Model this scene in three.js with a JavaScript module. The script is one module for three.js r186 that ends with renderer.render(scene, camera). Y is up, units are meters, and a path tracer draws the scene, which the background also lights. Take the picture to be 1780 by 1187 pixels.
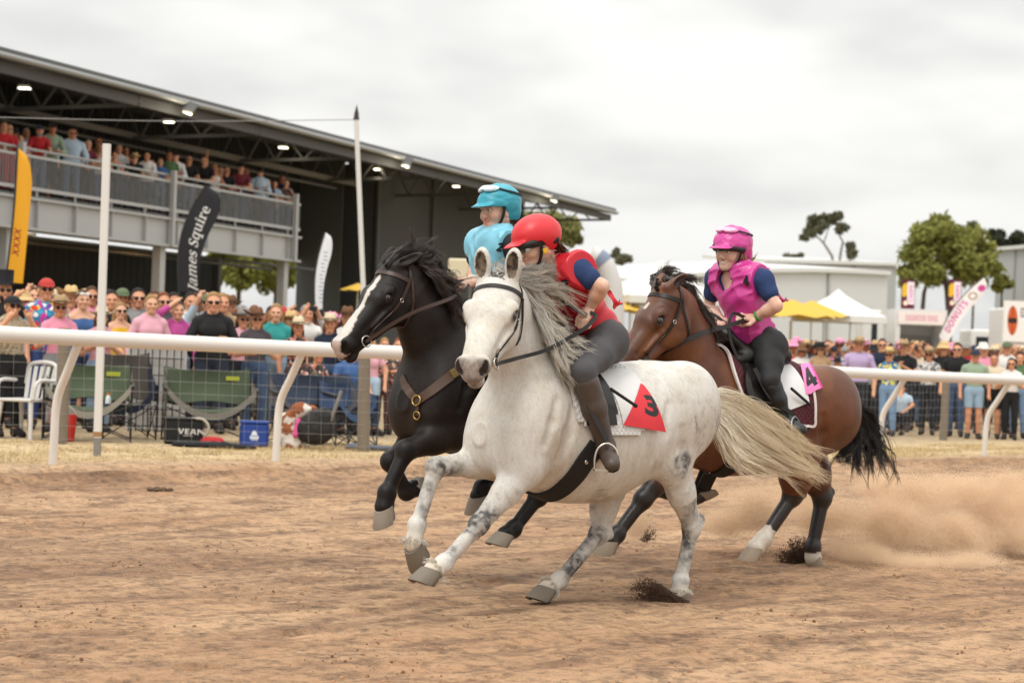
import * as THREE from 'three';
import { mergeGeometries, toCreasedNormals } from 'three/addons/utils/BufferGeometryUtils.js';
import { RoundedBoxGeometry } from 'three/addons/geometries/RoundedBoxGeometry.js';
import { ConvexGeometry } from 'three/addons/geometries/ConvexGeometry.js';

// ---------------------------------------------------------------- camera, sky, sun, exposure
const scene = new THREE.Scene();
const FPX = 3460, CX = 890, CY = 593.5, EYE = 1.35;              // lens in pixels of the 1780 px wide frame
const camera = new THREE.PerspectiveCamera(2 * Math.atan(593.5 / FPX) * 180 / Math.PI, 1780 / 1187, 0.5, 1500);
camera.position.set(0, EYE, 0);
camera.rotation.set(0.273 * Math.PI / 180, 0, 2.0 * Math.PI / 180, 'YXZ');
camera.focus = 10.4;
camera.userData.fStop = 3.6;
camera.updateMatrixWorld(true);
const renderer = new THREE.WebGLRenderer({ antialias: true });
renderer.toneMapping = THREE.LinearToneMapping;
renderer.toneMappingExposure = 0.95;
renderer.shadowMap.enabled = true;

// seeded random and value noise
function rng(seed) { let s = seed >>> 0; return () => { s = (s + 0x6d2b79f5) | 0; let t = Math.imul(s ^ (s >>> 15), 1 | s); t = (t + Math.imul(t ^ (t >>> 7), 61 | t)) ^ t; return ((t ^ (t >>> 14)) >>> 0) / 4294967296; }; }
const rnd = rng(20240611);
const rr = (a, b, r = rnd) => a + (b - a) * r();
const pick = (a, r = rnd) => a[Math.floor(r() * a.length) % a.length];
function hash3(x, y, z) { let h = Math.imul(x, 374761393) + Math.imul(y, 668265263) + Math.imul(z, 1274126177) | 0; h = Math.imul(h ^ (h >>> 13), 1274126177); return ((h ^ (h >>> 16)) >>> 0) / 4294967296; }
function noise3(x, y, z) {
  const xi = Math.floor(x), yi = Math.floor(y), zi = Math.floor(z), xf = x - xi, yf = y - yi, zf = z - zi;
  const u = xf * xf * (3 - 2 * xf), v = yf * yf * (3 - 2 * yf), w = zf * zf * (3 - 2 * zf), L = (a, b, t) => a + (b - a) * t;
  return L(L(L(hash3(xi, yi, zi), hash3(xi + 1, yi, zi), u), L(hash3(xi, yi + 1, zi), hash3(xi + 1, yi + 1, zi), u), v),
    L(L(hash3(xi, yi, zi + 1), hash3(xi + 1, yi, zi + 1), u), L(hash3(xi, yi + 1, zi + 1), hash3(xi + 1, yi + 1, zi + 1), u), v), w);
}
function fbm(x, y, z, o = 4) { let s = 0, a = 0.5, n = 0; for (let i = 0; i < o; i++) { s += a * noise3(x, y, z); n += a; x = x * 2.03 + 17.1; y = y * 2.03 + 5.7; z = z * 2.03 + 9.2; a *= 0.5; } return s / n; }
const clamp = (x, a = 0, b = 1) => Math.min(b, Math.max(a, x));
const mix = (a, b, t) => a + (b - a) * t;
const smooth = (a, b, x) => { const t = clamp((x - a) / (b - a)); return t * t * (3 - 2 * t); };

// overcast sky: an even cloud sheet, brighter overhead than at the horizon as overcast skies are
{
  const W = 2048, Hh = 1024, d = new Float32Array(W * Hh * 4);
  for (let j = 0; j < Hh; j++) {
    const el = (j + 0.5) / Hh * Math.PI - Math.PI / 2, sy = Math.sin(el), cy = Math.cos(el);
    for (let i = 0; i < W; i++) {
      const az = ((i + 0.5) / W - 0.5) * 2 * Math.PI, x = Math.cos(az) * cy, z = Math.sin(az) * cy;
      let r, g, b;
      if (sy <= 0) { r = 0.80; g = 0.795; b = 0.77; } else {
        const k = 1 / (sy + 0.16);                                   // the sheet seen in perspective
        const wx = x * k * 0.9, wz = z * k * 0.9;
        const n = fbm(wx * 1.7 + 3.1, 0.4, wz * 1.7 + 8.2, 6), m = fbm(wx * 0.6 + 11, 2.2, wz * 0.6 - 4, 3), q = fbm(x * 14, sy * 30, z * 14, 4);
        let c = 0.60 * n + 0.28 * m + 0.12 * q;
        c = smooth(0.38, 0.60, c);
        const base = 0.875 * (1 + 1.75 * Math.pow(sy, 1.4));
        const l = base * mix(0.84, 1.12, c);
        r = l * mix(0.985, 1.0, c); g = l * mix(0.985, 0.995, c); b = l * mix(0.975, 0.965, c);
      }
      const o = (j * W + i) * 4; d[o] = r; d[o + 1] = g; d[o + 2] = b; d[o + 3] = 1;
    }
  }
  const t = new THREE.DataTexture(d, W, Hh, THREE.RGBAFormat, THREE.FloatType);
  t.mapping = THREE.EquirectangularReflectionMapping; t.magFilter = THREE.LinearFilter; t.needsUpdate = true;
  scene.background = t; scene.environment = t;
}
const sun = new THREE.DirectionalLight(new THREE.Color(1.0, 0.965, 0.90), 1.5);
sun.position.set(-14, 40, 12); sun.target.position.set(0, 0, -14); sun.shadow.radius = 34;
sun.castShadow = true; sun.shadow.mapSize.set(4096, 4096);
Object.assign(sun.shadow.camera, { left: -60, right: 60, top: 60, bottom: -60, near: 1, far: 200 });
scene.add(sun, sun.target);

// ---------------------------------------------------------------- helpers
const V = (x, y, z) => new THREE.Vector3(x, y, z);
// a place in the world read off the photograph: the sight line through a pixel of the 1780 x 1187 frame, cut at a depth, at a height or by a vertical plane
const sight = (px, py) => V((px - CX) / FPX, -(py - CY) / FPX, -1).applyQuaternion(camera.quaternion);
const at = (px, py, depth) => sight(px, py).multiplyScalar(depth).add(camera.position);
const project = (w) => { const v = w.clone().sub(camera.position).applyQuaternion(camera.quaternion.clone().invert()); return [CX + FPX * v.x / -v.z, CY - FPX * v.y / -v.z, -v.z]; };
const names = new Map();
function numbered(name) { const n = names.get(name) ?? 0; names.set(name, n + 1); return n ? name + '_' + String(n).padStart(3, '0') : name; }
function std(color, rough = 0.8, extra = {}) { const m = new THREE.MeshStandardMaterial({ color, roughness: rough, ...extra }); return m; }
function phys(color, rough = 0.8, extra = {}) { return new THREE.MeshPhysicalMaterial({ color, roughness: rough, ...extra }); }
const mcache = new Map();
function mat(color, rough = 0.85) { const k = color + '/' + rough; if (!mcache.has(k)) mcache.set(k, std(color, rough)); return mcache.get(k); }
function mesh(name, geo, material, parent) { const m = new THREE.Mesh(geo, material); m.name = name; m.castShadow = m.receiveShadow = true; if (parent) parent.add(m); return m; }
function tag(o, label, category, group, kind) { o.userData.label = label; o.userData.category = category; if (group) o.userData.group = group; if (kind) o.userData.kind = kind; return o; }
function thing(name, label, category, pos = [0, 0, 0], turn = 0, group) { const g = new THREE.Group(); g.name = numbered(name); g.position.set(...pos); g.rotation.y = turn; scene.add(g); return tag(g, label, category, group); }
function single(name, geo, material, label, category, group, kind) { const m = mesh(numbered(name), geo, material, scene); return tag(m, label, category, group, kind); }
function structure(name, geo, material, label) { const m = mesh(numbered(name), geo, material, scene); m.userData.kind = 'structure'; if (label) m.userData.label = label; return m; }
const box = (w, h, d, x = 0, y = 0, z = 0) => new THREE.BoxGeometry(w, h, d).translate(x, y, z);
const rbox = (w, h, d, r, x = 0, y = 0, z = 0) => new RoundedBoxGeometry(w, h, d, 2, r).translate(x, y, z);
// bar from a to b; w across, d deep, "up" fixes the roll
function bar(a, b, w, d = w, up = V(0, 1, 0)) {
  const L = a.distanceTo(b), z = b.clone().sub(a).normalize(); let x = up.clone().cross(z); if (x.lengthSq() < 1e-6) x = V(1, 0, 0).cross(z); x.normalize(); const y = z.clone().cross(x);
  return new THREE.BoxGeometry(w, d, L).applyMatrix4(new THREE.Matrix4().makeBasis(x, y, z).setPosition(a.clone().add(b).multiplyScalar(0.5)));
}
function rod(a, b, r, n = 10, r2 = r) {
  const L = a.distanceTo(b), g = new THREE.CylinderGeometry(r2, r, L, n); const q = new THREE.Quaternion().setFromUnitVectors(V(0, 1, 0), b.clone().sub(a).normalize());
  return g.applyQuaternion(q).translate((a.x + b.x) / 2, (a.y + b.y) / 2, (a.z + b.z) / 2);
}
function tube(pts, r, n = 8, seg) { const c = new THREE.CatmullRomCurve3(pts); return new THREE.TubeGeometry(c, seg ?? pts.length * 6, r, n, false); }
const plain = (g) => { const h = g.index ? g.toNonIndexed() : g; for (const k of Object.keys(h.attributes)) if (!['position', 'normal', 'uv'].includes(k)) h.deleteAttribute(k); if (!h.attributes.uv) h.setAttribute('uv', new THREE.Float32BufferAttribute(new Float32Array(h.attributes.position.count * 2), 2)); return h; };
const join = (list) => mergeGeometries(list.map(plain));
function canvasTex(w, h, draw, repeat) { const c = document.createElement('canvas'); c.width = w; c.height = h; const x = c.getContext('2d'); draw(x, w, h); const t = new THREE.CanvasTexture(c); t.colorSpace = THREE.SRGBColorSpace; t.magFilter = THREE.LinearFilter; if (repeat) { t.wrapS = t.wrapT = THREE.RepeatWrapping; t.repeat.set(...repeat); } return t; }
function dataTex(w, h, f, srgb = false, repeat = [1, 1]) {                // f(u, v) -> [r, g, b] or grey, 0..1
  const d = new Uint8Array(w * h * 4);
  for (let j = 0; j < h; j++) for (let i = 0; i < w; i++) { let c = f(i / w, j / h, i, j); if (typeof c === 'number') c = [c, c, c]; const o = (j * w + i) * 4; for (let k = 0; k < 3; k++) d[o + k] = clamp(c[k]) * 255; d[o + 3] = 255; }
  const t = new THREE.DataTexture(d, w, h); t.magFilter = THREE.LinearFilter; t.wrapS = t.wrapT = THREE.RepeatWrapping; t.repeat.set(...repeat); if (srgb) t.colorSpace = THREE.SRGBColorSpace; t.needsUpdate = true; return t;
}
// noise that repeats over 0..1
function tnoise(u, v, n, seed = 0) { const x = u * n, y = v * n, xi = Math.floor(x), yi = Math.floor(y), xf = x - xi, yf = y - yi, a = xf * xf * (3 - 2 * xf), b = yf * yf * (3 - 2 * yf), h = (i, j) => hash3(((i % n) + n) % n, ((j % n) + n) % n, seed + n * 31); return mix(mix(h(xi, yi), h(xi + 1, yi), a), mix(h(xi, yi + 1), h(xi + 1, yi + 1), a), b); }
function tfbm(u, v, n, o = 4, seed = 0) { let s = 0, a = 0.5, t = 0; for (let i = 0; i < o; i++) { s += a * tnoise(u, v, n, seed + i * 7); t += a; n *= 2; a *= 0.55; } return s / t; }

// ---------------------------------------------------------------- smooth solids: signed distances joined with a soft minimum, meshed with surface nets
const sub3 = (a, b) => [a[0] - b[0], a[1] - b[1], a[2] - b[2]], add3 = (a, b) => [a[0] + b[0], a[1] + b[1], a[2] + b[2]], mul3 = (a, s) => [a[0] * s, a[1] * s, a[2] * s];
const dot3 = (a, b) => a[0] * b[0] + a[1] * b[1] + a[2] * b[2], len3 = (a) => Math.hypot(a[0], a[1], a[2]), nrm3 = (a) => { const l = len3(a) || 1; return [a[0] / l, a[1] / l, a[2] / l]; }, mix3 = (a, b, t) => [mix(a[0], b[0], t), mix(a[1], b[1], t), mix(a[2], b[2], t)];
const cross3 = (a, b) => [a[1] * b[2] - a[2] * b[1], a[2] * b[0] - a[0] * b[2], a[0] * b[1] - a[1] * b[0]];
// tapered capsule a-b; n, q squash the cross-section along n by q
function cone(a, b, r1, r2, o = {}) {
  const [ax, ay, az] = a, dx = b[0] - ax, dy = b[1] - ay, dz = b[2] - az, L2 = dx * dx + dy * dy + dz * dz || 1e-9, q = o.q ?? 1, n = o.n ? nrm3(o.n) : null;
  const f = (x, y, z) => {
    const px = x - ax, py = y - ay, pz = z - az; let t = (px * dx + py * dy + pz * dz) / L2; t = t < 0 ? 0 : t > 1 ? 1 : t;
    let vx = px - dx * t, vy = py - dy * t, vz = pz - dz * t;
    if (n) { const k = (vx * n[0] + vy * n[1] + vz * n[2]) * (q - 1); vx += n[0] * k; vy += n[1] * k; vz += n[2] * k; }
    return Math.sqrt(vx * vx + vy * vy + vz * vz) - (r1 + (r2 - r1) * t);
  };
  return { f, k: o.k ?? 0.03, tag: o.tag, sub: o.sub, t: (x, y, z) => clamp(((x - ax) * dx + (y - ay) * dy + (z - az) * dz) / L2), lo: [0, 1, 2].map((i) => Math.min(a[i], b[i]) - Math.max(r1, r2)), hi: [0, 1, 2].map((i) => Math.max(a[i], b[i]) + Math.max(r1, r2)), slack: n ? Math.max(q, 1 / q) : 1 };
}
// ellipsoid at c with radii r along axes (default the world's)
function ball(c, r, o = {}) {
  if (typeof r === 'number') r = [r, r, r];
  const A = o.axes ?? [[1, 0, 0], [0, 1, 0], [0, 0, 1]], m = Math.max(...r), mn = Math.min(...r);
  const f = (x, y, z) => {
    const px = x - c[0], py = y - c[1], pz = z - c[2];
    const u = (px * A[0][0] + py * A[0][1] + pz * A[0][2]) / r[0], v = (px * A[1][0] + py * A[1][1] + pz * A[1][2]) / r[1], w = (px * A[2][0] + py * A[2][1] + pz * A[2][2]) / r[2];
    const k0 = Math.sqrt(u * u + v * v + w * w); if (k0 < 1e-6) return -mn;
    const uu = u / r[0], vv = v / r[1], ww = w / r[2], k1 = Math.sqrt(uu * uu + vv * vv + ww * ww);
    return k0 * (k0 - 1) / k1;
  };
  return { f, k: o.k ?? 0.03, tag: o.tag, sub: o.sub, t: () => 0.5, lo: c.map((v) => v - m), hi: c.map((v) => v + m), slack: m / mn };
}
function field(prims) {
  return (x, y, z, list = prims) => {
    let d = 1e3;
    for (const p of list) {
      const e = p.f(x, y, z), k = p.k;
      if (p.sub) { const h = clamp(0.5 - 0.5 * (d + e) / k); d = d + (-e - d) * h + k * h * (1 - h); }
      else if (d > 999) d = e; else { const h = k > 0 ? clamp(0.5 + 0.5 * (d - e) / k) : d > e ? 1 : 0; d = d + (e - d) * h - k * h * (1 - h); }
    }
    return d;
  };
}
function solid(prims, cell, o = {}) {
  const F = field(prims), lo = [1e9, 1e9, 1e9], hi = [-1e9, -1e9, -1e9];
  for (const p of prims) if (!p.sub) for (let i = 0; i < 3; i++) { lo[i] = Math.min(lo[i], p.lo[i] - cell * 2); hi[i] = Math.max(hi[i], p.hi[i] + cell * 2); }
  if (o.lo) for (let i = 0; i < 3; i++) { lo[i] = Math.max(lo[i], o.lo[i]); hi[i] = Math.min(hi[i], o.hi[i]); }
  const N = [0, 1, 2].map((i) => Math.ceil((hi[i] - lo[i]) / cell) + 2), [nx, ny, nz] = N, g = new Float32Array(nx * ny * nz).fill(1), B = 8;
  const kmax = Math.max(...prims.map((p) => p.k)), extra = o.extra, rb = B * cell * 0.87;
  for (let bz = 0; bz < nz; bz += B) for (let by = 0; by < ny; by += B) for (let bx = 0; bx < nx; bx += B) {
    const cx = lo[0] + (bx + B / 2) * cell, cy = lo[1] + (by + B / 2) * cell, cz = lo[2] + (bz + B / 2) * cell;
    let m = 1e9; const ds = [];
    for (const p of prims) { const e = p.f(cx, cy, cz); ds.push(e); if (!p.sub && e < m) m = e; }
    if (m > rb * 1.6 + kmax) continue;
    const near = prims.filter((p, i) => ds[i] < (p.sub ? 0 : Math.max(m, 0)) + rb * 2 * Math.min(2.2, p.slack) + kmax);
    if (!near.length) continue;
    for (let z = bz; z < Math.min(nz, bz + B); z++) for (let y = by; y < Math.min(ny, by + B); y++) for (let x = bx; x < Math.min(nx, bx + B); x++) {
      const X = lo[0] + x * cell, Y = lo[1] + y * cell, Z = lo[2] + z * cell; let d = F(X, Y, Z, near); if (extra) d = extra(X, Y, Z, d); g[(z * ny + y) * nx + x] = d;
    }
  }
  const id = new Int32Array(nx * ny * nz).fill(-1), P = [], I = [], full = (x, y, z) => { const d = F(x, y, z); return extra ? extra(x, y, z, d) : d; };
  const at3 = (x, y, z) => g[(z * ny + y) * nx + x];
  for (let z = 0; z < nz - 1; z++) for (let y = 0; y < ny - 1; y++) for (let x = 0; x < nx - 1; x++) {
    const c = [at3(x, y, z), at3(x + 1, y, z), at3(x, y + 1, z), at3(x + 1, y + 1, z), at3(x, y, z + 1), at3(x + 1, y, z + 1), at3(x, y + 1, z + 1), at3(x + 1, y + 1, z + 1)];
    let s = 0; for (let i = 0; i < 8; i++) if (c[i] < 0) s |= 1 << i;
    if (s === 0 || s === 255) continue;
    let sx = 0, sy = 0, sz = 0, n = 0;
    for (let i = 0; i < 8; i++) for (let a = 0; a < 3; a++) { const j = i ^ (1 << a); if (j <= i || (c[i] < 0) === (c[j] < 0)) continue; const t = c[i] / (c[i] - c[j]); sx += (i & 1) + (a === 0 ? t : 0); sy += ((i >> 1) & 1) + (a === 1 ? t : 0); sz += ((i >> 2) & 1) + (a === 2 ? t : 0); n++; }
    id[(z * ny + y) * nx + x] = P.length / 3; P.push(lo[0] + (x + sx / n) * cell, lo[1] + (y + sy / n) * cell, lo[2] + (z + sz / n) * cell);
  }
  const ids = (x, y, z) => id[(z * ny + y) * nx + x];
  for (let z = 1; z < nz - 1; z++) for (let y = 1; y < ny - 1; y++) for (let x = 1; x < nx - 1; x++) {
    const a = at3(x, y, z) < 0;
    if (a !== at3(x + 1, y, z) < 0) quad(ids(x, y - 1, z - 1), ids(x, y, z - 1), ids(x, y, z), ids(x, y - 1, z), a);
    if (a !== at3(x, y + 1, z) < 0) quad(ids(x - 1, y, z - 1), ids(x - 1, y, z), ids(x, y, z), ids(x, y, z - 1), a);
    if (a !== at3(x, y, z + 1) < 0) quad(ids(x - 1, y - 1, z), ids(x, y - 1, z), ids(x, y, z), ids(x - 1, y, z), a);
  }
  function quad(a, b, c, d, flip) { if (a < 0 || b < 0 || c < 0 || d < 0) return; if (flip) I.push(a, b, c, a, c, d); else I.push(a, c, b, a, d, c); }
  const pos = new Float32Array(P), nor = new Float32Array(P.length), e = cell * 0.5;
  for (let i = 0; i < pos.length; i += 3) {
    let x = pos[i], y = pos[i + 1], z = pos[i + 2], gx, gy, gz, l;
    for (let it = 0; it < 2; it++) {
      const d = full(x, y, z); gx = full(x + e, y, z) - full(x - e, y, z); gy = full(x, y + e, z) - full(x, y - e, z); gz = full(x, y, z + e) - full(x, y, z - e); l = Math.hypot(gx, gy, gz) || 1;
      if (it === 0) { const st = clamp(d / Math.max(l / (2 * e), 0.3), -cell * 0.6, cell * 0.6) / l; x -= gx * st; y -= gy * st; z -= gz * st; }
    }
    pos[i] = x; pos[i + 1] = y; pos[i + 2] = z; nor[i] = gx / l; nor[i + 1] = gy / l; nor[i + 2] = gz / l;
  }
  const G = new THREE.BufferGeometry(); G.setAttribute('position', new THREE.BufferAttribute(pos, 3)); G.setAttribute('normal', new THREE.BufferAttribute(nor, 3)); G.setIndex(I);
  if (o.color) {
    const col = new Float32Array(pos.length), adds = prims.filter((p) => !p.sub), subs = prims.filter((p) => p.sub && p.tag);
    for (let i = 0; i < pos.length; i += 3) {
      const x = pos[i], y = pos[i + 1], z = pos[i + 2]; let best = null, bd = 1e9; for (const p of adds) { const d = p.f(x, y, z); if (d < bd) { bd = d; best = p; } }
      for (const p of subs) if (p.f(x, y, z) < 0.004) { best = p; break; }
      const c = o.color(x, y, z, best.tag, best.t(x, y, z), nor[i], nor[i + 1], nor[i + 2]); col[i] = c[0]; col[i + 1] = c[1]; col[i + 2] = c[2];
    }
    G.setAttribute('color', new THREE.BufferAttribute(col, 3));
  }
  G.userData.field = full; return G;
}
const grad = (F, p, e = 0.004) => nrm3([F(p[0] + e, p[1], p[2]) - F(p[0] - e, p[1], p[2]), F(p[0], p[1] + e, p[2]) - F(p[0], p[1] - e, p[2]), F(p[0], p[1], p[2] + e) - F(p[0], p[1], p[2] - e)]);
// move a point to the surface (plus an offset) of a field
function onto(F, p, off = 0, n = 8) { p = [...p]; for (let i = 0; i < n; i++) { const d = F(...p) - off, g = grad(F, p); p = add3(p, mul3(g, -d * 0.8)); } return p; }
const sr = (hex) => { const c = new THREE.Color(hex); return [c.r, c.g, c.b]; };
const mixc = (a, b, t) => [mix(a[0], b[0], t), mix(a[1], b[1], t), mix(a[2], b[2], t)];
// ---------------------------------------------------------------- ground
// rail foot line on the ground; "behind" is the signed distance past it, "along" runs with the track
const RA = V(-4.40, 0, -19.21), RB = V(7.72, 0, -30.61), RU = RB.clone().sub(RA).setY(0).normalize(), RN = V(RU.z, 0, -RU.x);   // RN points away from the track
if (RN.z > 0) RN.negate();
const behind = (x, z) => (x - RA.x) * RN.x + (z - RA.z) * RN.z, along = (x, z) => (x - RA.x) * RU.x + (z - RA.z) * RU.z;
function heightAt(x, z) {
  const s = behind(x, z), a = along(x, z); let h = 0;
  h += 0.10 * smooth(-2.2, 0.2, s) * smooth(14, 2, a) + 0.07 * smooth(0, 3, s) * smooth(10, 0, a);
  h -= 0.05 * smooth(4, 10, s) * smooth(6, 14, a);
  // the bank behind the left crowd and the grassy rise far right
  { const dx = x + 11.27, dz = z + 49.97, ww = -0.937 * dx - 0.350 * dz, uu = 0.350 * dx - 0.937 * dz; h += 4.9 * smooth(8.5, 22, ww) * smooth(40, 30, uu) * smooth(-70, -40, -Math.abs(z + 80)); }
  h += 4.2 * smooth(62, 110, s) * smooth(6, 26, x);
  h += 3.5 * smooth(120, 320, s);
  return h;
}
function groundDetail(x, z) {
  const s = behind(x, z), a = along(x, z), inTrack = smooth(0.1, -0.4, s);
  let d = (fbm(a * 0.9, 3.3, s * 2.2, 4) - 0.5) * 0.055 * inTrack + (fbm(a * 4, 1.7, s * 9, 3) - 0.5) * 0.032 * inTrack + (fbm(a * 17, 8.7, s * 22, 2) - 0.5) * 0.010;
  // hoof pits
  const cx = Math.floor(a / 0.42), cs = Math.floor(s / 0.36), r = hash3(cx, 7, cs); if (r < 0.34) { const ox = (cx + 0.25 + 0.5 * hash3(cx, 9, cs)) * 0.42, os = (cs + 0.25 + 0.5 * hash3(cx, 11, cs)) * 0.36, q = Math.hypot((a - ox) / 0.085, (s - os) / 0.06); if (q < 2) d += inTrack * (-0.022 * Math.exp(-q * q * 1.3) + 0.012 * Math.exp(-(q - 1.25) * (q - 1.25) * 6)); }
  // windrows left by the harrow along the edge of the track
  d += 0.060 * Math.exp(-Math.pow((s + 1.15 + 0.12 * (fbm(a * 0.8, 5, 0, 2) - 0.5)) / 0.16, 2)) * (0.5 + fbm(a * 2.5, 2, s * 5, 3)) + 0.035 * Math.exp(-Math.pow((s + 0.45) / 0.14, 2)) * (0.4 + fbm(a * 3, 6, s * 5, 3)) - 0.035 * Math.exp(-Math.pow((s + 0.80) / 0.15, 2));
  return d + (fbm(a * 7, 4.4, s * 7, 3) - 0.5) * 0.03 * smooth(0, 0.6, s);
}
const groundY = (x, z) => heightAt(x, z) + (z > -45 ? groundDetail(x, z) : 0);
{
  // rows by depth, columns across, so that the sheet is fine where it is seen from close by; it goes on to the horizon and round the camera
  const zs = [], R = 640, C = 430; for (let i = 0; i <= R; i++) { const t = i / R; zs.push(-(6.5 * Math.pow(36 / 6.5, t))); }
  const far = [-37, -39, -42, -46, -50, -55, -60, -66, -73, -80, -88, -97, -108, -120, -135, -155, -180, -220, -280, -380, -600, -1200], all = [60, 20, 6, 2, 0, -2, -4, -5, -6, ...zs, ...far];
  const pos = [], col = [], uv = [], idx = [], dirt0 = [0.355, 0.208, 0.112], dirt1 = [0.445, 0.280, 0.160], dirt2 = [0.195, 0.106, 0.058], straw = [0.58, 0.44, 0.25], pale = [0.55, 0.375, 0.225], grass = [0.24, 0.21, 0.10], green = [0.17, 0.19, 0.07];
  for (const z of all) {
    const hw = Math.max(12, -z * 0.46 + 3) * (z < -40 ? 1.6 : 1) + (z > -6 ? 60 : 0) + (z < -100 ? -z * 1.2 : 0);
    for (let j = 0; j <= C; j++) {
      const t = j / C * 2 - 1, u = 0.72 * t + 0.28 * t * t * t, x = u * hw, s = behind(x, z), a = along(x, z), y = (z < -5 && z > -45) ? groundY(x, z) : heightAt(x, z);
      pos.push(x, y, z); uv.push(x / 2.6, z / 2.6);
      const n1 = fbm(a * 0.55, 1.1, s * 1.3, 4), n2 = fbm(a * 2.1 + 9, 6.2, s * 5.5, 4), n3 = fbm(a * 14, 2.2, s * 20, 3), n4 = fbm(a * 0.22 + 4, 8.2, s * 0.5, 3);
      let c = mixc3(dirt0, dirt1, smooth(0.35, 0.65, n1)); c = mixc3(c, dirt2, smooth(0.48, 0.70, n2) * 0.75); c = mixc3(c, dirt2, smooth(0.48, 0.66, n4) * 0.55); c = mixc3(c, dirt1, smooth(0.55, 0.75, n3) * 0.5); c = mixc3(c, dirt2, smooth(0.62, 0.8, fbm(a * 9, 3.9, s * 26, 2)) * 0.7);
      const edge = smooth(-0.75, -0.35, s + (n2 - 0.5) * 0.7); c = mixc3(c, pale, edge * 0.8); c = mixc3(c, straw, smooth(-0.1, 0.7, s + (n2 - 0.5) * 0.9) * smooth(0.25, 0.6, n3 + 0.15)); 
      c = mixc3(c, dirt2, Math.exp(-Math.pow((s + 1.0) / 0.22, 2)) * 0.55 * smooth(0.35, 0.6, n2));
      c = mixc3(c, [0.26, 0.19, 0.12], smooth(2, 5, s) * 0.6); c = mixc3(c, mixc3(grass, straw, smooth(0.4, 0.6, n1)), smooth(20, 40, s)); c = mixc3(c, green, smooth(22, 40, s) * smooth(4, -10, x) * 0.6);
      col.push(...c);
    }
  }
  const W = C + 1; for (let i = 0; i < all.length - 1; i++) for (let j = 0; j < C; j++) { const a = i * W + j, b = a + 1, c = a + W, d = c + 1; idx.push(a, b, d, a, d, c); }
  const g = new THREE.BufferGeometry(); g.setAttribute('position', new THREE.Float32BufferAttribute(pos, 3)); g.setAttribute('color', new THREE.Float32BufferAttribute(col, 3)); g.setAttribute('uv', new THREE.Float32BufferAttribute(uv, 2)); g.setIndex(idx); g.computeVertexNormals();
  if (g.attributes.normal.getY(5000) < 0) { const ix = g.index.array; for (let i = 0; i < ix.length; i += 3) { const t = ix[i]; ix[i] = ix[i + 1]; ix[i + 1] = t; } g.computeVertexNormals(); }
  const grain = (u, v) => { const r = 1 - Math.abs(2 * tfbm(u, v, 30, 3, 5) - 1); return 0.42 * tfbm(u, v, 80, 4, 3) + 0.30 * tfbm(u, v, 24, 3, 9) + 0.14 * tnoise(u, v, 400, 2) + 0.14 * r; };
  const map = dataTex(1024, 1024, (u, v) => { const n = grain(u, v), p = tnoise(u, v, 300, 8), k = clamp(0.80 + (n - 0.52) * 2.1 - (p > 0.92 ? 0.25 : 0), 0.2, 1); return [Math.pow(k, 1 / 2.2), Math.pow(k * 0.985, 1 / 2.2), Math.pow(k * 0.96, 1 / 2.2)]; }, true), bump = dataTex(1024, 1024, (u, v) => grain(u, v));
  structure('ground', g, std('#ffffff', 0.97, { vertexColors: true, map, bumpMap: bump, bumpScale: 0.028 }), 'brown dirt racetrack with pale straw verge');
}
function mixc3(a, b, t) { t = clamp(t); return [a[0] + (b[0] - a[0]) * t, a[1] + (b[1] - a[1]) * t, a[2] + (b[2] - a[2]) * t]; }
// ---------------------------------------------------------------- grandstand (its own axes: u along the front, w back from the eave, y up)
const ST = (() => {
  const A = V(-11.27, 0, -49.97), u = V(0.350, 0, -0.937).normalize(), w = V(-0.937, 0, -0.350).normalize();
  const S = (px, py, wd) => { const d = sight(px, py), t = (wd + A.clone().sub(camera.position).dot(w)) / d.dot(w), p = d.multiplyScalar(t).add(camera.position).sub(A); return { u: p.dot(u), y: p.y }; };
  const P = (uu, y, ww) => V(0, y, 0).addScaledVector(u, uu).addScaledVector(w, ww), world = (uu, y, ww) => P(uu, y, ww).add(A);
  const g = thing('grandstand', 'two storey steel grandstand with a long grey roof and crowded balcony', 'grandstand', A.toArray());
  const basis = new THREE.Matrix4().makeBasis(u, V(0, 1, 0), w.clone()), blk = (u0, u1, y0, y1, w0, w1) => { const b = new THREE.BoxGeometry(u1 - u0, y1 - y0, w1 - w0).translate((u0 + u1) / 2, (y0 + y1) / 2, (w0 + w1) / 2); b.applyMatrix4(basis); if (basis.determinant() < 0) { const i = b.index.array; for (let k = 0; k < i.length; k += 3) { const t = i[k]; i[k] = i[k + 1]; i[k + 1] = t; } } return b; };
  return { A, u, w, S, P, world, g, blk };
})();
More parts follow.
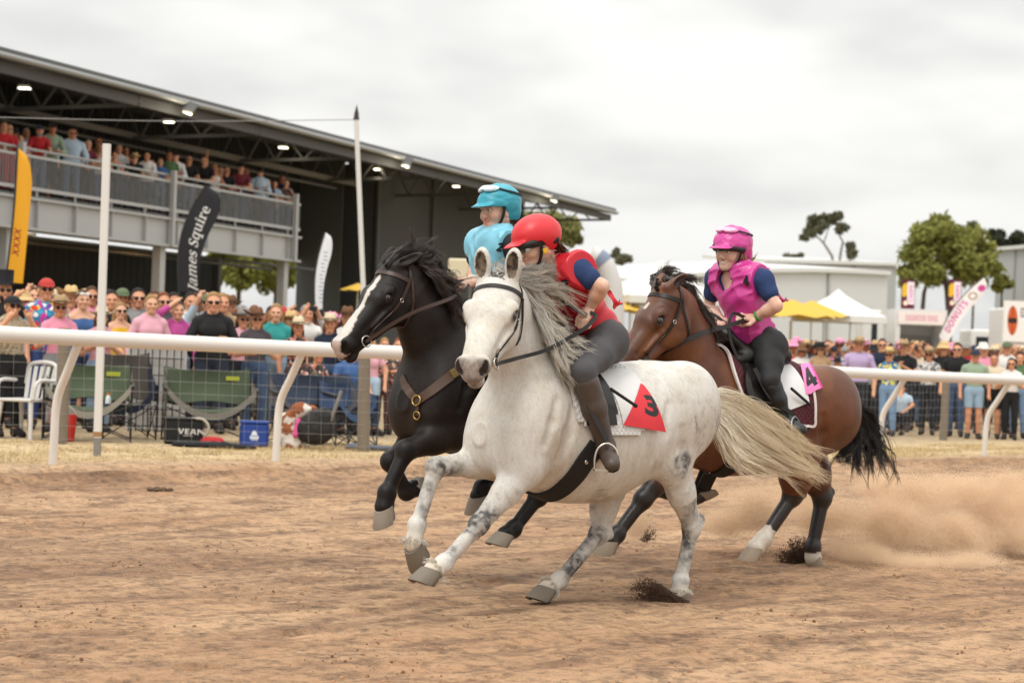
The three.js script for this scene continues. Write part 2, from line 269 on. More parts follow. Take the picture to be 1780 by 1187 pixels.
{
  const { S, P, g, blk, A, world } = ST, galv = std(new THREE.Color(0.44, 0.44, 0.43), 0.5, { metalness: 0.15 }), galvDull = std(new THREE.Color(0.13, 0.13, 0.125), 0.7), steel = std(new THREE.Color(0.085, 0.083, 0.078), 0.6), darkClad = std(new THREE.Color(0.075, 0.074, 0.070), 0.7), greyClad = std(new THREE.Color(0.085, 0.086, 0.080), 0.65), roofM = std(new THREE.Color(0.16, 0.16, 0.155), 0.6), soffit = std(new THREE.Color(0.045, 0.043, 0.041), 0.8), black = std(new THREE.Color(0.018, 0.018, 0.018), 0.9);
  const U0 = -9, U1 = S(1068, 356, 0).u, eave = (S(126, 139, 0).y + S(1000, 349, 0).y) / 2, back = 7.5, bal = 1.1, fl = S(250, 366, bal).y, UB = S(517, 400, bal).u;
  // ribbed sheet: corrugations are real folds
  const ribbed = (u0, u1, y0, y1, wd, step, deep, alongY = true) => { const n = Math.round((u1 - u0) / step), pos = [], idx = []; for (let i = 0; i <= n * 4; i++) { const t = i / (n * 4), q = i % 4, d = q === 1 || q === 2 ? deep : 0, a = P(mix(u0, u1, t), y0, wd - d), b = P(mix(u0, u1, t), y1, wd - d); pos.push(a.x, a.y, a.z, b.x, b.y, b.z); if (i) { const k = i * 2; idx.push(k - 2, k, k - 1, k - 1, k, k + 1); } } const ge = new THREE.BufferGeometry(); ge.setAttribute('position', new THREE.Float32BufferAttribute(pos, 3)); ge.setIndex(idx); return toCreasedNormals(ge, 0.3); };
  // roof: rises gently from the eave to the back
  const rise = 0.16, ry = (w) => eave + rise * w, slope = (w0, w1, y0, th, u0 = U0, u1 = U1) => { const pos = [], c = [P(u0, y0(w0), w0), P(u1, y0(w0), w0), P(u1, y0(w1), w1), P(u0, y0(w1), w1)], d = c.map((p) => p.clone().add(V(0, th, 0))); const ge = new ConvexGeometry([...c, ...d]); return ge; };
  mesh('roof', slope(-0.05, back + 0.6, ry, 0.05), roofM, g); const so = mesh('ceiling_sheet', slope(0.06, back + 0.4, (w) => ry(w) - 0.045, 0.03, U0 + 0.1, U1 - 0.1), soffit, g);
  mesh('fascia', blk(U0, U1, eave - 0.06, eave + 0.22, -0.10, -0.052), std(new THREE.Color(0.10, 0.10, 0.098), 0.5), g);
  mesh('gutter', tube([P(U0, eave + 0.02, -0.17), P((U0 + U1) / 2, eave + 0.02, -0.17), P(U1, eave + 0.02, -0.17)], 0.075, 10, 4), std(new THREE.Color(0.30, 0.30, 0.29), 0.4, { metalness: 0.3 }), g);
  for (const wd of [1.4, 2.7, 4.0, 5.3, 6.6]) mesh('purlin', blk(U0, U1 - 0.12, ry(wd) - 0.20, ry(wd) - 0.05, wd - 0.04, wd + 0.04), soffit, g);
  mesh('eave_beam', blk(U0, U1 - 0.05, eave - 0.34, eave - 0.07, 0.12, 0.24), steel, g);
  // trusses
  for (let k = 0; k < 8; k++) {
    const uu = mix(-3.5, U1 - 0.15, k / 7), parts = [], B = (w0, y0, w1, y1, t = 0.07) => parts.push(bar(P(uu, y0, w0), P(uu, y1, w1), t, t)), low = (w) => eave - 0.30 - 0.02 * w, top = (w) => ry(w) - 0.12;
    B(0.1, low(0), back - 0.05, low(back), 0.10); B(0.1, top(0) - 0.02, back - 0.05, top(back), 0.09); for (let i = 1; i < 7; i++) { const w0 = i * back / 7, w1 = (i + 1) * back / 7; B(w0, low(w0), (w0 + w1) / 2, top((w0 + w1) / 2), 0.055); B((w0 + w1) / 2, top((w0 + w1) / 2), w1, low(w1), 0.055); }
    mesh('truss', join(parts), steel, g);
    if (k < 7 && k > 0 && k !== 3) { }
  }
  // rear columns, back wall of the upper deck, the grey clad shed end
  const UW = S(650, 420, 4.9).u, UE = S(903, 420, 4.9).u, UD = S(530, 420, 7.2).u;
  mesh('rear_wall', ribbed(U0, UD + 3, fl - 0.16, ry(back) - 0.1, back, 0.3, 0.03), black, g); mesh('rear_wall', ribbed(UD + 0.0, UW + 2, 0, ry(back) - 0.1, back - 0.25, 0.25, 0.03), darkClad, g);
  mesh('side_wall', blk(UD - 0.06, UD, 0, ry(5) - 0.1, 5.6, back), darkClad, g);
  mesh('shed_wall', ribbed(UW, UE, 0, ry(4.9) - 0.15, 4.9, 0.22, 0.035), greyClad, g); mesh('shed_wall', ribbed(UW, UE, 0.001, ry(4.9) - 0.16, 4.96, 3, 0.0), greyClad, g);
  mesh('shed_end_wall', blk(UE - 0.01, UE + 0.05, 0, ry(5) - 0.15, 4.84, back + 0.4), greyClad, g); mesh('shed_inner_wall', blk(UW - 0.02, UW + 0.02, 0, ry(5) - 0.1, 4.95, back - 0.2), darkClad, g);
  for (const [uu, wd, m] of [[UW, 4.78, steel], [mix(UW, UE, 0.34), 4.78, greyClad], [mix(UW, UE, 0.72), 4.78, greyClad], [UE, 4.78, steel]]) mesh('wall_column', blk(uu - 0.09, uu + 0.09, 0, ry(4.8) - 0.2, wd - 0.06, wd + 0.06), m, g);
  for (const x of [628]) { const c = S(x, 420, 6.2).u; mesh('column', blk(c - 0.16, c + 0.16, 0, ry(6) - 0.2, 6.0, 6.3), steel, g); }
  for (const y of [2.4, 4.6]) mesh('girt', blk(UD + 0.1, UW - 0.1, y, y + 0.12, back - 0.42, back - 0.34), steel, g);
  // the long brown beam hung above the deck
  { const y0 = S(0, 186, 4.6), y1 = S(455, 285, 4.6); mesh('deck_beam', bar(P(U0, y0.y, 4.6), P(y1.u + 8, y1.y, 4.6), 0.16, 0.18), std(new THREE.Color(0.16, 0.14, 0.12), 0.6), g); mesh('deck_pipe', bar(P(U0, y0.y - 0.32, 4.62), P(y1.u + 6, y1.y - 0.32, 4.62), 0.07, 0.07), std(new THREE.Color(0.10, 0.09, 0.08), 0.6), g); }
  // balcony: slab, edge beam with stiffeners, columns, balustrade
  mesh('deck_slab', blk(U0, UB, fl - 0.16, fl - 0.02, bal, back - 0.03), std(new THREE.Color(0.14, 0.135, 0.13), 0.9), g);
  mesh('edge_beam', blk(U0, UB, fl - 0.86, fl - 0.17, bal - 0.02, bal + 0.03), galv, g); mesh('beam_flange', blk(U0, UB + 0.05, fl - 0.165, fl - 0.10, bal - 0.14, bal + 0.18), galv, g); mesh('beam_flange', blk(U0, UB + 0.05, fl - 0.93, fl - 0.865, bal - 0.14, bal + 0.18), galv, g);
  for (let uu = U0 + 0.4; uu < UB; uu += 1.75) mesh('stiffener', blk(uu - 0.012, uu + 0.012, fl - 0.862, fl - 0.168, bal - 0.13, bal - 0.022), galv, g);
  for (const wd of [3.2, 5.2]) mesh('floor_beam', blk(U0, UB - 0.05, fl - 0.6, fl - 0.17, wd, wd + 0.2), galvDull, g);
  const top = fl + 1.12, mid = fl + 0.93, bot = fl + 0.12;
  mesh('handrail', rod(P(U0, top, bal + 0.02), P(UB, top, bal + 0.02), 0.035, 10), galv, g); mesh('top_rail', bar(P(U0, mid, bal - 0.05), P(UB, mid, bal - 0.05), 0.07, 0.07), galv, g); mesh('bottom_rail', bar(P(U0, bot, bal - 0.05), P(UB, bot, bal - 0.05), 0.08, 0.09), galv, g);
  const bars = []; for (let uu = U0; uu < UB; uu += 0.118) bars.push(bar(P(uu, bot + 0.04, bal - 0.05), P(uu, mid - 0.03, bal - 0.05), 0.018, 0.018)); const bm = mesh('balusters', join(bars), galv, g); bm.userData.kind = 'stuff';
  for (let uu = U0 + 0.8; uu < UB; uu += 1.75) mesh('rail_bracket', bar(P(uu, mid, bal), P(uu, top, bal), 0.05, 0.05), galv, g);
  for (let uu = U0 + 0.4; uu < UB; uu += 1.75) mesh('rail_stub', bar(P(uu, fl - 0.10, bal - 0.06), P(uu, bot, bal - 0.06), 0.06, 0.05), galv, g);
  const cols = [[38, 0], [303, 0], [517, 0]]; for (const [px] of cols) { const c = S(px, 340, bal - 0.2).u; mesh('balustrade_post', blk(c - 0.07, c + 0.07, fl - 0.9, top + 0.12, bal - 0.22, bal - 0.08), galv, g); mesh('column', blk(c - 0.17, c + 0.12, 0, fl - 0.87, bal + 0.1, bal + 0.36), galv, g); mesh('column_sleeve', blk(c - 0.22, c + 0.17, 0.9, 2.2, bal + 0.06, bal + 0.4), black, g); }
  // end rail of the balcony
  mesh('end_rail', join([rod(P(UB, top, bal), P(UB, top, 5.5), 0.035, 8), bar(P(UB, bot, bal), P(UB, bot, 5.5), 0.06, 0.06), bar(P(UB, mid, bal), P(UB, mid, 5.5), 0.06, 0.06)]), galv, g);
  // ground floor: dark interior back wall on the left, open on the right
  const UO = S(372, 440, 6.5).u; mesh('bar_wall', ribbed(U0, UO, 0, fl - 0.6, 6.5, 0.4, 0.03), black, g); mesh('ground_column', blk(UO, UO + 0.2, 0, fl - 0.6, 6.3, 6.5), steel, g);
  for (const wd of [2.4, 4.2]) mesh('service_pipe', rod(P(U0, fl - 1.0, wd), P(UO, fl - 1.0, wd), 0.05, 8), steel, g);
  mesh('bar_counter', blk(U0, S(220, 520, 5.0).u, 0, 1.15, 4.8, 5.2), std('#6e6a64', 0.7), g);
  // lamps: floodlights on the eave, small downlights under the roof, tubes under the deck
  const lampOn = new THREE.MeshStandardMaterial({ color: '#fffbe8', emissive: new THREE.Color(1, 0.95, 0.78), emissiveIntensity: 3.2 }), tubeOn = new THREE.MeshStandardMaterial({ color: '#ffe9c0', emissive: new THREE.Color(1, 0.76, 0.46), emissiveIntensity: 1.5 }), caseM = mat('#4a4a48', 0.6);
  const lamp = (name, label, grp, px, py, wd, geoLamp, geoCase, m, power, col) => { const q = S(px, py, wd), o = world(q.u, q.y, wd), t = thing(name, label, 'lamp', o.toArray(), 0, grp); mesh('housing', geoCase, caseM, t); mesh('light_panel', geoLamp, m, t); const l = new THREE.PointLight(col, power); l.position.set(0, -0.22, 0.25); l.castShadow = true; l.shadow.radius = 6; t.add(l); return t; };
  const tilt = (ge) => ge.rotateX(0.75).rotateZ(-0.35);
  [[330, 187, 'nearest the raised arm'], [708, 281, 'beside the flagpole'], [965, 343, 'near the far tip of the roof']].forEach(([x, y, s]) => lamp('floodlight', `square white floodlight under the roof eave, ${s}`, 'floodlights on the eave', x, y, -0.32, tilt(box(0.26, 0.05, 0.40, 0, -0.055, 0)), tilt(rbox(0.32, 0.08, 0.46, 0.02)), lampOn, 1.6, '#fff3d8'));
  [[42, 150, 'far left'], [293, 209, 'left of the floodlight'], [492, 254, 'left of the flagpole'], [657, 292, 'right of the flagpole'], [793, 322, 'above the blue rider']].forEach(([x, y, s]) => lamp('downlight', `small bright downlight under the grandstand roof, ${s}`, 'downlights under the roof', x, y, 2.6, box(0.30, 0.03, 0.16, 0, -0.055, 0), rbox(0.34, 0.08, 0.2, 0.02), lampOn, 1.5, '#fff3d8'));
  [[50, 376, 1.2, 'behind the yellow banner'], [275, 407, 1.2, 'left of the steel column'], [42, 407, 0.5, 'lowest, behind the yellow banner']].forEach(([x, y, L, s]) => lamp('tube_light', `warm tube light under the balcony, ${s}`, 'tube lights under the balcony', x, y, 3.6, rod(V(-L / 2, -0.08, 0), V(L / 2, -0.08, 0), 0.035, 8), box(L + 0.1, 0.06, 0.14), tubeOn, 2.5, '#ffcf90'));
}
// ---------------------------------------------------------------- running rail, fence, poles
const WHITE = std(new THREE.Color(0.72, 0.69, 0.64), 0.45), OFFWHITE = std(new THREE.Color(0.66, 0.64, 0.60), 0.55), WOOD = std(new THREE.Color(0.20, 0.165, 0.125), 0.9);
{
  const g = thing('running_rail', 'white plastic running rail on bent white posts along the racetrack', 'rail', [RA.x, 0, RA.z]), loc = (v) => v.clone().sub(V(RA.x, 0, RA.z));
  const off = 0.36, r0 = at(137, 588, 18.95), r1 = at(1800, 662, 30.5), foot = (px, py, d) => { const p = at(px, py, d); p.y = heightAt(p.x, p.z) - 0.05; return p; };
  const dirR = r1.clone().sub(r0).normalize(), rail = (t) => r0.clone().addScaledVector(dirR, t), Ltot = r0.distanceTo(r1), N = 8, t0 = -4.5, t1 = Ltot + 8, seg = (t1 - t0) / N;
  for (let i = 0; i < N; i++) { const a = rail(t0 + seg * i), b = rail(t0 + seg * (i + 1) - 0.004); a.y += 0.006 * Math.sin(i * 2.1); b.y += 0.006 * Math.sin((i + 1) * 2.1); mesh('rail_tube', rod(loc(a), loc(b), 0.076, 24), WHITE, g); mesh('rail_joint', rod(loc(b.clone().addScaledVector(dirR, -0.10)), loc(b.clone().addScaledVector(dirR, 0.10)), 0.0785, 24), WHITE, g); }
  const sp = 2.68, first = rail(0), feet0 = foot(90, 805, 19.25);
  const set = feet0.clone().sub(r0).setY(0);
  for (let k = -2; k < 11; k++) {
    const top = rail(k * sp + 0.0), ft = top.clone().add(set); ft.y = heightAt(ft.x, ft.z) - 0.08; const h = top.y - ft.y, tilt = V(0.02 * Math.sin(k * 3.7), 0, 0.02 * Math.cos(k * 2.9));
    const K = ft.clone().add(V(0, h * 0.54, 0)).addScaledVector(set, -0.10).add(tilt), E = top.clone().add(V(0, -0.03, 0)), pts = [ft, ft.clone().lerp(K, 0.5), ft.clone().lerp(K, 0.86), K.clone().lerp(E, 0.10), K.clone().lerp(E, 0.5), E];
    mesh('post', tube(pts.map(loc), 0.041, 14, 40), WHITE, g);
  }
}
const FE = (px, py, d) => { const p = at(px, py, d); return p; };
{ // finish pole and leaning flag pole with stay wire
  const f = at(168, 785, 20.5), t = at(185, 250, 20.5), gy = heightAt(f.x, f.z); const g = thing('finish_pole', 'tall square white pole standing between rail and crowd', 'pole', [f.x, gy, f.z]); const a = V(0, -0.05, 0), b = t.clone().sub(V(f.x, gy, f.z));
  mesh('shaft', bar(a.clone().lerp(b, 0.075), b, 0.072, 0.072, V(0, 0, 1)), OFFWHITE, g); mesh('steel_base', bar(a, a.clone().lerp(b, 0.085), 0.066, 0.066, V(0, 0, 1)), std('#8d8b87', 0.5, { metalness: 0.6 }), g); mesh('rust_band', bar(a.clone().lerp(b, 0.078), a.clone().lerp(b, 0.094), 0.0745, 0.0745, V(0, 0, 1)), mat('#9a7548', 0.8), g);
  const f2 = at(642, 700, 36), t2 = at(619, 208, 36); f2.y = heightAt(f2.x, f2.z); const g2 = thing('flag_pole', 'thin leaning white flagpole with a dark spike on top', 'flagpole', f2.toArray()), q = t2.clone().sub(f2); mesh('shaft', rod(V(0, 0, 0), q, 0.05, 12, 0.042), OFFWHITE, g2); mesh('finial', join([rod(q, q.clone().add(V(0.0, 0.10, 0)), 0.055, 8, 0.04), new THREE.ConeGeometry(0.045, 0.18, 8).translate(q.x, q.y + 0.19, q.z)]), mat('#2a2826', 0.6), g2);
  const w0 = at(-40, 203, 34), w1 = t2.clone(), mid = w0.clone().lerp(w1, 0.5).add(V(0, -0.05, 0)); single('stay_wire', tube([w0, mid, w1], 0.008, 5, 30), mat('#8f8d88', 0.6), 'thin wire running from the flagpole top across the grandstand', 'wire');
}
{ // wire mesh fence on timber posts, in front of the crowd
  const a = at(105, 762, 21.9).setY(0), c0 = at(632, 768, 23.5).setY(0), b = at(1640, 765, 36.2).setY(0), u0 = c0.clone().sub(a).normalize(), L0 = a.distanceTo(c0), u = b.clone().sub(c0).normalize(), L = L0 + c0.distanceTo(b), g = thing('wire_fence', 'sagging wire mesh fence on timber posts in front of the crowd', 'fence', a.toArray()), P = (t, h) => { const q = t < L0 ? a.clone().addScaledVector(u0, t) : c0.clone().addScaledVector(u, t - L0); q.y = heightAt(q.x, q.z) + h; return q.sub(a); };
  const T = [-2.9, 0, L0, L0 + 4, L0 + 8, L0 + 12, L, L + 4]; for (const t of T) { const p = P(t, -0.1), q = P(t, 1.27 + 0.06 * Math.sin(t * 5)); q.x += 0.03 * Math.sin(t * 3); mesh('post', rod(p, q, 0.075, 12, 0.07), WOOD, g); }
  const wires = [], V0 = -2.9, V1 = L + 4; for (let k = 0; k < 9; k++) { const pts = []; for (let t = V0; t <= V1; t += 0.5) { const s = P(t, 0.06 + k * 0.135 + 0.03 * (fbm(t * 0.5, k * 3.3, 1, 2) - 0.5)); s.addScaledVector(RN, -0.08 + 0.05 * (fbm(t * 0.7, k, 9, 2) - 0.5)); pts.push(s); } wires.push(new THREE.TubeGeometry(new THREE.CatmullRomCurve3(pts), pts.length * 2, 0.0017, 3)); }
  for (let t = V0; t < V1; t += 0.155) { const pts = []; for (let k = 0; k <= 4; k++) { const s = P(t + 0.02 * (fbm(t * 3, k, 4, 1) - 0.5), 0.06 + k * 0.27); s.addScaledVector(RN, -0.08 + 0.05 * (fbm(t * 0.7, k * 2, 9, 2) - 0.5)); pts.push(s); } wires.push(new THREE.TubeGeometry(new THREE.CatmullRomCurve3(pts), 6, 0.0015, 3)); }
  const m = mesh('wire_mesh', join(wires), std('#a7a49d', 0.5, { metalness: 0.3 }), g); m.userData.kind = 'stuff';
}
// ---------------------------------------------------------------- trees
function leafMass(clumps, o, seed) {                                  // clumps: [x, y, z, radius]; small leaf sprays spread through every clump, darker ones deeper are left to the light
  const R = rng(seed), pos = [], nor = [], col = [], n0 = o.per ?? 220, sz = o.size ?? 0.16;
  for (const [cx, cy, cz, r] of clumps) {
    const n = Math.round(n0 * Math.max(0.3, r * r / (o.ref ?? 1)));
    for (let i = 0; i < n; i++) {
      const th = R() * 6.283, ph = Math.acos(2 * R() - 1), rad = r * Math.pow(R(), 0.45) * (0.8 + 0.4 * R()), x = cx + rad * Math.sin(ph) * Math.cos(th), y = cy + rad * Math.cos(ph) * 0.8, z = cz + rad * Math.sin(ph) * Math.sin(th);
      const a = V(R() - 0.5, R() - 0.5, R() - 0.5).normalize(), b = V(R() - 0.5, (R() - 0.5) * 0.8, R() - 0.5).cross(a).normalize(), s = sz * (0.6 + 0.8 * R()), c = o.color(R, y), N = a.clone().cross(b);
      const p = V(x, y, z), q = [p.clone().addScaledVector(a, s), p.clone().addScaledVector(b, s * 0.42), p.clone().addScaledVector(a, -s * 0.8), p.clone().addScaledVector(b, -s * 0.42)];
      for (const k of [0, 1, 2, 0, 2, 3]) { pos.push(q[k].x, q[k].y, q[k].z); nor.push(N.x, N.y, N.z); col.push(...c); }
    }
  }
  const g = new THREE.BufferGeometry(); g.setAttribute('position', new THREE.Float32BufferAttribute(pos, 3)); g.setAttribute('normal', new THREE.Float32BufferAttribute(nor, 3)); g.setAttribute('color', new THREE.Float32BufferAttribute(col, 3)); return g;
}
const LEAF = phys('#ffffff', 0.9, { vertexColors: true, transmission: 0.25, thickness: 0, side: THREE.DoubleSide, specularIntensity: 0.2 }), BARK = std(new THREE.Color(0.10, 0.075, 0.055), 0.95), BARKPALE = std(new THREE.Color(0.24, 0.20, 0.165), 0.9);
// crown given in photograph pixels: clumps [px, py, radius px]; trunk: list of pixel points with radius
function treeAt(label, depth, clumpsPx, limbs, o = {}) {
  const R = rng(o.seed ?? 5), s = FPX / depth, base = at(limbs[0][0][0], limbs[0][0][1], depth); const gy = heightAt(base.x, base.z), O = V(base.x, Math.min(base.y, gy + 4) , base.z), g = thing(o.name ?? 'tree', label, 'tree', O.toArray(), 0, o.group);
  const clumps = clumpsPx.map(([x, y, r]) => { const p = at(x, y, depth + (R() - 0.5) * (o.deep ?? 3)).sub(O); return [p.x, p.y, p.z, r / s]; });
  const tr = limbs.map((L) => { const pts = L.map(([x, y, r], i) => at(x, y, depth + (i ? (R() - 0.5) * 0.8 : 0)).sub(O)); const parts = []; for (let i = 0; i < pts.length - 1; i++) parts.push(rod(pts[i], pts[i + 1], (L[i][2] ?? 3) / s, 8, (L[i + 1][2] ?? 2) / s)); return join(parts); });
  const t0 = at(limbs[0][0][0], limbs[0][0][1], depth).sub(O); mesh('trunk', join([...tr, rod(V(t0.x, gy - O.y - 0.3, t0.z), t0, (limbs[0][0][2] ?? 3) * 1.15 / s, 8, (limbs[0][0][2] ?? 3) / s)]), o.bark ?? BARK, g);
  mesh('crown', leafMass(clumps, { color: o.color, size: o.leaf ?? 0.22, per: o.per ?? 240, ref: o.ref ?? 1 }, (o.seed ?? 5) + 77), LEAF, g); return g;
}
const OLIVE = (R) => mixc3([0.17, 0.18, 0.045], [0.31, 0.31, 0.085], R()), GUM = (R) => mixc3([0.10, 0.105, 0.06], [0.19, 0.18, 0.11], R()), DARKG = (R) => mixc3([0.035, 0.042, 0.026], [0.075, 0.082, 0.05], R());
{
  const blob = (cx, cy, rx, ry, n, r, seed) => { const R = rng(seed), out = []; for (let i = 0; i < n; i++) { const t = R() * 6.283, q = Math.sqrt(R()); out.push([cx + Math.cos(t) * rx * q, cy + Math.sin(t) * ry * q, r * (0.7 + 0.6 * R())]); } return out; };
  treeAt('large round olive green tree behind the pink food flags', 118, [...blob(1640, 440, 78, 46, 46, 20, 3), ...blob(1640, 405, 50, 20, 14, 16, 4), ...blob(1580, 480, 30, 14, 9, 12, 5), ...blob(1700, 470, 30, 22, 10, 14, 6)], [[[1651, 545, 6], [1648, 505, 5.5], [1640, 470, 4], [1630, 440, 2]], [[1648, 508, 4], [1672, 470, 3], [1690, 445, 1.5]], [[1645, 495, 3.5], [1612, 468, 2.5], [1590, 450, 1.4]], [[1604, 545, 4], [1607, 510, 3.5], [1615, 480, 2]]], { color: OLIVE, seed: 9, leaf: 0.24, per: 300, deep: 7 });
  treeAt('sparse gum tree with bare pale limbs behind the white shed', 140, [...blob(1422, 385, 20, 12, 8, 9, 13), ...blob(1452, 378, 18, 9, 6, 8, 14), ...blob(1412, 400, 14, 8, 5, 8, 15), ...blob(1464, 398, 8, 12, 4, 8, 16), ...blob(1481, 436, 8, 12, 7, 7, 17), ...blob(1399, 410, 5, 5, 2, 5, 18)], [[[1450, 470, 2.6], [1447, 445, 2.4], [1432, 422, 1.8], [1415, 405, 1.2]], [[1458, 470, 2.4], [1462, 440, 2.2], [1466, 420, 1.6], [1452, 396, 1]], [[1432, 424, 1.2], [1440, 400, 0.9], [1446, 385, 0.7]], [[1470, 470, 2], [1480, 448, 1.4]]], { color: GUM, seed: 21, leaf: 0.24, per: 260, bark: BARKPALE, name: 'gum_tree' });
  treeAt('small dark tree poking above the shed roof beside the gum tree', 150, [...blob(1375, 446, 8, 9, 6, 6, 23), ...blob(1392, 440, 3, 8, 3, 4, 24)], [[[1376, 475, 2], [1375, 450, 1.2]]], { color: GUM, seed: 31, per: 200 });
  treeAt('dark casuarina tree on the far right skyline', 150, [...blob(1732, 408, 12, 10, 8, 8, 33), ...blob(1745, 420, 12, 12, 9, 9, 34)], [[[1738, 450, 3], [1736, 420, 2]]], { color: DARKG, seed: 41, per: 320 }); treeAt('dark tree on the skyline at the right picture edge', 150, [...blob(1768, 412, 12, 8, 8, 8, 35), ...blob(1778, 425, 10, 12, 7, 8, 36)], [[[1770, 450, 3], [1769, 420, 2]]], { color: DARKG, seed: 42, per: 320 });
  treeAt('dark tree showing behind the top of the round tree', 160, [...blob(1695, 392, 8, 6, 4, 7, 37)], [[[1696, 430, 2], [1695, 400, 1.4]]], { color: GUM, seed: 43, per: 240 });
  treeAt('low green shrub right of the round tree trunk', 122, [...blob(1742, 495, 14, 12, 8, 9, 38)], [[[1742, 540, 2], [1742, 505, 1.4]]], { color: OLIVE, seed: 44, per: 260 });
  treeAt('green tree with a domed crown behind the red helmet', 125, [...blob(955, 400, 46, 22, 24, 15, 53), ...blob(940, 380, 34, 8, 8, 9, 54), ...blob(995, 412, 14, 14, 8, 10, 55)], [[[955, 480, 5], [955, 430, 4], [950, 400, 2]]], { color: (R) => mixc3([0.17, 0.175, 0.06], [0.29, 0.28, 0.11], R()), seed: 51, per: 420, deep: 6 });
  treeAt('small grey green tree left of the bay horse', 150, [...blob(1082, 448, 14, 7, 7, 7, 63), ...blob(1070, 440, 6, 5, 3, 5, 64)], [[[1080, 480, 2], [1081, 450, 1.4]]], { color: GUM, seed: 61, per: 240 });
  treeAt('green tree seen under the balcony left of the columns', 105, [...blob(412, 452, 40, 46, 44, 15, 73)], [[[415, 490, 4], [415, 440, 2.4]]], { color: OLIVE, seed: 71, per: 420 }); treeAt('green tree seen under the balcony beside the end column', 108, [...blob(478, 456, 40, 44, 44, 15, 74)], [[[480, 490, 4], [480, 440, 2.4]]], { color: OLIVE, seed: 72, per: 420 }); treeAt('slim green tree in the gap beside the balcony end', 112, [...blob(528, 380, 9, 30, 12, 9, 75), ...blob(526, 440, 10, 30, 12, 9, 76)], [[[528, 490, 3], [528, 400, 2]]], { color: OLIVE, seed: 73, per: 320 });
}
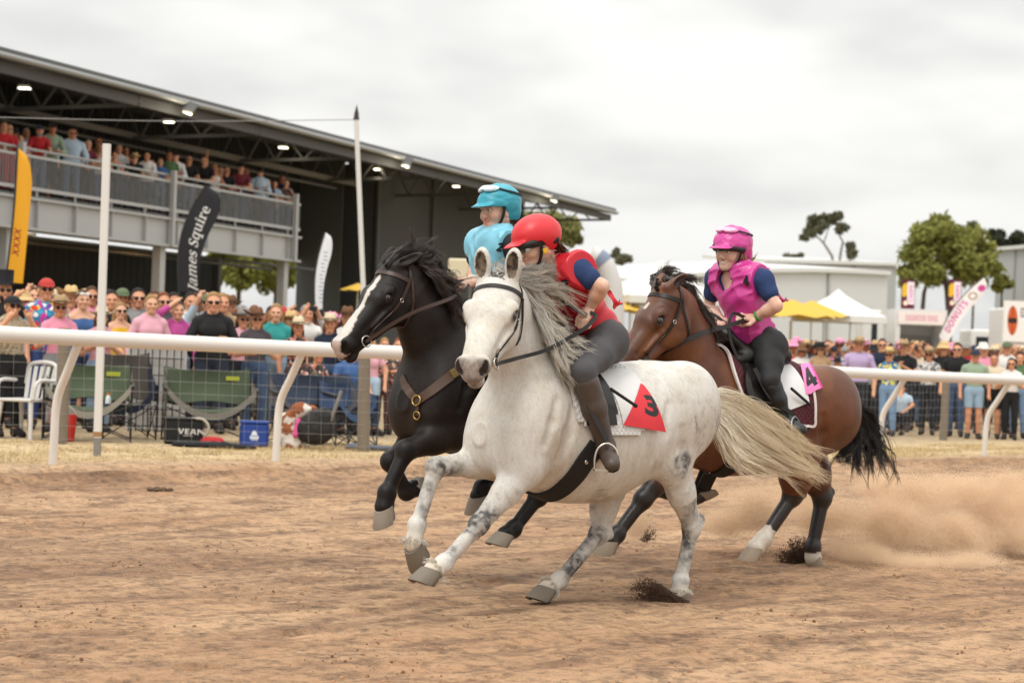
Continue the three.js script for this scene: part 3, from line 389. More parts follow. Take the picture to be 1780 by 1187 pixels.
// ---------------------------------------------------------------- sheds, tents, vans
{
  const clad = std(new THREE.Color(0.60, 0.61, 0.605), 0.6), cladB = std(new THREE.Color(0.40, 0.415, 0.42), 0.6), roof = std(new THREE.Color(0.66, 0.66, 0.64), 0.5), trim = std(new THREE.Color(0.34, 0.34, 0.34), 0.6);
  const shed = (label, depthL, depthR, xl, xr, yt, yb, name = 'shed', curve = 0, m = clad) => {                 // front wall between two pixel columns, panels between pilasters, shallow roof
    const aT = at(xl, yt[0], depthL), bT = at(xr, yt[1], depthR), aB = aT.clone(), bB = bT.clone(); aB.y = heightAt(aB.x, aB.z) - 0.3; bB.y = heightAt(bB.x, bB.z) - 0.3; const O = aB.clone(), g = thing(name, label, 'shed', O.toArray()), d = bT.clone().sub(aT).setY(0), L = d.length(), u = d.clone().normalize(), w = V(u.z, 0, -u.x); if (w.z > 0) w.negate();
    const n = Math.max(3, Math.round(L / 4.5)), P = (t, y, k) => aT.clone().lerp(bT, t).setY(y).addScaledVector(w, k).sub(O), top = (t) => mix(aT.y, bT.y, t) + curve * Math.sin(t * Math.PI), base = (t) => mix(aB.y, bB.y, t);
    for (let i = 0; i < n; i++) { const t0 = i / n + 0.002, t1 = (i + 1) / n - 0.002, q = new ConvexGeometry([P(t0, base(t0), 0), P(t1, base(t1), 0), P(t0, top(t0), 0), P(t1, top(t1), 0), P(t0, base(t0), 0.2), P(t1, base(t1), 0.2), P(t0, top(t0), 0.2), P(t1, top(t1), 0.2)]); mesh('wall_panel', q, m, g); if (i) mesh('downpipe', bar(P(t0, base(t0), -0.06), P(t0, top(t0) - 0.1, -0.06), 0.16, 0.1), trim, g); }
    const rf = []; for (let i = 0; i < 12; i++) { const t0 = i / 12, t1 = (i + 1) / 12, y0 = top(t0), y1 = top(t1); rf.push(new ConvexGeometry([P(t0, y0, -0.25), P(t1, y1, -0.25), P(t0, y0 + 0.22, -0.25), P(t1, y1 + 0.22, -0.25), P(t0, y0 + 0.5, 8), P(t1, y1 + 0.5, 8), P(t0, y0 + 0.72, 8), P(t1, y1 + 0.72, 8)])); } mesh('roof', join(rf), roof, g);
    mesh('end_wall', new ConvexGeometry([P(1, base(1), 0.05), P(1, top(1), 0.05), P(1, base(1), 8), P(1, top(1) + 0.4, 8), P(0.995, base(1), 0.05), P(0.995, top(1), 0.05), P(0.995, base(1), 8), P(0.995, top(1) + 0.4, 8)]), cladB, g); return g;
  };
  shed('long pale shed with a white roof edge behind the pink rider', 104, 112, 1100, 1545, [492, 478], [600, 600], 'shed', 0.35);
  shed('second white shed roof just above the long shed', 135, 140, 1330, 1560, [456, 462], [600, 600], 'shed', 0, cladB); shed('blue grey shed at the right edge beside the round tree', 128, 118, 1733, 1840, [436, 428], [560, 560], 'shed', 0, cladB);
  // marquee: four-sided peaked canopy on legs
  const marquee = (label, px, py, depth, half, h, colr, name, cat, legs = 2.2) => {
    const top = at(px, py, depth), gy = heightAt(top.x, top.z), O = V(top.x, gy, top.z), g = thing(name, label, cat, O.toArray(), 0.35), ty = top.y - gy, m = std(colr, 0.8, { side: THREE.DoubleSide }), pos = [], N = 6, idx = [];
    for (let s = 0; s < 4; s++) { const a = s * Math.PI / 2 + Math.PI / 4, b = a + Math.PI / 2, A = V(Math.cos(a), 0, Math.sin(a)).multiplyScalar(half * 1.414), B = V(Math.cos(b), 0, Math.sin(b)).multiplyScalar(half * 1.414), gp = []; for (let i = 0; i <= N; i++) for (let j = 0; j <= N; j++) { const t = i / N, e = A.clone().lerp(B, j / N).multiplyScalar(t), y = ty - h * Math.pow(t, 0.78); gp.push(e.x, y, e.z); } const id = []; for (let i = 0; i < N; i++) for (let j = 0; j < N; j++) { const p = i * (N + 1) + j; id.push(p, p + 1, p + N + 2, p, p + N + 2, p + N + 1); } const ge = new THREE.BufferGeometry(); ge.setAttribute('position', new THREE.Float32BufferAttribute(gp, 3)); ge.setIndex(id); ge.computeVertexNormals(); mesh('canopy_panel', ge, m, g); mesh('valance', new THREE.BoxGeometry(half * 2, 0.28, 0.02).translate(0, ty - h - 0.13, half).rotateY(s * Math.PI / 2), m, g); mesh('leg', rod(V(A.x * 0.97, 0, A.z * 0.97), V(A.x * 0.97, ty - h, A.z * 0.97), 0.03, 6), mat('#b9b6b0', 0.5), g); }
    return g;
  };
  marquee('white peaked marquee behind the right crowd', 1458, 502, 84, 1.5, 1.15, new THREE.Color(0.74, 0.73, 0.70), 'marquee', 'marquee');
  marquee('large white marquee behind the bay horse mane', 1150, 452, 78, 2.3, 1.5, new THREE.Color(0.70, 0.68, 0.64), 'marquee', 'marquee');
  const parasol = (label, px, py, depth, r, colr) => { const top = at(px, py, depth), gy = heightAt(top.x, top.z), O = V(top.x, gy, top.z), ty = top.y - gy, g = thing('parasol', label, 'parasol', O.toArray(), px, 'yellow parasols'), m = std(colr, 0.8, { side: THREE.DoubleSide }); for (let k = 0; k < 8; k++) { const a = k / 8 * 6.283, b = (k + 1) / 8 * 6.283, p = [0, ty, 0, Math.cos(a) * r, ty - r * 0.42, Math.sin(a) * r, Math.cos(b) * r, ty - r * 0.42, Math.sin(b) * r, Math.cos((a + b) / 2) * r * 0.96, ty - r * 0.36, Math.sin((a + b) / 2) * r * 0.96], ge = new THREE.BufferGeometry(); ge.setAttribute('position', new THREE.Float32BufferAttribute(p, 3)); ge.setIndex([0, 1, 3, 0, 3, 2]); ge.computeVertexNormals(); mesh('canopy_panel', ge, m, g); } mesh('pole', rod(V(0, 0, 0), V(0, ty, 0), 0.03, 6), mat('#d6d2c8', 0.5), g); };
  const Y = new THREE.Color(0.60, 0.38, 0.045); parasol('large yellow parasol left of the white marquee', 1378, 520, 78, 1.75, Y); parasol('yellow parasol partly under the marquee edge', 1412, 522, 83, 1.7, Y); parasol('yellow parasol between the white horse rider and the bay', 1058, 510, 76, 1.7, Y); parasol('yellow parasol behind the bay horse mane', 1238, 500, 80, 1.9, Y); parasol('small yellow parasol by the black horse forehead', 622, 492, 62, 0.6, Y);
  // the white truck cab, food vans with signs
  const van = (name, label, px0, px1, py0, depth, o = {}) => { const a = at(px0, py0, depth), b = at(px1, py0, depth), gy = heightAt((a.x + b.x) / 2, a.z), w = b.x - a.x, h = a.y - gy, O = V((a.x + b.x) / 2, gy, a.z), g = thing(name, label, o.cat ?? 'van', O.toArray(), o.turn ?? 0), white = std(o.color ?? new THREE.Color(0.70, 0.69, 0.67), 0.4); 
    if (o.hatch) { const hb = h * 0.50, ht = h * 0.82, e = w * 0.10; mesh('body', join([box(w, hb - 0.4, 2.2, 0, 0.4 + (hb - 0.4) / 2, -1.1), box(w, h - ht, 2.2, 0, (h + ht) / 2, -1.1), box(e, ht - hb, 2.2, -w / 2 + e / 2, (ht + hb) / 2, -1.1), box(e, ht - hb, 2.2, w / 2 - e / 2, (ht + hb) / 2, -1.1), box(w - 2 * e, ht - hb, 0.1, 0, (ht + hb) / 2, -2.15)]), white, g); mesh('serving_hatch', box(w - 2 * e, 0.05, 0.5, 0, hb, 0.2), mat('#b7b0a6', 0.6), g); mesh('inside_shelf', box(w - 2.4 * e, (ht - hb) * 0.5, 0.05, 0, hb + (ht - hb) * 0.4, -2.0), mat('#a9a49c', 0.7), g); }
    else mesh('body', rbox(w, h - 0.4, 2.2, 0.1, 0, 0.4 + (h - 0.4) / 2, -1.1), white, g);
    if (o.sign) { const [x, y, sw, sh, tex] = o.sign; mesh('sign_board', new THREE.BoxGeometry(sw * w, sh * h, 0.04).translate(x * w, y * h, 0.06), phys('#ffffff', 0.6, { map: tex }), g); }
    if (o.window) mesh('window', rbox(w * o.window[2], h * o.window[3], 0.05, 0.02, w * o.window[0], h * o.window[1], 0.01), phys('#202428', 0.1), g);
    for (const k of [-0.32, 0.32]) { const wheel = mesh('wheel', new THREE.CylinderGeometry(0.36, 0.36, 0.24, 20).rotateX(Math.PI / 2).translate(k * w, 0.36, -0.12), mat('#161616', 0.8), g); mesh('rim', new THREE.CylinderGeometry(0.2, 0.2, 0.25, 16).rotateX(Math.PI / 2).translate(k * w, 0.36, -0.11), mat('#8e8e8e', 0.4), wheel); } return g; };
  const pinkSign = canvasTex(512, 64, (x) => { x.fillStyle = '#efe3dc'; x.fillRect(0, 0, 512, 64); x.fillStyle = '#d98aa0'; x.font = 'bold 44px sans-serif'; x.textAlign = 'center'; x.fillText('DAGWOOD DOGS', 256, 48); });
  van('food_van', 'white food van with a pink lettered sign over its hatch', 1558, 1648, 536, 84, { hatch: true, sign: [0, 0.90, 0.9, 0.14, pinkSign] });
  van('truck', 'white truck cab standing right of the marquee', 1502, 1535, 538, 88, { cat: 'truck', window: [0.1, 0.72, 0.3, 0.28] });
  const ballSign = canvasTex(256, 128, (x) => { x.fillStyle = '#eeeae4'; x.fillRect(0, 0, 256, 128); x.fillStyle = '#cf5a22'; x.beginPath(); x.arc(82, 62, 46, 0, 7); x.fill(); x.strokeStyle = '#2b1a12'; x.lineWidth = 5; x.beginPath(); x.moveTo(36, 62); x.lineTo(128, 62); x.moveTo(82, 16); x.lineTo(82, 108); x.stroke(); x.fillStyle = '#2b1a12'; x.fillRect(45, 54, 74, 16); x.font = 'bold 40px sans-serif'; x.fillText('EZ', 150, 50); });
  van('food_van', 'white food van with an orange ball sign at the right edge', 1744, 1812, 534, 76, { sign: [-0.12, 0.86, 0.72, 0.42, ballSign] });
  van('parked_car', 'white car roof between the feather banner and the food van', 1690, 1745, 572, 80, { cat: 'car', window: [0, 0.75, 0.7, 0.3] });
  // inflatable arch and cream tank behind the riders
  { const b = at(1052, 560, 62), gy = heightAt(b.x, b.z), s = FPX / 62, g = thing('inflatable_arch', 'white inflatable arch leg with grey shading behind the red rider', 'inflatable', [b.x, gy, b.z]), q = (px, py) => at(px, py, 62).sub(V(b.x, gy, b.z)); const foot = q(1068, 600); foot.y = 0; mesh('leg', tube([foot, q(1068, 530), q(1062, 485), q(1048, 455), q(1026, 442)], 0.30, 16, 40), std(new THREE.Color(0.60, 0.58, 0.56), 0.5), g); mesh('blue_patch', tube([q(1050, 458), q(1046, 453), q(1038, 447)], 0.308, 16, 10), std(new THREE.Color(0.20, 0.24, 0.32), 0.6), g); }
  { const c = at(801, 462, 44), gy = heightAt(c.x, c.z), g = thing('water_tank', 'cream square tank on a stand behind the black horse mane', 'tank', [c.x, gy, c.z]); mesh('tank', rbox(0.55, 0.46, 0.5, 0.05, 0, c.y - gy - 0.08, 0), mat('#cfc4a6', 0.6), g); mesh('stand', join([-1, 1].flatMap((i) => [-1, 1].map((j) => bar(V(i * 0.22, 0, j * 0.2), V(i * 0.22, c.y - gy - 0.3, j * 0.2), 0.05)))), mat('#5b5a57', 0.6), g); }
  // flags on poles: curved cloth with print
  const cloth = (w, h, bend, tex, m) => { const ge = new THREE.PlaneGeometry(w, h, 12, 16), p = ge.attributes.position; for (let i = 0; i < p.count; i++) { const x = p.getX(i) / w + 0.5; p.setZ(i, bend * Math.sin(x * 4) * x); } ge.computeVertexNormals(); const t = ge.clone(); return ge; };
  const foodTex = canvasTex(128, 256, (x) => { x.fillStyle = '#5a1a2e'; x.fillRect(0, 0, 128, 256); x.fillStyle = '#e6b62e'; x.beginPath(); x.ellipse(30, 90, 34, 60, 0.2, 0, 7); x.fill(); x.fillStyle = '#f2e6ea'; x.fillRect(52, 20, 70, 190); x.fillStyle = '#c84f9a'; x.save(); x.translate(88, 118); x.rotate(-Math.PI / 2); x.font = 'bold 52px sans-serif'; x.textAlign = 'center'; x.fillText('CHIPS', 0, 18); x.restore(); x.fillStyle = '#efe0c0'; x.beginPath(); x.arc(38, 200, 24, 0, 7); x.fill(); x.strokeStyle = '#8a3b2a'; x.lineWidth = 6; x.stroke(); });
  for (const [px, lab] of [[1580, 'maroon and pink food flag on the left end of the food van'], [1661, 'maroon and pink food flag below the tree trunk']]) { const p = at(px, 512, 84.5), gy = heightAt(p.x, p.z), g = thing('food_flag', lab, 'flag', [p.x, gy, p.z], 0.1, 'food flags'), h = p.y - gy; mesh('pole', rod(V(-0.3, 0, 0), V(-0.3, h + 0.7, 0), 0.02, 6), mat('#3a3634', 0.6), g); mesh('flag_cloth', cloth(0.58, 1.28, 0.05).translate(0, h, 0), std('#ffffff', 0.8, { map: foodTex, side: THREE.DoubleSide }), g); }
  // feather banners: a bent pole and a sail-shaped cloth, front and back 6 mm apart
  globalThis.feather = (label, name, base, tip, widthPx, depth, tex, colr, o = {}) => {
    const b = at(...base, depth), t = at(...tip, depth), gy = o.foot ?? heightAt(b.x, b.z), O = V(b.x, gy, b.z), g = thing(name, label, 'banner', O.toArray(), 0, o.group), B = b.clone().sub(O), T = t.clone().sub(O), up = T.clone().sub(B), L = up.length(), side = V(1, 0, 0).addScaledVector(up, -up.x / L / L).normalize().multiplyScalar(o.flip ?? 1), w = widthPx * depth / FPX, nrm = up.clone().normalize().cross(side), pos = [], uv = [], idx = [], NU = 6, NV = 24, bend = o.bend ?? 0.12;
    const mid = (v) => B.clone().addScaledVector(up, v).addScaledVector(side, -bend * L * Math.sin(v * Math.PI) * 0.3 + (v > 0.8 ? 0 : 0)); const wid = (v) => w * (o.taper ? (v < 0.12 ? mix(0.45, 1, v / 0.12) : v > 0.72 ? Math.sqrt(Math.max(0, 1 - Math.pow((v - 0.72) / 0.28, 2))) : 1) : (v > 0.7 ? Math.sqrt(Math.max(0, 1 - Math.pow((v - 0.7) / 0.3, 2))) : mix(o.low ?? 0.7, 1, v / 0.7)));
    for (const lay of [1, -1]) for (let j = 0; j <= NV; j++) for (let i = 0; i <= NU; i++) { const v = j / NV, u = i / NU, p = mid(v).addScaledVector(side, u * wid(v)).addScaledVector(nrm, lay * 0.003 + 0.05 * Math.sin(u * 3 + v * 5) * u); pos.push(p.x, p.y, p.z); uv.push(u * wid(v) / w, v); }
    const S = (NU + 1) * (NV + 1); for (let j = 0; j < NV; j++) for (let i = 0; i < NU; i++) { const a = j * (NU + 1) + i, c = a + NU + 1; idx.push(a, a + 1, c + 1, a, c + 1, c, S + a, S + c + 1, S + a + 1, S + a, S + c, S + c + 1); } const ge = new THREE.BufferGeometry(); ge.setAttribute('position', new THREE.Float32BufferAttribute(pos, 3)); ge.setAttribute('uv', new THREE.Float32BufferAttribute(uv, 2)); ge.setIndex(idx); ge.computeVertexNormals();
    mesh('banner_cloth', ge, std('#ffffff', 0.75, { map: tex, side: THREE.DoubleSide }), g); const pp = []; for (let j = 0; j <= 10; j++) pp.push(mid(j / 10).addScaledVector(side, -0.02)); mesh('pole', tube([V(pp[0].x, 0, pp[0].z), ...pp], 0.02, 6, 40), mat('#2b2a29', 0.6), g); return g;
  };
  const pinkB = canvasTex(96, 512, (x) => { x.fillStyle = '#efe9e6'; x.fillRect(0, 0, 96, 512); x.fillStyle = '#d24a96'; x.beginPath(); x.arc(48, 70, 26, 0, 7); x.fill(); x.strokeStyle = '#a8835a'; x.lineWidth = 10; x.beginPath(); x.arc(46, 150, 24, 0, 7); x.stroke(); x.save(); x.translate(60, 330); x.rotate(-Math.PI / 2); x.fillStyle = '#d24a96'; x.font = 'bold 62px sans-serif'; x.textAlign = 'center'; x.fillText('DONUTS', 0, 0); x.restore(); });
  feather('white feather banner with pink lettering leaning above the food stalls', 'feather_banner', [1633, 585], [1712, 482], 24, 80, pinkB, 0, { flip: 1, low: 0.8, bend: 0.25 });
}
{
  const blackB = canvasTex(256, 1024, (x) => { x.fillStyle = '#17161a'; x.fillRect(0, 0, 256, 1024); x.save(); x.translate(150, 640); x.rotate(-Math.PI / 2 - 0.02); x.fillStyle = '#e9e6e2'; x.font = 'italic 128px serif'; x.textAlign = 'center'; x.fillText('James Squire', 40, 20); x.restore(); x.fillRect(205, 250, 8, 230); x.save(); x.translate(215, 520); x.rotate(0.5); x.fillRect(-34, -5, 68, 10); x.fillRect(-5, -40, 10, 80); x.restore(); });
  feather('black feather banner with white script lettering beside the steel column', 'feather_banner', [312, 505], [358, 322], 47, 46, blackB, 0, { flip: 1, low: 0.7, bend: 0.35 });
  const yel = canvasTex(128, 1024, (x) => { x.fillStyle = '#d99a16'; x.fillRect(0, 0, 128, 1024); x.save(); x.translate(52, 300 + 420); x.rotate(-Math.PI / 2); x.fillStyle = '#8e2a1c'; x.font = 'bold italic 84px sans-serif'; x.textAlign = 'center'; x.fillText('XXXX', 0, 20); x.restore(); });
  feather('tall yellow feather banner with red lettering at the left edge', 'feather_banner', [10, 490], [31, 258], 26, 36, yel, 0, { flip: 1, low: 1.1, bend: -0.05 });
  const wh = canvasTex(96, 512, (x) => { x.fillStyle = '#dcdee0'; x.fillRect(0, 0, 96, 512); x.fillStyle = '#9aa4b4'; for (let i = 0; i < 14; i++) x.fillRect(30 + (i % 3) * 6, 120 + i * 24, 34, 9); });
  feather('narrow white feather banner in front of the dark shed doors', 'feather_banner', [549, 545], [566, 404], 20, 40, wh, 0, { flip: 1, low: 0.55, bend: 0.2 });
}
// ---------------------------------------------------------------- horses
// The horse's own axes: x forward, y up from the ground, z to its right; its left side (lat > 0) faces the camera.
function frameOf(px, py, depth, yawDeg) {
  const w = at(px, py, depth), y = yawDeg * Math.PI / 180, O = V(w.x, 0, w.z), F = V(-Math.cos(y), 0, Math.sin(y)), L = V(Math.sin(y), 0, Math.cos(y));
  const toLocal = (q) => { const d = q.clone().sub(O); return [d.dot(F), q.y, -d.dot(L)]; };
  const J = (px, py, lat = 0) => { const d = sight(px, py), t = (lat + O.clone().sub(camera.position).dot(L)) / d.dot(L); return toLocal(d.multiplyScalar(t).add(camera.position)); };
  const D = (px, py, depth) => toLocal(at(px, py, depth));
  const dir = (v) => [v.dot(F), v.y, -v.dot(L)];
  const toWorld = (p) => O.clone().addScaledVector(F, p[0]).addScaledVector(L, -p[2]).setY(p[1]);
  return { O, F, L, J, D, dir, toLocal, toWorld, turn: y - Math.PI, yaw: y };
}
// a trunk lofted through stations [x, top, bottom, half width]
function loft(st, o = {}) {
  const xs = st.map((s) => s[0]), n = st.length, out = [0, 0, 0];
  const slope = (i, c) => { if (i === 0) return (st[1][c] - st[0][c]) / (xs[1] - xs[0]); if (i === n - 1) return (st[n - 1][c] - st[n - 2][c]) / (xs[n - 1] - xs[n - 2]); const a = (st[i][c] - st[i - 1][c]) / (xs[i] - xs[i - 1]), b = (st[i + 1][c] - st[i][c]) / (xs[i + 1] - xs[i]); return a * b <= 0 ? 0 : 2 * a * b / (a + b); };
  const m = [0, 1, 2].map((c) => st.map((_, i) => slope(i, c + 1)));
  const f = (x, y, z) => {
    const X = clamp(x, xs[0], xs[n - 1]); let i = 0; while (i < n - 2 && X > xs[i + 1]) i++;
    const h = xs[i + 1] - xs[i], t = (X - xs[i]) / h, t2 = t * t, t3 = t2 * t;
    for (let c = 0; c < 3; c++) out[c] = (2 * t3 - 3 * t2 + 1) * st[i][c + 1] + (t3 - 2 * t2 + t) * h * m[c][i] + (-2 * t3 + 3 * t2) * st[i + 1][c + 1] + (t3 - t2) * h * m[c][i + 1];
    const ry = Math.max(0.01, (out[0] - out[1]) / 2), yc = (out[0] + out[1]) / 2, rz = Math.max(0.01, out[2]), v = (y - yc) / ry, w = z / rz;
    const k0 = Math.sqrt(v * v + w * w) || 1e-6, k1 = Math.hypot(v / ry, w / rz) || 1e-6; let d = k0 * (k0 - 1) / k1; if (k0 < 0.05) d = -Math.min(ry, rz);
    const ex = Math.abs(x - X); return ex > 0 ? Math.hypot(Math.max(d, 0), ex) + Math.min(d, 0) * 0 : d;
  };
  const mz = Math.max(...st.map((s) => s[3])), my = Math.max(...st.map((s) => s[1])), ny = Math.min(...st.map((s) => s[2]));
  return { f, k: o.k ?? 0.05, tag: o.tag ?? 'trunk', t: () => 0.5, lo: [xs[0] - 0.02, ny - 0.02, -mz], hi: [xs[n - 1] + 0.02, my + 0.02, mz], slack: 1.6 };
}
const LAT = [0, 0, 1];
// the sagittal pair: rotate a direction in the x-y plane
const turn2 = (v, deg) => { const a = deg * Math.PI / 180, c = Math.cos(a), s = Math.sin(a); return nrm3([v[0] * c - v[1] * s, v[0] * s + v[1] * c, v[2] ?? 0]); };
function foreLeg(side, g) {                                  // g: shoulder, elbow, knee, fetlock, coronet
  const { S, E, K, Fl, C } = g, s = g.s ?? 1.22, n = LAT, P = [], T = (s) => s + side, dn = nrm3(sub3(Fl, K)), back = turn2(dn, -90), pa = nrm3(sub3(C, Fl));
  P.push(cone(add3(S, [-0.11, 0.03, S[2] < 0 ? 0.06 : -0.06]), E, 0.09, 0.098, { k: 0.10, tag: T('upper'), n, q: 1.25 }));
  P.push(cone(E, mix3(E, K, 0.45), 0.088, 0.064 * s, { k: 0.05, tag: T('forearm'), n, q: 1.12 }));
  P.push(cone(mix3(E, K, 0.4), K, 0.066 * s, 0.041 * s, { k: 0.03, tag: T('forearm2'), n, q: 1.1 }));
  P.push(ball(K, [0.044 * s, 0.048 * s, 0.044 * s], { k: 0.03, tag: T('knee') }));
  P.push(cone(add3(K, mul3(back, 0.008)), add3(K, add3(mul3(dn, 0.05), mul3(back, 0.018))), 0.034 * s, 0.024 * s, { k: 0.02, tag: T('knee') }));
  P.push(cone(K, Fl, 0.034 * s, 0.029 * s, { k: 0.02, tag: T('cannon') }));
  P.push(cone(add3(K, mul3(back, 0.016)), add3(Fl, mul3(back, 0.014)), 0.021 * s, 0.022 * s, { k: 0.012, tag: T('cannon') }));
  P.push(ball(Fl, 0.039 * s, { k: 0.02, tag: T('fetlock') }));
  P.push(ball(add3(Fl, mul3(turn2(pa, -70), 0.022)), 0.028 * s, { k: 0.02, tag: T('fetlock') }));
  P.push(cone(Fl, C, 0.034 * s, 0.043 * s, { k: 0.02, tag: T('pastern') }));
  return P;
}
function hindLeg(side, g) {                                  // g: hip, stifle, hock, fetlock, coronet
  const { Hp, St, H, Fl, C } = g, s = g.s ?? 1.2, n = LAT, P = [], T = (s) => s + side, dn = nrm3(sub3(Fl, H)), back = turn2(dn, -90), pa = nrm3(sub3(C, Fl)), up = nrm3(sub3(St, H));
  P.push(cone(Hp, St, 0.18, 0.116, { k: 0.09, tag: T('thigh'), n, q: 1.45 }));
  P.push(cone(St, mix3(St, H, 0.5), 0.108 * (g.gs ?? 1), 0.074 * s * (g.gs ?? 1), { k: 0.06, tag: T('gaskin'), n, q: 1.25 }));
  P.push(cone(mix3(St, H, 0.45), H, 0.074 * s * (g.gs ?? 1), 0.044 * s, { k: 0.04, tag: T('gaskin2'), n, q: 1.2 }));
  const point = add3(H, add3(mul3(back, 0.052), mul3(dn, -0.055)));
  P.push(cone(H, point, 0.040 * s, 0.024 * s, { k: 0.025, tag: T('hock') }));
  P.push(cone(point, add3(mix3(St, H, 0.6), mul3(back, 0.045)), 0.016 * s, 0.022 * s, { k: 0.03, tag: T('gaskin2') }));
  P.push(ball(H, [0.050 * s, 0.054 * s, 0.044 * s], { k: 0.03, tag: T('hock') }));
  P.push(cone(H, Fl, 0.038 * s, 0.031 * s, { k: 0.02, tag: T('hindcannon') }));
  P.push(cone(add3(H, mul3(back, 0.018)), add3(Fl, mul3(back, 0.015)), 0.022 * s, 0.022 * s, { k: 0.012, tag: T('hindcannon') }));
  P.push(ball(Fl, 0.041 * s, { k: 0.02, tag: T('hindfetlock') }));
  P.push(ball(add3(Fl, mul3(turn2(pa, -70), 0.024)), 0.029 * s, { k: 0.02, tag: T('hindfetlock') }));
  P.push(cone(Fl, C, 0.036 * s, 0.044 * s, { k: 0.02, tag: T('hindpastern') }));
  return P;
}
function hoofGeometry(Fl, C, tweak = 0, h = 0.086, S = 1.2) {         // wall, bevelled bearing edge and a hollow sole, set along the pastern
  const p = nrm3(sub3(C, Fl)), toe = turn2(p, 50 + tweak), dn = turn2(p, -40 + tweak), sz = cross3(toe, mul3(dn, -1)), pos = [], idx = [], N = 28;
  const rings = [[-0.012, 0.043, 0.043, 0], [0.0, 0.050, 0.048, 0.002], [0.30, 0.055, 0.052, 0.012], [0.93, 0.064, 0.059, 0.031], [1.0, 0.063, 0.058, 0.033], [1.0, 0.051, 0.046, 0.033], [0.86, 0.040, 0.036, 0.030], [0.80, 0.004, 0.004, 0.026]];
  for (const [t, a, b, s] of rings) for (let i = 0; i < N; i++) {
    const w = i / N * Math.PI * 2, c = Math.cos(w), heel = c < 0 ? 0.82 : 1, cc = c < 0 ? Math.max(c, -0.9) : c;
    const q = add3(C, add3(add3(mul3(dn, t * h * (c < -0.2 ? 0.86 : 1)), mul3(toe, (s + cc * a * heel) * S)), mul3(sz, Math.sin(w) * b * S)));
    pos.push(...q);
  }
  for (let r = 0; r < rings.length - 1; r++) for (let i = 0; i < N; i++) { const a = r * N + i, b = r * N + (i + 1) % N; idx.push(a, a + N, b, b, a + N, b + N); }
  const g = new THREE.BufferGeometry(); g.setAttribute('position', new THREE.Float32BufferAttribute(pos, 3)); g.setIndex(idx); g.computeVertexNormals(); return toCreasedNormals(g, 0.7);
}
// head in its own axes: x from poll to muzzle, y out of the forehead, z to the horse's right
function headPrims(M, o = {}) {
  const W = o.wide ?? 1, w = (x, y, z) => add3(M.o, add3(mul3(M.x, x), add3(mul3(M.y, y), mul3(M.z, z * W)))), s = o.size ?? 1, k = (a) => a * s, axes = [M.x, M.y, M.z], P = [];
  const c = (a, b, r1, r2, e = {}) => P.push(cone(w(...a.map(k)), w(...b.map(k)), r1 * s, r2 * s, { k: 0.03, tag: 'face', ...e, n: M.z, q: (e.q ?? 1) / (e.sub ? 1 : W) })), b = (a, r, e = {}) => P.push(ball(w(...a.map(k)), [r[0] * s, r[1] * s, r[2] * s * W], { k: 0.03, tag: 'face', axes, ...e }));
  b([0.05, -0.055, 0], [0.105, 0.095, 0.088]);
  c([0.04, -0.045, 0], [0.22, -0.055, 0], 0.074, 0.080, { n: M.z, q: 0.86 });
  c([0.20, -0.075, 0], [0.50, -0.078, 0], 0.082, 0.056, { n: M.z, q: 1.08 });
  c([0.22, -0.048, 0], [0.50, -0.052, 0], 0.052, 0.038, { n: M.z, q: 0.82, k: 0.02 });
  for (const q of [-1, 1]) {
    b([0.150, -0.150, q * 0.056], [0.120, 0.100, 0.036], { tag: 'jowl', k: 0.035 });
    b([0.175, -0.026, q * 0.084], [0.045, 0.030, 0.026], { k: 0.022, tag: 'brow' });
    b([0.205, -0.044, q * 0.085], [0.038, 0.032, 0.022], { k: 0.012, tag: 'eyelid' });
    c([0.24, -0.100, q * 0.074], [0.37, -0.102, q * 0.057], 0.021, 0.011, { k: 0.014 });
    c([0.20, -0.190, q * 0.035], [0.50, -0.135, q * 0.018], 0.036, 0.024, { k: 0.04, tag: 'jaw' });
    b([0.552, -0.062, q * 0.040], [0.036, 0.040, 0.028], { k: 0.018, tag: 'nostril' });
  }
  b([0.545, -0.080, 0], [0.058, 0.058, 0.058], { k: 0.025, tag: 'muzzle' });
  b([0.585, -0.104, 0], [0.028, 0.034, 0.038], { k: 0.02, tag: 'muzzle' });
  b([0.548, -0.160, 0], [0.040, 0.024, 0.032], { k: 0.02, tag: 'chin' });
  // mouth line and nostrils
  c([0.44, -0.128, -0.055], [0.44, -0.128, 0.055], 0.006, 0.006, { sub: true, k: 0.008 });
  for (const q of [-1, 1]) c([0.44, -0.130, q * 0.05], [0.59, -0.132, q * 0.030], 0.0055, 0.006, { sub: true, k: 0.008 });
  for (const q of [-1, 1]) c([0.27, -0.070, q * 0.088], [0.42, -0.076, q * 0.066], 0.010, 0.006, { sub: true, k: 0.03 });
  c([0.590, -0.133, -0.03], [0.590, -0.133, 0.03], 0.007, 0.007, { sub: true, k: 0.008 });
  for (const q of [-1, 1]) {
    c([0.566, -0.036, q * 0.060], [0.592, -0.072, q * 0.050], 0.013, 0.0195, { sub: true, k: 0.012, tag: 'hole' });
    b([0.207, -0.040, q * 0.106], [0.029, 0.018, 0.014], { sub: true, k: 0.006 });
  }
  return { prims: P, w: (x, y, z) => w(x * s, y * s, z * s) };
}
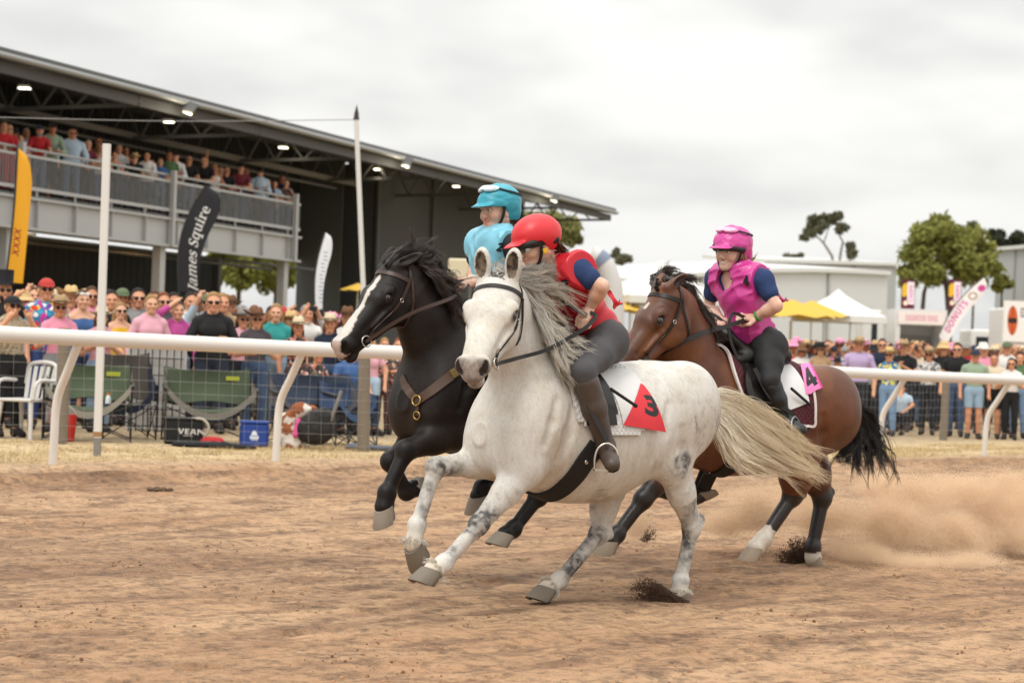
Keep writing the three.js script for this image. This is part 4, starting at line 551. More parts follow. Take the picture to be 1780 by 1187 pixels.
// ear: a leaf-shaped cup from base along e, opening towards f
function earPrims(base, e, f, len = 0.165, wid = 0.036) {
  e = nrm3(e); f = nrm3(sub3(f, mul3(e, dot3(f, e)))); const s = cross3(e, f), axes = [e, s, f], m = add3(base, mul3(e, len * 0.46));
  return [cone(add3(base, mul3(e, -0.02)), add3(base, mul3(e, 0.03)), 0.030, 0.030, { k: 0.03, tag: 'ear' }),
    ball(m, [len * 0.54, wid, wid * 0.72], { axes, k: 0.015, tag: 'ear' }),
    ball(add3(m, add3(mul3(f, wid * 0.66), mul3(e, len * 0.02))), [len * 0.40, wid * 0.66, wid * 0.62], { axes, sub: true, k: 0.010, tag: 'earin' })];
}
// hair: tapering three-sided strands along guide locks; every lock is a list of points, strands spread round it
function hairGeometry(locks, o, seed) {
  const R = rng(seed), pos = [], nor = [], col = [], idx = [], seg = o.seg ?? 12;
  for (const L of locks) {
    const n = L.n ?? 60, sp = L.spread ?? [0.02, 0.05], P = L.pts;
    let K = null, left = 0;
    for (let i = 0; i < n; i++) {
      const jit = (a) => [(R() + R() - 1) * a, (R() + R() - 1) * a, (R() + R() - 1) * a];
      if (!left) { left = 6 + Math.floor(R() * 14); K = { u: R(), j0: jit(sp[0]), j1: jit(sp[1]), wob: jit((o.wave ?? 0.012) * 1.5), ph: R() * 6.28, fr: 1.0 + R() * 2.0, cut: (L.cut ?? 0.55) + (1 - (L.cut ?? 0.55)) * R(), c: o.color(R, L), t: o.tip ? o.tip(R, L) : null }; } left--;
      const fly = R() < 0.10, u = clamp(K.u + (R() - 0.5) * 0.12), j0 = add3(K.j0, jit(sp[0] * 0.6)), j1 = add3(K.j1, jit(fly ? sp[1] * 0.9 : 0.010)), jm = jit(fly ? 0.03 : 0.013), wob = add3(K.wob, jit((o.wave ?? 0.012) * 0.35)), ph = K.ph + (R() - 0.5) * 0.5, fr = K.fr, cut = clamp(K.cut * (0.86 + 0.2 * R()), 0.2, 1);
      const rs = L.root ? sub3(mix3(L.root[0], L.root[1], u), P[0]) : [0, 0, 0], te = L.end ? sub3(mix3(L.end[0], L.end[1], u), P[P.length - 1]) : [0, 0, 0];
      const pts = P.map((p, k) => { const t = k / (P.length - 1); return V(...add3(p, add3(add3(mul3(rs, 1 - t), mul3(te, t)), add3(add3(mul3(j0, 1 - t), mul3(j1, t * t)), mul3(jm, Math.sin(t * 3.14)))))); });
      const c = new THREE.CatmullRomCurve3(pts, false, 'centripetal'), r0 = (o.r ?? 0.0024) * (0.7 + 0.6 * R()), cm = o.color(R, L), colr = mix3(K.c, cm, 0.35), tip = K.t ? mix3(K.t, o.tip(R, L), 0.35) : colr, b0 = pos.length / 3;
      let A = null;
      for (let k = 0; k <= seg; k++) {
        const t = k / seg * cut, p = c.getPoint(t), T = c.getTangent(t), w = Math.sin(fr * t * 6.28 + ph) * t;
        p.x += wob[0] * w; p.y += wob[1] * w; p.z += wob[2] * w;
        if (!A) A = V(0.3, 0.2, 0.9).cross(T).normalize(); else A.addScaledVector(T, -A.dot(T)).normalize();
        const Bn = T.clone().cross(A), rad = r0 * (k === seg ? 0.15 : 1 - 0.65 * (k / seg)), cc = mix3(colr, tip, k / seg);
        for (let q = 0; q < 3; q++) { const a = q / 3 * 6.283, nx = A.x * Math.cos(a) + Bn.x * Math.sin(a), ny = A.y * Math.cos(a) + Bn.y * Math.sin(a), nz = A.z * Math.cos(a) + Bn.z * Math.sin(a); pos.push(p.x + nx * rad, p.y + ny * rad, p.z + nz * rad); nor.push(nx, ny, nz); col.push(...cc); }
        if (k < seg) for (let q = 0; q < 3; q++) { const a = b0 + k * 3 + q, b = b0 + k * 3 + (q + 1) % 3; idx.push(a, b, a + 3, b, b + 3, a + 3); }
      }
    }
  }
  const g = new THREE.BufferGeometry(); g.setAttribute('position', new THREE.Float32BufferAttribute(pos, 3)); g.setAttribute('normal', new THREE.Float32BufferAttribute(nor, 3)); g.setAttribute('color', new THREE.Float32BufferAttribute(col, 3)); g.setIndex(idx); return g;
}
// strap: a flat band along points; normals from a field when it lies on a body
function strap(pts, width, thick, F, off = 0.004, seg = 6, fixedNormal) {
  const c = new THREE.CatmullRomCurve3(pts.map((p) => V(...p))), n = pts.length * seg, pos = [], idx = [], P = [], Nn = [];
  for (let i = 0; i <= n; i++) { let p = c.getPoint(i / n).toArray(), g; if (F) { p = onto(F, p, off, 5); g = grad(F, p, 0.008); } else g = typeof fixedNormal === 'function' ? fixedNormal(i / n) : fixedNormal ?? [0, 0, -1]; P.push(p); Nn.push(g); }
  for (let i = 0; i <= n; i++) {
    const t = nrm3(sub3(P[Math.min(n, i + 1)], P[Math.max(0, i - 1)])); let g = nrm3(sub3(Nn[i], mul3(t, dot3(Nn[i], t)))); const s = cross3(t, g);
    for (const [a, b] of [[-1, -1], [1, -1], [1, 1], [-1, 1]]) pos.push(...add3(P[i], add3(mul3(s, a * width / 2), mul3(g, b * thick / 2))));
    if (i < n) for (let q = 0; q < 4; q++) { const a = i * 4 + q, b = i * 4 + (q + 1) % 4; idx.push(a, b, a + 4, b, b + 4, a + 4); }
  }
  idx.push(0, 2, 1, 0, 3, 2); const e = n * 4; idx.push(e, e + 1, e + 2, e, e + 2, e + 3);
  const g = new THREE.BufferGeometry(); g.setAttribute('position', new THREE.Float32BufferAttribute(pos, 3)); g.setIndex(idx); return toCreasedNormals(g, 0.6);
}
// cloth patch lying on a field: q(u, v) gives a start point, pushed onto the field at an offset; a shell with thickness
function patch(F, q, nu, nv, off, thick, inside, uvf) {
  const pos = [], uv = [], idx = [], W = nu + 1;
  for (const lay of [0, 1]) for (let j = 0; j <= nv; j++) for (let i = 0; i <= nu; i++) {
    const u = i / nu, v = j / nv; let p = q(u, v); const o = typeof off === 'function' ? off(u, v) : off; p = onto(F, p, o + (lay ? 0 : thick), 7); pos.push(...p); uv.push(...(uvf ? uvf(u, v) : [u, v]));
  }
  const S = W * (nv + 1), ok = (i, j) => !inside || inside((i + 0.5) / nu, (j + 0.5) / nv);
  for (let j = 0; j < nv; j++) for (let i = 0; i < nu; i++) {
    if (!ok(i, j)) continue; const a = j * W + i, b = a + 1, c = a + W, d = c + 1;
    idx.push(a, b, d, a, d, c, S + a, S + d, S + b, S + a, S + c, S + d);
    const edge = (p, r) => idx.push(p, S + p, r, r, S + p, S + r);
    if (j === 0 || !ok(i, j - 1)) edge(a, b); if (j === nv - 1 || !ok(i, j + 1)) edge(d, c); if (i === 0 || !ok(i - 1, j)) edge(c, a); if (i === nu - 1 || !ok(i + 1, j)) edge(b, d);
  }
  const g = new THREE.BufferGeometry(); g.setAttribute('position', new THREE.Float32BufferAttribute(pos, 3)); g.setAttribute('uv', new THREE.Float32BufferAttribute(uv, 2)); g.setIndex(idx); return toCreasedNormals(g, 0.8);
}
function ringGeometry(c, n, r, t, seg = 24) { const q = new THREE.Quaternion().setFromUnitVectors(V(0, 0, 1), V(...nrm3(n))); return new THREE.TorusGeometry(r, t, 8, seg).applyQuaternion(q).translate(...c); }
// eyeball with iris, seen between the lids
function eyeParts(parent, c, n, r, dark = '#160d08') {
  const e = mesh('eye', new THREE.SphereGeometry(r, 20, 14).translate(...c), phys(dark, 0.06, { clearcoat: 1, clearcoatRoughness: 0.03 }), parent); return e;
}
// ---------------------------------------------------------------- people: heads, hands and riders
function headFrame(c, fwd, up) { const x = nrm3(fwd), y0 = sub3(up, mul3(x, dot3(up, x))), y = nrm3(y0), z = cross3(x, y); return { o: c, x, y, z, w: (a, b, d) => add3(c, add3(mul3(x, a), add3(mul3(y, b), mul3(z, d)))) }; }
function faceColor(M, skin, hair, o = {}) {
  const lip = mixc(skin, [skin[0] * 0.8, skin[1] * 0.38, skin[2] * 0.38], 0.75);
  return (x, y, z) => {
    const d = sub3([x, y, z], M.o), a = dot3(d, M.x), b = dot3(d, M.y), q = Math.abs(dot3(d, M.z)); let c = mixc(skin, [skin[0] * 0.88, skin[1] * 0.8, skin[2] * 0.76], smooth(0.45, 0.7, fbm(x * 30, y * 30, z * 30, 3)));
    if (a > 0.04 && b < -0.005 && b > -0.06) c = mixc(c, [skin[0] * 0.97, skin[1] * 0.68, skin[2] * 0.62], 0.45 * smooth(0.03, 0.012, Math.hypot(q - 0.042, b + 0.028)));   // cheeks
    if (a > 0.078 && Math.abs(b + 0.0645 - q * q * 6) < 0.0135 * (1 - q / 0.030) + 0.003 && q < 0.028) c = mixc(c, lip, 0.9);
    if (a > 0.07 && Math.abs(b - (0.027 - 12 * (q - 0.03) * (q - 0.03))) < 0.0045 && q > 0.012 && q < 0.05) c = mixc(c, hair, 0.75);                                          // brows
    if (a > 0.07 && Math.hypot((q - 0.032) / 1.5, b - 0.006) < 0.0125 && Math.hypot((q - 0.032) / 1.5, b - 0.004) > 0.009) c = mixc(c, mixc(skin, [0.03, 0.02, 0.02], 0.6), 0.7);
    return c;
  };
}
function faceHead(M, s = 1, o = {}) {
  const k = (a) => a * s, A = [M.x, M.y, M.z], w = (p) => M.w(...p.map(k)), P = [], c = (a, b, r1, r2, e = {}) => P.push(cone(w(a), w(b), r1 * s, r2 * s, { k: 0.02, tag: 'head', ...e })), b = (a, r, e = {}) => P.push(ball(w(a), r.map(k), { k: 0.02, tag: 'head', axes: A, ...e }));
  b([-0.008, 0.030, 0], [0.098, 0.090, 0.078]); c([0.030, -0.005, 0], [0.046, -0.072, 0], 0.066, 0.044, { k: 0.03 });
  for (const q of [-1, 1]) { c([-0.012, -0.045, q * 0.052], [0.058, -0.094, q * 0.014], 0.022, 0.019); b([0.058, -0.030, q * 0.040], [0.034, 0.028, 0.026]); b([0.104, -0.036, q * 0.012], [0.010, 0.009, 0.008], { k: 0.008 }); b([-0.006, -0.008, q * 0.079], [0.019, 0.032, 0.008], { k: 0.006, tag: 'ear' }); c([0.088, 0.022, q * 0.014], [0.074, 0.024, q * 0.052], 0.012, 0.010, { k: 0.012 }); }
  b([0.070, -0.096, 0], [0.022, 0.018, 0.022]); c([0.090, 0.014, 0], [0.111, -0.028, 0], 0.0085, 0.0125, { k: 0.014 });
  c([0.091, -0.058, -0.014], [0.091, -0.058, 0.014], 0.008, 0.008, { k: 0.008 }); c([0.088, -0.073, -0.012], [0.088, -0.073, 0.012], 0.0085, 0.0085, { k: 0.008 });
  c([-0.025, -0.060, 0], [-0.045, -0.170, 0], 0.050, 0.055, { k: 0.04, tag: 'neck' });
  for (const q of [-1, 1]) b([0.104, 0.005, q * 0.033], [0.017, 0.013, 0.019], { sub: true, k: 0.010 });
  if (o.open) b([0.100, -0.066, 0], [0.018, o.open, 0.022], { sub: true, k: 0.005 }); else c([0.103, -0.0655, -0.022], [0.103, -0.0655, 0.022], 0.004, 0.004, { sub: true, k: 0.005 });
  return P;
}
function eyes(M, parent, iris = '#4a3524', s = 1) {
  for (const q of [-1, 1]) {
    const e = mesh('eye', new THREE.SphereGeometry(0.0125 * s, 14, 10).translate(...M.w(0.0815 * s, 0.004 * s, q * 0.0325 * s)), phys('#d8d2ca', 0.2), parent);
    mesh('iris', new THREE.SphereGeometry(0.0066 * s, 12, 8).translate(...M.w(0.0888 * s, 0.0035 * s, q * 0.0325 * s)), phys(iris, 0.12), e);
  }
}
// a gripping hand: palm, four curled fingers of unequal length and a thumb closing over them. f: along the knuckles' forward direction, u: back of the hand, side: towards the thumb
function handPrims(wrist, f, u, side, curl = 1, s = 1) {
  f = nrm3(f); u = nrm3(sub3(u, mul3(f, dot3(u, f)))); let t = nrm3(cross3(f, u)); if (dot3(t, side) < 0) t = mul3(t, -1);
  const w = (a, b, c) => add3(wrist, add3(mul3(f, a * s), add3(mul3(u, b * s), mul3(t, c * s)))), P = [];
  P.push(ball(w(0.045, 0, 0), [0.046 * s, 0.016 * s, 0.040 * s], { axes: [f, u, t], k: 0.012, tag: 'hand' }), cone(w(-0.02, 0, 0), w(0.03, 0, 0), 0.026 * s, 0.022 * s, { k: 0.02, tag: 'hand' }));
  const len = [0.92, 1.0, 0.96, 0.78];
  for (let i = 0; i < 4; i++) {
    const z = 0.030 - i * 0.0195, L = len[i]; let p = w(0.082 - Math.abs(i - 1.2) * 0.004, 0.006, z), a = -0.35 * curl; const pts = [p];
    for (const [l, da] of [[0.040, 0.35], [0.027, 1.25], [0.021, 0.9]]) { a -= da * curl * (l > 0.03 ? 0.9 : 1); p = add3(p, add3(mul3(f, Math.cos(a) * l * L * s), mul3(u, Math.sin(a) * l * L * s))); pts.push(p); }
    for (let j = 0; j < 3; j++) P.push(cone(pts[j], pts[j + 1], (0.0098 - j * 0.0008) * s, (0.0092 - j * 0.0009) * s, { k: j ? 0.004 : 0.008, tag: 'hand' }));
  }
  const a = w(0.020, -0.006, 0.036), b = w(0.050, -0.022, 0.050), c = w(0.078, -0.034, 0.036); P.push(cone(a, b, 0.013 * s, 0.0115 * s, { k: 0.014, tag: 'hand' }), cone(b, c, 0.011 * s, 0.0095 * s, { k: 0.004, tag: 'hand' }));
  return P;
}
function merged(list) { const gs = list.map((g) => { const h = g.index ? g.toNonIndexed() : g; for (const k of Object.keys(h.attributes)) if (!['position', 'normal', 'color'].includes(k)) h.deleteAttribute(k); return h; }); return mergeGeometries(gs); }
// patch thrown along sight lines onto a field: corners in photograph pixels, so that a badge sits where the photograph shows it
function badge(F, fr, c, nu, nv, off, thick, uvf) {
  return patch(F, (u, v) => { const px = mix(mix(c[0][0], c[1][0], u), mix(c[3][0], c[2][0], u), v), py = mix(mix(c[0][1], c[1][1], u), mix(c[3][1], c[2][1], u), v), d = sight(px, py); let t = 7, p; for (let i = 0; i < 300; i++) { p = fr.toLocal(d.clone().multiplyScalar(t).add(camera.position)); const e = F(...p); if (e < 0.003) break; t += Math.max(0.002, e * 0.6); if (t > 18) break; } return p; }, nu, nv, off, thick, null, uvf ?? ((u, v) => [u, 1 - v]));
}
const folds = (amp, fx, fy, fz, seed) => (x, y, z, d) => d > 0.06 || d < -0.06 ? d : d - amp * ((fbm(x * fx + seed, y * fy, z * fz, 3) - 0.5) * 2 + 0.6 * (Math.abs(fbm(x * fx * 0.6 + seed * 2, y * fy * 0.6, z * fz * 0.6, 2) - 0.5) * 4 - 0.5));
function makeRider(H, r) {
  const g = thing('person', r.label, 'person', H.fr.O.toArray(), H.fr.turn, 'riders in the race'), { skin } = r, P = [];
  const M = r.head, tors = (e, k = 0.04) => [
    cone(r.pelvis, r.waist, 0.120 + e, 0.108 + e, { k, tag: 'torso', n: r.fore, q: 1.25 }), cone(r.waist, r.chest, 0.108 + e, 0.138 + e, { k, tag: 'torso', n: r.fore, q: 1.35 }), cone(r.chest, mix3(r.chest, r.neck, 0.65), 0.138 + e, 0.105 + e, { k, tag: 'torso', n: r.fore, q: 1.45 }),
    ...[0, 1].map((i) => cone(mix3(r.chest, r.neck, 0.72), r.sh[i], 0.07 + e, 0.06 + e, { k: 0.05, tag: 'torso' }))];
  const arm = (i, e, t = 1) => [cone(r.sh[i], mix3(r.sh[i], r.el[i], t), 0.052 + e, mix(0.052, 0.041, t) + e, { k: 0.04, tag: 'arm' })];
  P.push(...tors(-0.012)); P.push(cone(mix3(r.chest, r.neck, 0.6), M.w(-0.03, -0.08, 0), 0.062, 0.050, { k: 0.05, tag: 'neck' }));
  for (const i of [0, 1]) { P.push(...arm(i, -0.006)); P.push(cone(r.el[i], mix3(r.el[i], r.ha[i], 0.4), 0.040, 0.040, { k: 0.02, tag: 'arm' }), cone(mix3(r.el[i], r.ha[i], 0.35), r.ha[i], 0.040, 0.026, { k: 0.02, tag: 'arm' })); }
  for (const i of [0, 1]) P.push(cone(r.hip[i], r.kn[i], 0.085, 0.055, { k: 0.04, tag: 'leg' }), cone(r.kn[i], r.an[i], 0.055, 0.04, { k: 0.03, tag: 'leg' }));
  const fc = faceColor(M, skin, r.hair, r), sc = (x, y, z) => mixc(skin, [skin[0] * 0.92, skin[1] * 0.78, skin[2] * 0.72], smooth(0.42, 0.66, fbm(x * 22, y * 22, z * 22, 3)));
  const geo = [solid(P, 0.012, { color: sc }), solid(faceHead(M, r.hs ?? 1, { open: r.open }), 0.0042, { color: fc })];
  for (const i of [0, 1]) geo.push(solid(handPrims(r.ha[i], r.hf[i], r.hu[i], r.ht[i], 1.0, r.handS ?? 1.05), 0.0036, { color: sc }));
  mesh('body', merged(geo), phys('#ffffff', 0.52, { vertexColors: true, specularIntensity: 0.5 }), g); eyes(M, g, r.iris, r.hs ?? 1);
  // shirt with short sleeves, vest over it, breeches, boots
  const shirt = [...tors(0.004)]; for (const i of [0, 1]) shirt.push(...arm(i, 0.013, r.slv ?? 0.5)); const nk = M.w(-0.01, -0.175, 0), sf = folds(0.004, 18, 18, 18, 3); mesh('shirt', solid(shirt, 0.011, { extra: (x, y, z, d) => Math.max(sf(x, y, z, d), 0.078 - Math.hypot(...sub3([x, y, z], add3(nk, mul3(M.x, 0.03))))) }), r.shirtMat, g);
  const ax = nrm3(sub3(r.neck, r.pelvis)), lat = nrm3(sub3(r.sh[1], r.sh[0]));
  const vest = [...tors(r.loose ?? 0.026, 0.05), ...[0, 1].map((i) => cone(mix3(r.chest, r.neck, 0.72), mix3(r.sh[i], r.neck, 0.06), 0.076, r.cap ?? 0.064, { k: 0.05 })), cone(r.waist, add3(r.pelvis, mul3(ax, r.hem ?? 0.03)), 0.135, 0.165, { k: 0.04, n: r.fore, q: 1.2 })];
  const fa = r.foldAmp ?? 0.011, [fl, fh, sk] = r.fold ?? [5, 17, 0.5], cut = (x, y, z, d) => { if (d > 0.07 || d < -0.07) return d; const q = sub3([x, y, z], r.pelvis), a = dot3(q, ax), l = dot3(q, lat), f = dot3(q, r.fore), w = fbm(l * 4 + 3, a * 4, f * 4, 2) * 0.9, n1 = noise3(l * fl + 7, (a + sk * l) * fh + w * 3, f * fl + 2), n2 = noise3((l - sk * a) * fh * 0.8 + w * 2, a * fl * 1.3 + 5, f * fl * 1.4 + 9); return d - fa * (1 - Math.abs(2 * n1 - 1) * 1.6) - fa * 0.7 * (1 - Math.abs(2 * n2 - 1) * 1.8); };
  const vg = solid(vest, 0.009, { extra: (x, y, z, d) => { d = cut(x, y, z, d); const p = [x, y, z], h = dot3(sub3(p, r.pelvis), ax); d = Math.max(d, (r.hem ?? -0.02) + 0.012 * Math.sin(18 * dot3(sub3(p, r.pelvis), lat)) - h); const sd = Math.abs(dot3(sub3(p, r.neck), lat)); d = Math.max(d, sd - (r.vw ?? 0.175) - 0.02 * smooth(0.2, 0.0, h)); return Math.max(d, (r.nr ?? 0.082) - Math.hypot(...sub3(p, add3(nk, mul3(M.x, 0.025))))); } });
  mesh('vest', vg, r.vestMat, g);
  const br = []; for (const i of [0, 1]) br.push(cone(mix3(r.pelvis, r.hip[i], 0.5), r.hip[i], 0.118, 0.110, { k: 0.06 }), cone(r.hip[i], mix3(r.hip[i], r.kn[i], 0.5), 0.110, 0.086, { k: 0.05 }), cone(mix3(r.hip[i], r.kn[i], 0.5), r.kn[i], 0.086, 0.062, { k: 0.03 }), cone(r.kn[i], mix3(r.kn[i], r.an[i], 0.35), 0.066, 0.062, { k: 0.02 })); br.push(cone(r.pelvis, r.waist, 0.135, 0.122, { k: 0.06, n: r.fore, q: 1.15 }));
  mesh('breeches', solid(br, 0.011, { extra: folds(0.0035, 16, 16, 16, 9) }), r.breechMat, g);
  for (const i of [0, 1]) {
    const up = nrm3(sub3(r.kn[i], r.an[i])), tf = nrm3(sub3(r.toe[i], r.an[i])), sole = r.sole ? nrm3(r.sole[i]) : nrm3(sub3(up, mul3(tf, dot3(up, tf)))), heel = add3(r.an[i], add3(mul3(up, -0.045), mul3(tf, -0.02)));
    const boot = solid([cone(mix3(r.kn[i], r.an[i], 0.16), mix3(r.kn[i], r.an[i], 0.5), 0.068, 0.066, { k: 0.02 }), cone(mix3(r.kn[i], r.an[i], 0.5), r.an[i], 0.066, 0.046, { k: 0.02 }), cone(r.an[i], heel, 0.046, 0.040, { k: 0.03 }), cone(add3(r.an[i], mul3(up, -0.03)), r.toe[i], 0.044, 0.034, { k: 0.03, n: sole, q: 1.1 }), cone(mix3(r.an[i], r.toe[i], 0.55), r.toe[i], 0.046, 0.036, { k: 0.03, n: sole, q: 1.3 })], 0.008, { extra: folds(0.003, 24, 14, 24, 5) });
    const b = mesh('boot', boot, r.bootMat, g);
    if (i === 0) mesh('boot_sole', solid([cone(add3(heel, mul3(sole, -0.036)), add3(r.toe[i], mul3(sole, -0.030)), 0.040, 0.036, { n: sole, q: 5 })], 0.007), mat('#15110f', 0.8), b);
  }
  return { g, M, vestF: vg.userData.field };
}
// helmet shell with brim; returns the field of the shell
function helmet(R, parent, o) {
  const M = o.M ?? R.M, s = o.s ?? 1, w = (a, b, c) => M.w(a * s, b * s, c * s), A = [M.x, M.y, M.z];
  const P = [ball(w(-0.008, 0.046, 0), [0.131 * s, 0.105 * s, 0.108 * s], { axes: A, k: 0.02 }), ...(o.puff ? [ball(w(-0.03, 0.062, 0), [0.125 * s, 0.100 * s, 0.112 * s], { axes: A, k: 0.03 }), ball(w(-0.095, -0.01, 0), [0.05 * s, 0.07 * s, 0.085 * s], { axes: A, k: 0.04 })] : [])];
  const visor = ball(w(0.115, 0.030, 0), [0.062 * s, 0.012 * s, 0.078 * s], { axes: [nrm3(add3(M.x, mul3(M.y, -0.22))), nrm3(add3(M.y, mul3(M.x, 0.22))), M.z], k: 0.014 });
  const f = folds(o.fold ?? 0.0, 22, 22, 22, 4), G = solid([...P, visor], 0.0058 * s, { extra: (x, y, z, d) => { if (o.fold) d = f(x, y, z, d); const q = sub3([x, y, z], M.o), a = dot3(q, M.x), b = dot3(q, M.y); const line = a > 0.03 ? 0.022 : mix(0.022, -0.052, smooth(0.03, -0.05, a)); return Math.max(d, (line * s - b)); } });
  const h = mesh('helmet', G, o.material, parent); return { h, F: field(P), w, M, s };
}
function chinStrap(h, parent, M, s = 1) {
  const w = (a, b, c) => M.w(a * s, b * s, c * s);
  for (const q of [-1, 1]) mesh('chin_strap', strap([w(0.022, 0.030, q * 0.090), w(0.026, -0.02, q * 0.084), w(0.034, -0.065, q * 0.066), w(0.050, -0.102, q * 0.036), w(0.062, -0.118, 0)], 0.017, 0.004, null, 0, 6, (t) => nrm3(add3(mul3(M.z, q * (1 - t)), add3(mul3(M.y, -t), mul3(M.x, 0.2))))), mat('#0f0e0e', 0.7), parent);
}
function gogglesOn(h, parent, o) {                                    // goggles strapped round a helmet: frame, lens, strap
  const { F, w } = h, th0 = o.tilt ?? 0, pos = (az, el, r = 0.16) => w(-0.008 + Math.cos(az) * Math.cos(el) * r, 0.046 + Math.sin(el) * r, Math.sin(az) * Math.cos(el) * r);
  const e0 = o.el, hgt = o.h ?? 0.26, shape = (u, v) => { const a = Math.abs(u - 0.5) * 2; return Math.abs(v - 0.5) < 0.5 * Math.sqrt(Math.max(0, 1 - Math.pow(a, 4))) - (v < 0.5 && a < 0.22 ? 0.18 * (1 - a / 0.22) : 0); };
  const q = (sc) => (u, v) => pos((u - 0.5) * 1.9 * sc, e0 + (v - 0.5) * hgt * sc);
  const fr = mesh('goggles', patch(F, q(1), 36, 16, 0.004, 0.012, shape), o.frame, parent); mesh('goggles_lens', patch(F, q(0.82), 30, 12, 0.012, 0.008, shape), o.lens, fr);
  const pts = []; for (let i = 0; i <= 12; i++) { const az = 0.9 + (Math.PI * 2 - 1.8) * i / 12; pts.push(onto(F, pos(az, e0 + (o.drop ?? 0) * Math.sin((i / 12) * Math.PI)), 0.006)); }
  mesh('goggles_strap', strap(pts, 0.012, 0.004, F, 0.008, 5), mat('#111010', 0.8), fr);
}
// ---------------------------------------------------------------- the crowd. A figure faces +z, x to its left, 1.70 m tall
const POSES = {
  stand: { el: [[0.27, 1.12, -0.02], [-0.27, 1.12, -0.02]], ha: [[0.27, 0.87, 0.10], [-0.27, 0.87, 0.10]], say: 'standing' },
  clap: { el: [[0.27, 1.10, 0.10], [-0.27, 1.10, 0.10]], ha: [[0.05, 1.24, 0.32], [-0.05, 1.26, 0.32]], say: 'clapping' },
  cheer: { el: [[0.29, 1.16, 0.16], [-0.29, 1.16, 0.16]], ha: [[0.13, 1.42, 0.24], [-0.13, 1.42, 0.24]], say: 'cheering with raised hands' },
  phone: { el: [[0.24, 1.32, 0.26], [-0.24, 1.32, 0.26]], ha: [[0.08, 1.58, 0.36], [-0.12, 1.60, 0.36]], say: 'holding up a camera' },
  drink: { el: [[0.27, 1.08, 0.0], [-0.27, 1.10, 0.06]], ha: [[0.14, 1.14, 0.26], [-0.10, 1.12, 0.28]], say: 'holding a drink' },
  brow: { el: [[0.27, 1.12, 0.0], [-0.34, 1.48, 0.10]], ha: [[0.25, 0.88, 0.12], [-0.10, 1.66, 0.10]], say: 'with a hand on the head' },
  point: { el: [[0.27, 1.12, 0.05], [-0.24, 1.68, 0.06]], ha: [[0.16, 1.14, 0.28], [-0.24, 1.95, 0.10]], say: 'with one arm raised high' },
  lean: { el: [[0.26, 1.06, 0.22], [-0.26, 1.06, 0.22]], ha: [[0.13, 1.06, 0.46], [-0.13, 1.06, 0.46]], lean: 0.20, say: 'leaning on the railing' },
  sit: { el: [[0.27, 0.72, 0.02], [-0.27, 0.72, 0.02]], ha: [[0.15, 0.58, 0.26], [-0.15, 0.58, 0.26]], sit: true, say: 'sitting in a folding chair' },
};
const protos = new Map();
